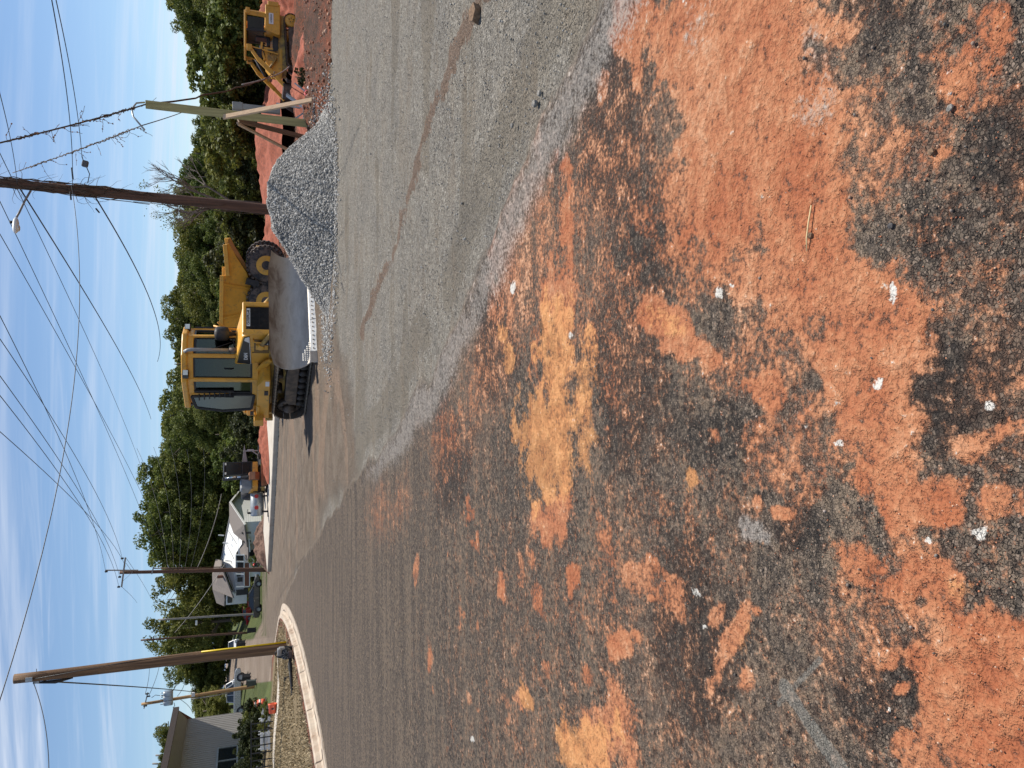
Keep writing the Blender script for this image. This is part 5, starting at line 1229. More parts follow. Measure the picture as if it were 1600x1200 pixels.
for y, lb_ in ((985, 'at the far edge of the lawn'), (1006, 'right of the brown pole at the driveway top'), (1024, 'behind the brown pole at the driveway top'), (1040, 'at the far end of the driveway'), (1056, 'at the driveway top, nearest the transformer pole')):
    p = on(y, 147); s = thing('bush', 'dark green bush '+lb_, 'bush', p, random.random()*6, 'bushes along the top of the driveway'); f = bpy.data.objects.new('foliage', SH[0]); COL.objects.link(f); f.parent = s; f.scale = (2.9, 2.6, 2.7); f.location = (0, 0, 2.3)
    mb = MB(); mb.tube([(0, 0, -.1), (.2, .1, 2)], [.08, .03], 5); mb.build('stem', bark, s)

# ================================================================ POLES AND WIRES
def pole_thing(name, label, y0, Yd, xt, yt, r0, r1, m_, xb=412, lean_Y=0, n=14, group=None):
    b = on(y0, Yd, xb); top = at(xt, yt, Yd+lean_Y)
    t = thing(name, label, 'utility pole', b, 0, group)
    d = top-b; pts = []
    for k in range(13):
        f = k/12; p = Vector((0, 0, -.4)).lerp(d, f) if k else Vector((0, 0, -.4))
        pts.append(p+Vector((math.sin(f*5)*.012, 0, 0))*d.length*.2)
    mb = MB(); mb.tube(pts, [r0+(r1-r0)*k/12 for k in range(13)], n); mb.build('shaft', m_, t)
    return t, b, top
def wire(p, q, sag, r, label, m_=None, group='overhead wires', n=28, cat='wire', name='overhead_wire', wob=0):
    p = Vector(p); q = Vector(q); pts = []
    for k in range(n+1):
        f = k/n; v = p.lerp(q, f); v.z -= sag*4*f*(1-f)
        if wob: v += Vector((random.uniform(-wob, wob),)*1+(0, random.uniform(-wob, wob)))
        pts.append(v)
    mb = MB(); mb.tube(pts, r, 6); return tag(mb.build(name, m_ or wirem), label, cat, group)

# left brown pole with yellow conduit
lp_, lb, lt = pole_thing('utility_pole', 'leaning brown wooden pole with a yellow conduit, standing on the dry grass beside the leaf blower', 1014, 31, 22, 1060, .232, .165, polel, 430)
lp_['label'] = 'tall brown wooden pole with a yellow conduit, beside the leaf blower'
dd = lt-lb
def along(f, off=(0, 0, 0)): return dd*f+Vector(off)
mb = MB(); mb.tube([along(.0, (.245, -.06, 0)), along(.165, (.235, -.06, 0)), along(.335, (.225, -.06, 0))], .032, 10); mb.build('conduit', yplas, lp_)
mb = MB(); mb.tube([along(.335, (.20, -.07, 0)), along(.6, (.17, -.10, 0)), along(.945, (-.04, -.20, 0))], .012, 6); mb.build('ground_wire', wirem, lp_)
mb = MB(); mb.box(along(.945, (-.03, -.20, 0)), (.14, .08, .22)); mb.box(along(.925, (-.19, -.04, 0)), (.12, .10, .20)); mb.build('bracket', galv, lp_, .01)
mb = MB(); mb.tube([along(.93, (-.22, -.05, 0)), along(.86, (-.26, -.06, 0)), along(.80, (-.20, -.06, 0))], [.03, .07, .02], 10); mb.build('insulator', blk, lp_)
mb = MB(); mb.bar(along(.925, (.14, 0, 0)), along(.925, (.26, -.02, 0)), .02); mb.build('bolt', galv, lp_)
wire(lb+along(.935, (-.2, -.05, 0)), at(76, 1230, 24), .15, .014, 'black cable leaving the top of the brown pole with the yellow conduit', group=None)
wire(lb+along(.90, (-.2, -.05, 0)), at(310, 1082, 75), .3, .028, 'long grey guy wire running down from the brown pole top to the distance', wirem, None)

# right pole with vines
vp, vb, vt = pole_thing('utility_pole', 'x', 330, 24.5, -30, 281, .165, .125, polew, 414)
vp['label'] = 'reddish brown wooden pole wrapped in dead vines, behind the stone heap'
vd = vt-vb
def valong(f, o=(0, 0, 0)): return vd*f+Vector(o)
g5 = random.Random(3)
for q in range(26):
    f0 = g5.uniform(.42, .70) if q > 7 else g5.uniform(.0, .5); f1 = min(1.02, f0+g5.uniform(.15, .5)); ph = g5.random()*6.3; tw = g5.uniform(-5, 5); pts = []
    for k in range(15):
        f = f0+(f1-f0)*k/14; rr = .165-.045*f+.012+g5.uniform(0, .05)*(1 if q > 7 else .3); a = ph+tw*(f-f0)*2+g5.uniform(-.25, .25)
        pts.append(valong(f, (rr*math.cos(a), rr*math.sin(a), 0)))
    mb = MB(); mb.tube(pts, g5.uniform(.006, .016), 5); mb.build('vine_stem', vinem, vp)
for q in range(34):
    f = g5.uniform(.60, 1.0); a = g5.random()*6.3; p = valong(f, (.14*math.cos(a), .14*math.sin(a), 0)); pts = [p]; d = Vector((math.cos(a), math.sin(a)*.6, g5.uniform(-.8, .5)))
    for k in range(6): d = (d+Vector((g5.uniform(-.6, .6), g5.uniform(-.4, .4), g5.uniform(-.7, .35)))).normalized(); pts.append(pts[-1]+d*g5.uniform(.05, .14))
    mb = MB(); mb.tube(pts, [.008, .007, .006, .005, .004, .003, .002], 4); mb.build('vine_tendril', vinem, vp)
mb = MB(); mb.box(valong(.72, (-.155, -.03, 0)), (.02, .06, .14)); mb.build('pole_tag', yplas, vp)
# lamp arm and head
A0 = at(48, 298, 24.4); A1 = at(40, 315, 24.2); A2 = at(30, 332, 24); A3 = at(25, 341, 23.9)
t = thing('street_lamp', 'white cobra head street lamp on a curved arm high on the vine-wrapped pole', 'street lamp', A0)
mb = MB(); mb.tube([Vector((0, 0, 0)), A1-A0+Vector((0, 0, .03)), A2-A0, A3-A0], .028, 10); mb.build('arm', grey, t)
hd = (at(25, 362, 23.7)-A3); dirn = hd.normalized(); mb = MB()
pts = [A3-A0+dirn*s_ for s_ in (0, .05, .15, .30, .42, .50)]; mb.tube(pts, [.045, .075, .10, .105, .085, .03], 14)
for i, v in enumerate(mb.v): mb.v[i] = (v[0], v[1], (v[2]-(A3-A0).z)*.75+(A3-A0).z)
mb.build('lamp_head', white, t)
mb = MB(); mb.cyl(A3-A0+dirn*.14+Vector((0, 0, .11)), .04, .07, 'z', 12); mb.build('photocell', blk, t)
mb = MB(); mb.sphere(A3-A0+dirn*.33+Vector((0, 0, -.06)), .075, 7, 0, (1.3, 1, .5)); mb.build('lens', lampg, t)
# wires meeting the vine pole
vpt = lambda f: vb+valong(f)
jx = at(113, 292, 24.4); jy = at(137, 290, 24.4)
wire(at(77, -20, 13), jx, .10, .009, 'black cable with a sleeve, entering the picture beside the vines and ending at the pole')
wire(at(83, -20, 13), at(128, 246, 22.5), .06, .008, 'black cable leading to the small grey splice box')
wire(jx+Vector((0, -.1, 0)), at(-12, 1130, 14.5), .62, .009, 'thick black cable sagging from the vine-wrapped pole towards the brown pole')
wire(at(147, 305, 24.4), at(246, 565, 72), .8, .02, 'black cable running from the vine-wrapped pole down into the tree tops')
wire(at(27, 288, 24.4), at(236, 655, 95), .4, .02, 'dark wire from high on the vine-wrapped pole to the trees behind the bulldozer')
wire(at(-10, 110, 15), at(27, 288, 24.4), .05, .008, 'dark wire crossing the deep blue corner to the vine-wrapped pole')
mb = MB(); p = at(133, 256, 22.6); q = at(141, 263, 22.6)
t = thing('splice_box', 'small grey cable splice box hanging next to the vine-wrapped pole', 'cable box', p)
mb.box((0, 0, 0), (.17, .12, .15), (0, .2, 0)); mb.build('box', mat('dark_box_plastic', (.10, .10, .11), .6), t, .03)
mb = MB(); mb.tube([(0, 0, 0), at(140, 272, 23.5)-p, at(137, 286, 24.3)-p], .012, 6); mb.tube([(0, 0, .02), at(128, 244, 22.5)-p], .012, 6); mb.build('tail_cable', wirem, t)
for a_, b_ in (((112, 262), (114, 280)), ((110, 300), (111, 312)), ((150, 326), (155, 332))):
    mb = MB(); mb.tube([at(*a_, 24), at(*b_, 24.2)], .022, 8); tag(mb.build('cable_clamp', blk), {262: 'black clamp on the cable right beside the vine-wrapped pole', 300: 'black clamp on the thick cable left of the vine-wrapped pole', 326: 'small black clamp on the cable that drops to the trees'}[a_[1]], 'clamp')
# vine-covered service drops
def vine_wire(a, b, sag, label, seed, rr=.016):
    w_ = wire(a, b, sag, rr, label, vinem, 'vine-covered cables', 40, 'cable', 'vine_covered_cable')
    g = random.Random(seed); a = Vector(a); b = Vector(b); P = lambda f: a.lerp(b, f)-Vector((0, 0, sag*4*f*(1-f)))
    for q in range(22):
        f0 = g.random()*.9; mb = MB(); pts = []
        for k in range(9):
            f = f0+k*.012; pts.append(P(min(f, 1))+Vector((g.uniform(-.03, .03), g.uniform(-.03, .03), g.uniform(-.035, .035))))
        mb.tube(pts, g.uniform(.005, .010), 4); mb.build('vine_stem', vinem, w_)
    for q in range(16):
        p = P(g.random()); pts = [p]; d = Vector((g.uniform(-1, 1), g.uniform(-.4, .4), g.uniform(-1.2, .5)))
        mb = MB()
        for k in range(g.randrange(3, 8)): d = (d+Vector((g.uniform(-.7, .7), g.uniform(-.4, .4), g.uniform(-.7, .3)))).normalized(); pts.append(pts[-1]+d*g.uniform(.04, .09))
        mb.tube(pts, .004, 4)
        for v in pts[1:]:
            if g.random() < .55: mb.box(v, (.028, .008, .022), (g.random()*3, g.random()*3, 0), 1)
        mb.build('vine_tendril', [vinem, vleaf], w_)
    return w_
PT = at(228, 163, 17.9)
vine_wire(at(-12, 226, 15.5), PT, .06, 'vine-covered cable coming from the upper corner to the top of the braced post', 11)
vine_wire(at(20, 270, 24.2), at(222, 196, 18.6), .05, 'vine-covered cable from the vine-wrapped pole towards the braced post', 12, .011)
wire(at(222, 196, 18.6), at(298, 170, 30), .05, .012, 'thin cable passing behind the top of the braced post', vinem, None)
wire(PT+Vector((.0, .1, -.05)), at(430, 112, 40), .5, .022, 'old vine-covered cable sagging from the braced post down past the crawler loader', vinem, None, wob=.03)
wire(at(378, 132, 36), at(452, 104, 37), .3, .028, 'loose grey cable end hanging in front of the crawler loader', poleg, None)

# ---- braced wooden post
b = on(193, 17.9, 478); b.z += .02; top = PT
t = thing('wooden_post', 'green treated square timber post held up by three board braces, behind the stone heap', 'post', b)
dv = top-b; mb = MB(); mb.bar(Vector((0, 0, -.3)), dv, .175, .175, upv=(.35, 1, 0)); mb.build('post', greenw, t, .006)
def brace(x0, y0, Y0, x1, y1, Y1, m_, w0=.14, h0=.04):
    mb = MB(); p = at(x0, y0, Y0)-b; q = at(x1, y1, Y1)-b; q.z = min(q.z, Hs((q+b).x, (q+b).y)-b.z+.03) if m_ is not None else q.z; mb.bar(p, q, w0, h0, upv=(.7, -1, 0)); mb.build('brace', m_, t, .003)
brace(349, 183, 17.7, 486, 156, 17.0, pinkw)
brace(371, 193, 17.8, 449, 246, 19.2, pinkw, .10, .04)
brace(372, 188, 18.1, 470, 215, 18.9, darkw, .14, .05)
mb = MB(); mb.tube([at(226, 160, 17.9)-b, at(213, 161, 17.8)-b, at(206, 170, 17.7)-b, at(208, 182, 17.6)-b, at(226, 203, 17.5)-b], .018, 8); mb.build('steel_conduit_hook', galv, t)
mb = MB(); p = at(402, 170, 18.15)-b; mb.box(p, (.13, .12, 1.0)); mb.box(p+Vector((.0, 0, .42)), (.17, .14, .22)); mb.build('meter_channel', grey, t, .01)
bb = b
def clutter():
    p = on(205, 20, 470)
    t = thing('barrow', 'black and steel object lying low behind the braced post', 'tool', on(173, 20.5)); mb = MB(); mb.box((0, 0, .12), (.5, .3, .22)); mb.build('tray', blk, t, .03)
    mb = MB(); mb.bar((.1, 0, .2), (-.2, .1, .6), .04); mb.bar((.2, 0, .3), (.25, 0, .9), .04); mb.build('handle', galv, t)
    for y, Y, lb_, mm in ((138, 19.6, 'crumpled white and red bag lying by the grey prop right of the braced post', 1), (209, 19.0, 'small white and red rag on the dirt just left of the braced post', .6), (128, 20.2, 'crumpled white bag lying on the dirt in front of the crawler loader', .8)):
        q = on(y, Y); mb = MB(); V, Fq = STN[1]
        for k in range(5):
            o = Vector((random.uniform(-.14, .14), random.uniform(-.1, .1), random.uniform(.03, .14)))*mm; r_ = random.uniform(.07, .13)*mm
            mb.add([tuple(Vector(v)*r_*random.uniform(.7, 1.3)+o) for v in V], [tuple(f) for f in Fq], 1 if k == 3 else 0)
        o_ = mb.build('plastic_bag', [white, redp]); o_.location = q; tag(o_, lb_, 'bag')
    t = thing('prop', 'slanted grey steel prop on the dirt between the braced post and crawler loader', 'prop', on(150, 19.8)); mb = MB(); mb.bar((-.25, 0, .02), (.16, .1, .62), .10, .05); mb.build('beam', galv, t, .005)
    mb = MB(); mb.bar((.2, .1, .0), (.5, .15, .42), .03); mb.build('rod', galv, t)
    t = thing('weed_clump', 'tuft of dry weeds on the dirt in front of the crawler loader', 'plant', on(112, 24)); f = bpy.data.objects.new('foliage', SH[2]); COL.objects.link(f); f.parent = t; f.scale = (.28, .26, .3); f.location = (0, 0, .2)
    mb = MB(); mb.tube([(0, 0, -.1), (0, 0, .4)], .02, 5); mb.build('stem', vinem, t)
clutter()

# ---- distribution pole by the white house
t, pb, ptp = pole_thing('utility_pole', 'dark brown wooden pole with a crossarm, in front of the white house', 891, 70, 187, 894, .20, .13, polew, 412)
# (crossarm runs across the picture's vertical)
def P_(x, y, dY=0): return at(x, y, 70+dY)-pb
mb = MB(); mb.bar(P_(196, 871, -.2), P_(190, 917, -.2), .13, .11); ca = mb.build('crossarm', poleg, t)
for a_ in ((197, 880), (192, 908)): mb = MB(); mb.bar(P_(*a_, -.25), P_(207, 894, -.2), .04, .02); mb.build('crossarm_brace', grey, ca)
mb = MB(); mb.bar(P_(165, 891, -.15), P_(216, 891, -.15), .09, .09); mb.build('pole_top_pin', poleg, t)
for a_ in ((191, 872.5), (187, 901.5), (185.5, 917), (166, 893)): mb = MB(); mb.lathe([(.02, -.12), (.10, -.06), (.06, 0), (.10, .05), (.03, .12)], P_(*a_, -.2), 'z', 10); mb.build('insulator', blk, ca)
mb = MB(); mb.bar(P_(240, 886, -.15), P_(237, 897, -.15), .1, .1); mb.build('cutout_bracket', grey, t)
mb = MB(); mb.tube([P_(240, 888, -.1), P_(290, 887.5, -.15), P_(345, 886, -.1)], .045, 8); mb.build('riser_conduit', polew, t)
for x in (264, 276, 285): mb = MB(); mb.bar(P_(x, 887, -.1), P_(x-2, 883, -.3), .05); mb.build('standoff', galv, t)
HW = [((-12, 470), (165, 893)), ((-12, 512), (191, 872.5)), ((-12, 571), (187, 901.5)), ((-12, 603), (185.5, 917)), ((-12, 664), (196, 885))]
for i, (a_, b_) in enumerate(HW):
    wire(at(a_[0], a_[1]+0, 26), at(*b_, 69.8), [.45, .5, .5, .6, .5][i], .012, ['power line from the pin at the very top of the crossarm pole', 'power line from the crossarm insulator nearest the woods', 'power line from the middle insulator left of the crossarm pole', 'power line from the insulator at the far left crossarm end', 'power line tied to the crossarm brace, lowest of its bundle'][i], group='power lines to the crossarm pole')
for i, (a_, b_) in enumerate((((-12, 290), (255, 900)), ((-12, 345), (262, 868)), ((-12, 215), (236, 780)))):
    wire(at(*a_, 30), at(*b_, 110), .5, .013, ['thin power line over the woods passing just under the street lamp', 'thin power line over the woods starting left of the street lamp', 'thin power line over the woods starting behind the vine-wrapped pole'][i], group='power lines in front of the woods')
for k in range(5):
    wire(at(262+k*9, 888, 70), at(214+k*26, 700+random.uniform(-5, 5), 92), .5, .016, f"{['highest', 'second highest', 'middle', 'second lowest', 'lowest'][k]} of five thin wires from the crossarm pole across the dark trees", group='wires across the trees by the crossarm pole')
wire(at(308, 888, 70), at(346, 772, 64), .2, .03, 'thick pale guy cable crossing the trees above the white house', poleg, None)
wire(at(262, 1000, 128), at(352, 880, 72), .4, .03, 'pale cable crossing the trees left of the crossarm pole', poleg, None)
wire(at(197, 872, 69.8), at(236, 935, 110), .1, .014, 'short wire from the right crossarm end to the open trees', group='wires beyond the crossarm pole')
wire(at(190, 917, 69.8), at(214, 942, 110), .1, .014, 'short wire from the left crossarm end to the open trees', group='wires beyond the crossarm pole')
# further poles
t, q, w_ = pole_thing('utility_pole', 'thin pale grey pole with a small lamp, standing behind the red car', 961, 98, 248, 968, .14, .10, poleg, 390)
mb = MB(); mb.box(at(307, 973, 97.8)-q, (.55, .25, .22)); mb.bar(at(307, 969, 98)-q, at(307, 972, 97.8)-q, .08); mb.build('lamp_head', white, t, .03)
t, q, w_ = pole_thing('utility_pole', 'dark slender pole standing between the trees behind the lawn', 991, 108, 220, 1000, .15, .11, polew, 366)
mb = MB(); mb.bar(at(240, 994, 107.8)-q, at(240, 1003, 107.8)-q, .14, .12); mb.build('crossarm', polew, t)
t, q, w_ = pole_thing('utility_pole', 'tan wooden pole carrying grey transformers, beside the silver pickup', 1072, 72, 221, 1100, .17, .12, polen, 400)
def Q_(x, y, d=0): return at(x, y, 72+d)-q
mb = MB(); mb.bar(Q_(231, 1082), Q_(225, 1107), .09, .09); mb.build('crossarm', poleg, t)
for a_ in ((230, 1084), (227, 1103), (232, 1088)): mb = MB(); mb.lathe([(.02, -.16), (.08, -.08), (.05, 0), (.08, .08), (.03, .16)], Q_(*a_), 'z', 8); mb.build('insulator', blk, t)
for i, y in enumerate((1083.5, 1090, 1097.5)):
    mb = MB(); c = Q_(263, y, -.35); mb.lathe([(.05, -.38), (.24, -.36), (.27, -.25), (.27, .28), (.22, .36), (.05, .40)], c, 'z', 18)
    for s_ in (-.1, .1): mb.cyl((c.x+s_, c.y, c.z+.5), .035, .25, 'z', 8)
    mb.build('transformer', galv, t)
mb = MB(); mb.bar(Q_(258, 1080, -.1), Q_(257, 1100, -.1), .08, .08); mb.bar(Q_(268, 1080, -.1), Q_(267.5, 1099, -.1), .08, .08); mb.build('transformer_rack', grey, t)
for a_, b_, c_ in (((258, 1088), (243, 1086), (237, 1090)), ((258, 1094), (244, 1097), (238, 1098)), ((270, 1080), (276, 1070), (268, 1058)), ((272, 1098), (273, 1103), (270, 1106))):
    mb = MB(); mb.tube([Q_(*a_, -.3), Q_(*b_, -.3), Q_(*c_, -.1)], .025, 5); mb.build('jumper_wire', wirem, t)
mb = MB(); mb.tube([Q_(298, 1092, -.2), Q_(330, 1088, -.25), Q_(360, 1082, -.25)], .05, 6); mb.build('riser_conduit', poleg, t)
mb = MB(); mb.box(Q_(302, 1085, -.2), (.35, .2, .28)); mb.build('junction_box', white, t)
for a_, b_, lb_ in (((227, 1084), (232, 1030), 'thin wire from the transformer pole to the trees, upper one'), ((232, 1088), (250, 1030), 'thin wire from the transformer pole to the trees, lower one'), ((277, 1090), (300, 1112), 'dark cable from the transformer pole to the grey building roof'), ((277, 1088), (288, 1062), 'dark cable from the transformer pole towards the hills')):
    wire(at(*a_, 72), at(*b_, 110 if b_[1] < 1062 else 90), .2, .022, lb_, group=None)
for i, (y0, yt, xt) in enumerate(((1134, 1136, 244), (1178, 1180, 243), (1192, 1193, 238))):
    t, q2, w_ = pole_thing('utility_pole', ['grey pole rising above the left end of the grey building roof', 'grey pole above the middle of the grey building roof', 'outermost grey pole above the grey building roof by the picture border'][i], y0, 130, xt, yt, .16, .13, poleg, 380)
    for k in range(3): mb = MB(); c = at(xt+16+k*3, yt-4+k*5, 129.6)-q2; mb.lathe([(.02, -.2), (.16, -.1), (.1, .2)], c, 'z', 8); mb.build('insulator', blk, t)
    mb = MB(); mb.bar(at(xt+19, yt-9, 129.8)-q2, at(xt+19, yt+10, 129.8)-q2, .12); mb.build('crossarm', poleg, t)

# ================================================================ BUILDINGS
def white_house():
    D = 102.0; o = on(840, D); o.z = 0
    t = thing('house', 'white house with grey shingle roofs and a railed porch, beyond the kerb', 'house', o)
    def Pp(x, y, d=0): return at(x, y, D+d)-o
    # gabled wing: gable wall faces the camera and the sun, side wall runs back to the left
    gz = -.3
    a = Pp(395, 770, 11); b_ = Pp(395, 815, -5); mid = Pp(362, 787, 4); ev = Pp(383, 817, -5).z; ev = Pp(382, 817, -5).z
    def wallpoly(pts, thick, m_, name, par, bev=0):
        """vertical slab through a list of points (x,y,z), thickened away from the camera"""
        mb = MB(); p = [Vector(v) for v in pts]; n = len(p); nr = Vector((0, thick, 0)); mb.add(p+[v+nr for v in p], [tuple(range(n)), tuple(range(n, 2*n))[::-1]]+[(i, i+n, (i+1) % n+n, (i+1) % n) for i in range(n)]); return mb.build(name, m_, par, bev)
    g1 = [(a.x, a.y, gz), (b_.x, b_.y, gz), (b_.x, b_.y, ev), (mid.x, mid.y, mid.z), (a.x, a.y, Pp(372, 770, 11).z)]
    wg = wallpoly(g1, .2, whites, 'gable_wall', t)
    # siding lines
    mb = MB()
    for k in range(15):
        z = gz+.25+k*.26; 
        if z > mid.z-.2: break
        mb.bar((a.x, a.y-.01, z), (b_.x, b_.y-.01, z), .02, .012) if z < ev-.1 else None
    mb.build('siding_laps', mat('siding_shadow_gap', (.5, .5, .5)), wg)
    c = a.lerp(b_, .42); c.z = Pp(374, 784, 4).z; mb = MB(); mb.lathe([(.02, 0), (.45, 0), (.45, .08), (.02, .08)], (c.x+.02, c.y-.08, c.z), 'x', 20); mb.build('round_vent', mat('cream_vent', (.62, .60, .46)), wg)
    # left-hand side wall of the wing (in shade) going away to the left
    s1 = Vector((b_.x, b_.y, 0)); s2 = Pp(395, 850, 4); s2.z = 0
    mb = MB(); mb.add([(s1.x, s1.y, gz), (s2.x, s2.y, gz), (s2.x, s2.y, ev), (s1.x, s1.y, ev), (s1.x, s1.y+.2, gz), (s2.x, s2.y+.2, gz), (s2.x, s2.y+.2, ev), (s1.x, s1.y+.2, ev)], [(0, 1, 2, 3), (7, 6, 5, 4), (0, 3, 7, 4), (1, 5, 6, 2), (3, 2, 6, 7)]); sw_ = mb.build('side_wall', whites, t)
    for f, wd, nm in ((.42, .45, 'window'), (.80, .5, 'window')):
        p = s1.lerp(s2, f); q = s1.lerp(s2, f+.10*wd*2); mb = MB(); mb.add([(p.x, p.y-.04, 1.2), (q.x, q.y-.04, 1.2), (q.x, q.y-.04, 2.3), (p.x, p.y-.04, 2.3)], [(0, 1, 2, 3)]); mb.build(nm, wglass, sw_)
    # wing roof: two slopes from ridge
    r1 = mid+Vector((.3, -.5, .15)); back = Vector((-3.2, 10, 0)); e1 = Vector((b_.x-.2, b_.y-.5, ev-.1)); e2 = Vector((a.x+.4, a.y-.3, Pp(374, 768, 11).z))
    def roofq(p, q, r, s_, name='roof', par=None, m_=None):
        mb = MB(); v = [Vector(k) for k in (p, q, r, s_)]; mb.add(v+[k+Vector((0, 0, .16)) for k in v], [(3, 2, 1, 0), (4, 5, 6, 7), (0, 1, 5, 4), (1, 2, 6, 5), (2, 3, 7, 6), (3, 0, 4, 7)]); return mb.build(name, m_ or shingle, par or t)
    rr = roofq(e1, r1, r1+Vector((-6.2, 9, .1)), Pp(388, 856, 3.5)); roofq(r1, e2, e2+back, r1+Vector((-6.2, 9, .1)), 'roof')
    mb = MB(); mb.bar(e1+Vector((0, -.1, 0)), r1+Vector((0, -.1, 0)), .12, .22); mb.bar(r1+Vector((0, -.1, 0)), e2+Vector((0, -.1, 0)), .12, .22); mb.build('bargeboard', white, rr)
    mb = MB(); mb.bar(Pp(388.5, 836, 0.5), Pp(390.5, 862, 2), .12, .14); mb.build('gutter', white, rr)
    # recessed porch part under the low roof
    w1 = Pp(390, 838, 3); w2 = Pp(390, 905, 3)
    mb = MB(); mb.box(((w1.x+w2.x)/2, 5.4, 1.2), (abs(w2.x-w1.x), .3, 3.2)); pw = mb.build('ground_floor_wall', whites, t)
    mb = MB()
    for y, wd in ((843, 1.0), (848, .8), (870, .9)): c = Pp(398, y, 3); mb.box((c.x, 5.2, 1.35), (wd, .06, 1.3))
    mb.build('windows', wglass, pw).name = 'window'
    # big upper gable facing the camera
    g2 = [Pp(384, 850, 6), Pp(350, 872, 6), Pp(347, 878, 6), Pp(366, 925, 6), Pp(384, 925, 6)]
    g2 = [Pp(x_, y_, 6+(369.5-x_)*.25) for x_, y_ in ((379, 806), (364, 792), (347, 872), (366, 922), (369, 925), (369, 864), (378, 850))]
    up_ = wallpoly(g2, .3, whites, 'white_metal_roof', t)
    mb = MB(); mb.bar(Pp(363, 790, 7.6), Pp(346, 874, 11.8), .3, .2); mb.bar(Pp(346, 872, 11.8), Pp(367, 926, 6.6), .3, .2); mb.build('bargeboard', grey, up_)
    mb = MB(); mb.bar(Pp(353, 848, 10.1), Pp(366, 874, 6.8), .05, .07); mb.build('roof_seam', grey, up_); mb = MB(); mb.bar(Pp(356, 828, 9.3), Pp(370, 850, 5.8), .05, .07); mb.build('roof_seam', grey, up_)
    # lower grey roof between gable and porch
    roofq(Pp(371, 800, 5.2), Pp(389.5, 818, 3), Pp(389.5, 878, 3), Pp(377, 864, 5.0), 'roof')
    # glazed porch band, brown base wall and rails
    c1 = Pp(368, 868, 4); c2 = Pp(381, 922, 4)
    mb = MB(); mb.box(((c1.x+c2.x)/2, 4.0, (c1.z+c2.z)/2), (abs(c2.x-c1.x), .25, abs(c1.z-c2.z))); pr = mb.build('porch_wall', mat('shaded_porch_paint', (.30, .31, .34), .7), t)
    for y, wd, x0, x1 in ((873, .75, 370, 380), (883, .9, 371, 380), (898, .5, 370, 376), (906, .6, 371, 379)):
        p = Pp(x0, y, 3.8); q = Pp(x1, y, 3.8); mb = MB(); mb.box((p.x, 3.84, (p.z+q.z)/2), (wd, .05, abs(p.z-q.z))); mb.build('window', wglass, pr)
    for y in (867, 877.5, 897): p = Pp(368, y, 3.6); q = Pp(381, y, 3.6); mb = MB(); mb.bar(p, q, .16); mb.build('porch_post', white, pr)
    mb = MB(); mb.bar(Pp(381.5, 866, 3.4), Pp(381.5, 918, 3.4), .14, .12); mb.build('porch_sill', white, pr)
    p = Pp(382, 880, 3.7); q = Pp(389.5, 916, 3.7); mb = MB(); mb.box(((p.x+q.x)/2, 3.7, (p.z+q.z)/2), (abs(p.x-q.x), .3, abs(p.z-q.z))); mb.build('brown_base_wall', brick, t)
    p = Pp(389.5, 880, 3.6); q = Pp(400, 893, 3.6); mb = MB(); mb.box(((p.x+q.x)/2, 3.75, (p.z+gz)/2), (abs(Pp(389, 880).x-Pp(389, 910).x), .3, p.z-gz)); mb.build('basement_wall', whites, t)
    mb = MB(); mb.bar(Pp(390, 880, 3.4), Pp(390, 917, 3.4), .12); mb.bar(Pp(390, 916.5, 3.4), Pp(369, 917, 3.4), .12); mb.build('porch_frame', white, pr)
    p = Pp(369, 920, 4.4); q = Pp(388, 927, 4.4); mb = MB(); mb.box(((p.x+q.x)/2, 4.6, (p.z+q.z)/2), (abs(p.x-q.x), 1.6, abs(p.z-q.z))); mb.build('dark_end_porch', blk2, t)
    # tall grey hip roof behind, left
    hr = roofq(Pp(333.5, 897, 9), Pp(334, 921, 9), Pp(366, 934, 5), Pp(347, 884, 6), 'roof')
    roofq(Pp(333.5, 897, 9), Pp(333.5, 897, 9)+Vector((1.2, 4, -.3)), Pp(347, 876, 9), Pp(347, 884, 6), 'roof')
    roofq(Pp(334, 921, 9), Pp(340, 942, 12), Pp(352, 947, 9), Pp(352, 929, 6.5), 'roof')
    mb = MB(); c = Pp(344, 901, 6.2); mb.box((c.x, c.y, c.z), (.35, .3, .75)); mb.build('chimney', brick, hr)
    p = Pp(353, 926, 7); q = Pp(371, 944, 7); mb = MB(); mb.box(((p.x+q.x)/2, 7.6, (p.z+q.z)/2-.6), (abs(p.x-q.x), 1.0, abs(p.z-q.z)+1.2)); mb.build('end_wall', whites, t)
    mb = MB(); c = Pp(359, 937, 6.9); mb.box((c.x, 7.0, c.z), (.9, .06, .6)); mb.build('window', wglass, t)
    for x, y in ((341, 836), (348, 848), (352, 876)): mb = MB(); mb.bar(Pp(x, y, 8), Pp(x+9, y+.6, 8), .14); mb.build('roof_vent_pipe', white, t)
white_house()

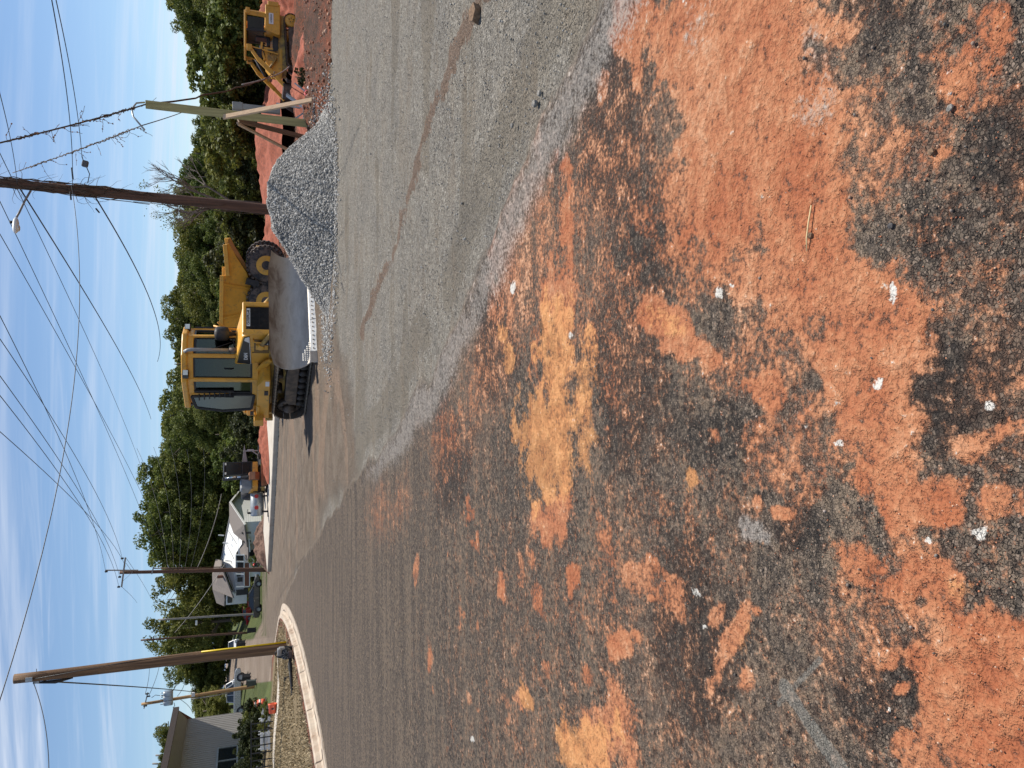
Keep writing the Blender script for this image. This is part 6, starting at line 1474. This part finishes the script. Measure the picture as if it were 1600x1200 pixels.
def grey_building():
    D = 62; o = on(1160, D); t = thing('building', 'grey metal-clad building with a tan eave, seen past the shrubs', 'building', o)
    def Pp(x, y, d=0): return at(x, y, D+d)-o
    a = Pp(374, 1113, 5); b_ = Pp(378, 1290, -10); tz = Pp(292, 1113, 5).z; bz = -1.0; far = Vector((-5.5, 9, 0))
    mb = MB(); mb.add([(a.x, a.y, bz), (b_.x, b_.y, bz), (b_.x, b_.y, tz), (a.x, a.y, tz), (a.x+far.x, a.y+far.y, bz), (b_.x+far.x, b_.y+far.y, bz), (b_.x+far.x, b_.y+far.y, tz), (a.x+far.x, a.y+far.y, tz)], [(0, 1, 2, 3), (4, 7, 6, 5), (0, 3, 7, 4), (1, 5, 6, 2), (3, 2, 6, 7)]); w_ = mb.build('wall', gsid, t)
    mb = MB(); n = 52
    for k in range(n): f = k/n; x = a.x+(b_.x-a.x)*f; y = a.y+(b_.y-a.y)*f; mb.bar((x, y-.02, bz), (x, y-.02, tz), .05, .04)
    mb.build('cladding_ribs', gsid, w_)
    # eave overhang
    fas = MB(); e1 = Pp(277, 1106, 2); e2 = Pp(268, 1290, -14); e1.z = tz+.55; e2.z = tz+.55
    fas.add([e1, e2, Vector((b_.x, b_.y, tz-.05)), Vector((a.x, a.y, tz-.05))], [(0, 1, 2, 3)]); fas.build('soffit', tan, t)
    mb = MB(); mb.bar(e1, e2, .16, .42); rf = mb.build('gutter', brown, t)
    mb = MB(); mb.add([e1+Vector((0, 0, .22)), e2+Vector((0, 0, .22)), Vector((b_.x-8, b_.y+22, tz+.9)), Vector((a.x-7, a.y+13, tz+.9))], [(0, 1, 2, 3)]); mb.build('roof', brown, t)
    mb = MB(); g0 = Vector((a.x+.3, a.y+.5, tz-.6)); mb.add([e1+Vector((.1, 0, .2)), Vector((a.x, a.y, tz-.05)), Vector((a.x-1.2, a.y+2.2, tz-.7)), Vector((a.x-1.0, a.y+2.6, tz+.3))], [(0, 1, 2, 3)]); mb.build('end_soffit', mat('brown_soffit', (.16, .05, .04), .7), t)
    # window
    def W(y, x): p = Pp(x, y); f = (p.x-a.x)/(b_.x-a.x); return f
    fy = lambda f: 600-F*((a.x+(b_.x-a.x)*f+o.x)*1.06/(a.y+(b_.y-a.y)*f+o.y))
    fA = min((abs(fy(k/200)-1160), k/200) for k in range(200))[1]; fB = min((abs(fy(k/200)-1222), k/200) for k in range(200))[1]; pz0 = Pp(372, 1180, 0).z-1.1; pz1 = Pp(343, 1180, 0).z+.1
    A_ = Vector((a.x+(b_.x-a.x)*fA, a.y+(b_.y-a.y)*fA-.30, 0)); B_ = Vector((a.x+(b_.x-a.x)*fB, a.y+(b_.y-a.y)*fB-.30, 0))
    mb = MB(); mb.add([(A_.x, A_.y, pz0), (B_.x, B_.y, pz0), (B_.x, B_.y, pz1), (A_.x, A_.y, pz1)], [(0, 1, 2, 3)]); wn = mb.build('window', wglass, t)
    mb = MB()
    for f in (0, .35, .7, 1): p = A_.lerp(B_, f); mb.bar((p.x, p.y-.05, pz0), (p.x, p.y-.05, pz1), .11)
    for z in (pz0, (pz0*1.1+pz1*.9)/2, pz1): mb.bar((A_.x, A_.y-.07, z), (B_.x, B_.y-.07, z), .11)
    mb.build('window_frame', galv, wn)
    m = MB(); p = Pp(362, 1192, -8); 
grey_building()

# ================================================================ VEHICLES
def car(name, label, cat, loc, rz, paint, L_=4.7, W_=1.8, kind='sedan'):
    t = thing(name, label, cat, loc, rz); hl = L_/2; hw = W_/2
    # local: x forward. side outlines
    if kind == 'sedan':
        low = [(-hl, .35), (-hl-.02, .62), (-hl+.08, .92), (-hl+.8, .98), (hl-1.25, .93), (hl-.35, .80), (hl, .62), (hl, .32), (hl-.3, .22), (-hl+.3, .22)]
        cab = [(-hl+.75, .96), (-hl+1.35, 1.38), (-hl+1.8, 1.44), (.35, 1.43), (hl-1.15, .92)]
    elif kind == 'suv':
        low = [(-hl, .40), (-hl-.02, .7), (-hl+.02, 1.05), (hl-1.3, 1.06), (hl-.25, .95), (hl, .75), (hl, .38), (hl-.3, .28), (-hl+.3, .28)]
        cab = [(-hl+.06, 1.04), (-hl+.3, 1.68), (-hl+.6, 1.75), (.45, 1.72), (hl-1.2, 1.05)]
    else:
        low = [(-hl, .50), (-hl-.02, .8), (-hl, 1.12), (hl-1.5, 1.12), (hl-.2, 1.02), (hl, .8), (hl, .45), (hl-.3, .38), (-hl+.3, .38)]
        cab = [(-.75, 1.10), (-.62, 1.76), (-.3, 1.82), (.75, 1.80), (hl-1.45, 1.10)]
    mb = MB(); mb.prism(low, 'y', -hw, hw); body = mb.build('body', paint, t, .07, seg=3)
    n = len(cab); k = hw*.80; mb = MB()
    V = [(x, -(hw-.04)+(z-.95)*.30, z) for x, z in cab]+[(x, (hw-.04)-(z-.95)*.30, z) for x, z in cab]
    mb.add(V, [tuple(range(n)), tuple(range(n, 2*n))[::-1]]+[(i, i+n, (i+1) % n+n, (i+1) % n) for i in range(n)]); gh = mb.build('greenhouse', cglass, t, .03)
    top = max(z for x, z in cab); xs = [x for x, z in cab if z > top-.14]
    mb = MB(); mb.box(((min(xs)+max(xs))/2, 0, top+.0), (max(xs)-min(xs)+.12, (hw-.04-(top-.95)*.30)*2+.04, .06)); mb.build('roof', paint, gh, .025)
    for s in (-1, 1):
        mb = MB(); q = [(x, s*((hw-.03)-(z-.95)*.30+.01), z) for x, z in cab]
        for a, b_ in zip(q, q[1:]): mb.bar(a, b_, .06, .05)
        xm = .0 if kind != 'suv' else -.25; mb.bar((xm, s*(hw-.02), .97), (xm+.04, s*((hw-.03)-(top-.95)*.30+.01), top), .07, .04); mb.build('pillars', paint, gh)
        for x in (hl-.9, -hl+.95):
            r_ = .33 if kind == 'sedan' else .38
            mb = MB(); mb.lathe([(.2, -.1), (r_*.93, -.1), (r_, -.06), (r_, .06), (r_*.93, .1), (.2, .1)], (x, s*(hw-.09), r_), 'y', 22); w_ = mb.build('wheel', tyre, t)
            mb = MB(); mb.lathe([(.02, 0), (.06, s*.02), (r_*.62, s*.005), (r_*.66, s*.015), (.05, s*.0)], (x, s*(hw+.012), r_), 'y', 20)
            for a in range(5): mb.bar((x, s*(hw+.015), r_), (x+r_*.6*math.cos(a*1.257), s*(hw+.015), r_+r_*.6*math.sin(a*1.257)), .05, .02)
            mb.build('rim', galv, w_)
            mb = MB(); mb.lathe([(.02, -.02), (r_*1.17, -.02), (r_*1.17, .02), (.02, .02)], (x, s*(hw-.012), r_+.02), 'y', 22); mb.build('wheel_arch', blk2, t)
        zf = .66 if kind == 'sedan' else .86
        mb = MB(); mb.box((hl-.06, s*(hw-.28), zf), (.14, .36, .14)); mb.build('headlight', lampg, t, .02)
        mb = MB(); mb.box((-hl+.04, s*(hw-.22), zf+.1), (.12, .30, .16)); mb.build('tail_light', redl, t, .02)
        mb = MB(); mb.box((hl-1.35, s*(hw+.08), 1.0 if kind == 'sedan' else 1.15), (.14, .16, .12)); mb.build('wing_mirror', paint, t, .02)
        mb = MB(); mb.bar((-.1, s*(hw+.004), .3), (-.1, s*(hw+.004), .95), .012, .012); mb.bar((-.5, s*(hw+.01), .82), (-.3, s*(hw+.01), .82), .02); mb.build('door_handle', chrome, t)
    mb = MB(); mb.box((hl+.0, 0, zf-.22), (.08, W_*.6, .16)); mb.build('grille', blk2, t, .01)
    if kind == 'pickup':
        mb = MB(); mb.box((-hl+.98, 0, 1.10), (1.85, W_-.24, .06)); mb.build('bed_liner', blk2, t)
    return t
p = on(949, 118); car('parked_car', 'red sedan parked on the grass behind the dark grey sedan', 'car', (p.x, p.y, p.z), R(4), mat('red_paint', (.45, .012, .02), .2, 0, .05, 2), 4.6)
p = on(931, 95); car('parked_car', 'dark grey sedan parked nearest the roadside beside the white house', 'car', (p.x, p.y, p.z+.0), R(6), dark_car, 4.8)
p = on(1074, 94); car('parked_car', 'white sport utility vehicle facing down the driveway, behind the silver pickup', 'car', (p.x, p.y, p.z), R(-62), wht_car, 4.6, 1.85, 'suv')
p = on(1081, 86); car('parked_car', 'silver pickup truck side-on behind the tan wooden pole', 'pickup', (p.x, p.y, p.z), R(18), pick, 5.2, 1.9, 'pickup')
p = on(1007, 112); car('parked_car', 'white vehicle on the driveway, half hidden by the brown pole', 'car', (p.x, p.y, p.z), R(-70), wht_car, 4.4, 1.8, 'suv')

def bin_(y, Y, label, m_=blk, s=1.0):
    p = on(y, Y); t = thing('wheelie_bin', label, 'bin', p, random.uniform(-.4, .4)); t.scale = (s, s, s)
    mb = MB(); mb.add([(-.24, -.28, .08), (.24, -.28, .08), (.24, .26, .08), (-.24, .26, .08), (-.30, -.36, .98), (.30, -.36, .98), (.30, .34, .98), (-.30, .34, .98)], [(3, 2, 1, 0), (0, 1, 5, 4), (1, 2, 6, 5), (2, 3, 7, 6), (3, 0, 4, 7), (4, 5, 6, 7)]); mb.build('body', m_, t, .02)
    mb = MB(); mb.box((0, 0, 1.02), (.66, .78, .07)); mb.bar((-.25, .42, .98), (.25, .42, .98), .04); mb.build('lid', m_, t, .02)
    for q in (-1, 1): mb = MB(); mb.cyl((q*.27, .27, .10), .10, .06, 'x', 14); mb.build('wheel', tyre, t)
bin_(984, 92, 'black wheelie bin standing alone by the road left of the dark sedan')
bin_(1003, 104, 'dark bin on the grass beside the driveway, in front of the white vehicle')
bin_(1056, 80, 'dark bin in front of the nose of the silver pickup', s=.8)
bin_(1066, 70, 'grey-green bin beside the foot of the tan transformer pole', mat('grey_green_plastic', (.07, .085, .08), .6), .8)

def drum(y, Y, label):
    p = on(y, Y); t = thing('traffic_drum', label, 'traffic drum', p); mb = MB(); mb.lathe([(.02, .06), (.27, .06), (.27, .30), (.25, .31), (.25, .55), (.235, .56), (.235, .80), (.21, .81), (.20, .98), (.02, 1.0)], (0, 0, 0), 'z', 20); bd = mb.build('body', orange, t)
    for z0, r_ in ((.33, .256), (.60, .243)): mb = MB(); mb.lathe([(r_-.01, z0), (r_, z0), (r_, z0+.13), (r_-.01, z0+.13)], (0, 0, 0), 'z', 20); mb.build('white_band', white, bd)
    mb = MB(); mb.lathe([(.02, 0), (.36, 0), (.36, .06), (.02, .07)], (0, 0, 0), 'z', 20); mb.build('base', blk, t)
drum(1100, 52, 'nearer orange traffic drum by the green shrubs'); drum(1104, 54, 'orange traffic drum mostly hidden behind the other drum')

# orange bucket lying on the pavement
p = on(1110, 33.6); t = thing('bucket', 'orange-red plastic bucket lying on its side on the pavement', 'bucket', (p.x, p.y, p.z+.20), R(12))
mb = MB(); mb.lathe([(.02, -.2), (.145, -.2), (.17, .14), (.185, .15), (.185, .19), (.165, .19), (.155, -.16), (.02, -.17)], (0, 0, 0), 'x', 24); bk = mb.build('bucket_shell', orange, t)
mb = MB(); mb.tube([(.13, -.18, 0), (.05, -.2, -.06), (-.05, -.21, -.09), (.0, -.21, -.02)], .006, 6); mb.build('handle', galv, t)
mb = MB(); mb.box((.0, -.163, .0), (.07, .006, .10)); mb.build('label_print', blk, bk)

# ================================================================ BACKPACK LEAF BLOWER
def blower():
    p = on(1027, 26.0); s = .95
    t = thing('leaf_blower', 'black backpack leaf blower lying beside the brown pole, its tube pointing left', 'leaf blower', (p.x, p.y, p.z), 0); t.scale = (s, s, s)
    mb = MB(); mb.lathe([(.03, -.13), (.15, -.12), (.19, -.06), (.20, 0), (.19, .06), (.14, .12), (.03, .13)], (.02, -.02, .26), 'y', 26); mb.build('fan_housing', blk2, t)
    mb = MB(); mb.box((.04, .12, .30), (.34, .10, .52), (.12, 0, 0)); mb.build('back_pad', blk, t, .04, seg=3)
    mb = MB(); mb.box((.10, -.02, .48), (.24, .24, .14)); mb.box((.20, .02, .40), (.10, .2, .2)); mb.build('engine_cover', mat('pale_grey_plastic', (.26, .25, .235), .5), t, .04, seg=3)
    mb = MB(); mb.box((.02, -.16, .13), (.24, .10, .15)); mb.build('fuel_tank', mat('smoky_plastic', (.08, .05, .045), .3), t, .03, seg=3)
    mb = MB()
    for k in range(9):
        a = k*.7; mb.box((.02+.11*math.cos(a), -.155, .27+.11*math.sin(a)), (.10, .012, .014), (0, -a, 0))
    mb.build('fan_guard', grey, t)
    mb = MB(); pts = [(.16*math.cos(a)-.02, .16, .36+.26*math.sin(a)) for a in [k*.35-.9 for k in range(16)]]; mb.tube(pts, .018, 8); mb.tube([(-.16, .1, .05), (-.20, -.06, .02), (.2, -.08, .02), (.24, .1, .04)], .014, 8); mb.build('frame_tube', blk2, t)
    mb = MB(); pts = [(-.10, -.06, .12), (-.22, -.08, .13), (-.30, -.10, .14)]; mb.tube(pts, .055, 14); mb.build('elbow', blk, t)
    n = 22; pts = [(-.28-.012*k, -.10-.004*k, .14-.001*k) for k in range(n)]; mb = MB(); mb.tube(pts, [.068+.008*(k % 2) for k in range(n)], 14, smooth=False); mb.build('flexible_hose', blk, t)
    mb = MB(); mb.tube([(-.52, -.18, .125), (-.85, -.24, .10), (-1.2, -.30, .07), (-1.33, -.32, .06)], [.062, .055, .046, .055], 14); mb.build('blower_tube', grey if False else blk, t)
    mb = MB(); mb.tube([(-.72, -.20, .13), (-.74, -.19, .24), (-.80, -.18, .30)], [.016, .02, .022], 8); mb.box((-.80, -.18, .31), (.12, .04, .05)); mb.build('control_handle', blk2, t)
    for q in (-1, 1): mb = MB(); mb.tube([(.04+q*.12, .18, .52), (.04+q*.14, .27, .42), (.04+q*.14, .28, .22), (.04+q*.12, .18, .10)], .02, 6); mb.build('shoulder_strap', blk, t)
blower()

# ================================================================ SHRUBS, RAIL, MULCH HEAPS on the left
for y, Y, q, k, lb_ in ((1118, 50, 1.1, 2, 'olive green shrub in front of the right end of the grey building'), (1132, 49, .95, 0, 'dark shrub next to the olive one before the grey building'), (1152, 46, 1.2, 2, 'largest olive shrub under the window of the grey building'), (1178, 45, 1.15, 2, 'broad shrub below the window at the picture border'), (1196, 46, .8, 0, 'dark shrub cut by the picture border'),
                        (1112, 40, .45, 0, 'low green shrub behind the orange bucket'), (1142, 39, .45, 0, 'low dark green shrub behind the pavement edge'), (925, 112, 2.0, 1, 'round green bush at the end of the house porch'), (952, 121, 1.9, 0, 'dark bush above the red car'), (878, 99, .9, 1, 'small bush by the house steps')):
    p = on(y, Y); s = thing('shrub', lb_, 'shrub', p, random.random()*6); f = bpy.data.objects.new('foliage', SH[k]); COL.objects.link(f); f.parent = s; f.scale = (q*.95, q*.95, q*.85); f.location = (0, 0, .9*q)
    mb = MB(); 
    for _ in range(4): mb.tube([(0, 0, -.1), (random.uniform(-.4, .4)*q, random.uniform(-.4, .4)*q, 1.0*q)], [.03, .01], 5)
    mb.build('stem', bark, s)
t = thing('rail', 'low dark metal rail in front of the shrubs, left of the pavement', 'rail', on(1165, 35.5)); 
for k in range(7): mb = MB(); mb.bar((-1.0+k*.33, 0, 0), (-1.0+k*.33, 0, .95-.04*(k % 2)), .04); mb.build('upright', blk2, t)
mb = MB(); mb.bar((-1.05, 0, .93), (1.05, 0, .93), .05); mb.build('top_bar', blk2, t); mb = MB(); mb.bar((-1.05, 0, .35), (1.05, 0, .35), .04); mb.build('lower_bar', blk2, t)
for i, (y, Y, w_, lb_) in enumerate(((1118, 41.5, .8, 'small white board behind the orange bucket'), (1135, 42, 1.0, 'long white board lying behind the low green shrubs'), (1160, 38, .8, 'pale slatted stack behind the dark rail'), (1190, 47, 3.0, 'white panel below the window of the grey building'))):
    p = on(y, Y); mb = MB(); 
    for k in range(3): mb.box((0, k*.03, .12+.16*k), (w_, .04, .13), (0, random.uniform(-.03, .03), 0))
    mb.bar((-w_*.4, .05, 0), (-w_*.4, .05, .6), .05); mb.bar((w_*.4, .05, 0), (w_*.4, .05, .6), .05)
    o = mb.build('white_board', white, None, .01); o.location = p; o.rotation_euler = (0, 0, random.uniform(-.3, .3)); tag(o, lb_, 'board')
def heap(y, Y, w_, h, label, m_, seed, cat='dirt heap', rz=0):
    p = on(y, Y); n = 70; xs = np.linspace(-1, 1, n); X, Yy = np.meshgrid(xs, xs); rr = np.hypot(X, Yy)*(1+.25*(fbm(X*2+seed, Yy*2, 3, seed)-.5)); Z = np.clip(1-rr, 0, 1)**.8*h+(fbm(X*4+seed, Yy*4, 6, seed)-.5)*h*.75*(rr < 1)*np.clip(2-2*rr, 0, 1)**.5
    V = np.stack([X.ravel()*w_, Yy.ravel()*w_*.7, Z.ravel()-.04], 1); i = np.arange(n-1)[:, None]*n; j = np.arange(n-1)[None]; Fc = np.stack([i+j, i+j+1, i+n+1+j, i+n+j], -1).reshape(-1, 4)
    keep = (rr.ravel()[Fc] < 1.05).any(1); o = npmesh('dirt_heap', V, Fc[keep], m_, smooth=True); o.location = p; o.rotation_euler = (0, 0, rz); tag(o, label, cat)
redm = mat('red_clay_heap', (.30, .080, .040), .95, 0, .35, 6, bump=1, bs=25)
heap(848, 62, 2.7, 1.25, 'brown mulch heap in front of the house porch, behind the far kerb', mulch, 1)
heap(690, 49, 2.6, .62, 'red clay heap behind the far kerb, right of the mini excavator', redm, 2)
heap(662, 50, 1.8, .45, 'small red clay heap just behind the bulldozer track', redm, 4)
heap(395, 46, 3.4, .9, 'red clay bank showing between the stone heap and the dump truck', redm, 5)
heap(130, 34, 3.2, .75, 'rough red clay mound in front of the crawler loader', redm, 6)
heap(15, 47, 3.8, 2.0, 'tall red clay mound behind the tail of the crawler loader', redm, 7)
heap(235, 52, 7, 1.5, 'long red clay bank seen behind the braced wooden post', redm, 8)
# small parked motorcycle and flower pots by the porch
p = on(883, 96); t = thing('motorcycle', 'small red motorcycle standing by the house steps next to the dark pole', 'motorcycle', p, R(70))
for x in (-.6, .6): mb = MB(); mb.lathe([(.2, -.05), (.31, -.05), (.32, 0), (.31, .05), (.2, .05)], (x, 0, .32), 'y', 18); mb.build('wheel', tyre, t)
mb = MB(); mb.bar((-.5, 0, .45), (.45, 0, .7), .12, .25); mb.bar((.6, 0, .32), (.4, 0, 1.05), .05); mb.build('frame', blk2, t, .02)
mb = MB(); mb.sphere((.12, 0, .85), .2, 8, 0, (1.3, .7, .7)); mb.build('fuel_tank', redp, t); mb = MB(); mb.box((-.35, 0, .82), (.6, .24, .1)); mb.build('seat', blk, t, .03); mb = MB(); mb.bar((.4, -.35, 1.08), (.4, .35, 1.08), .04); mb.build('handlebar', chrome, t)
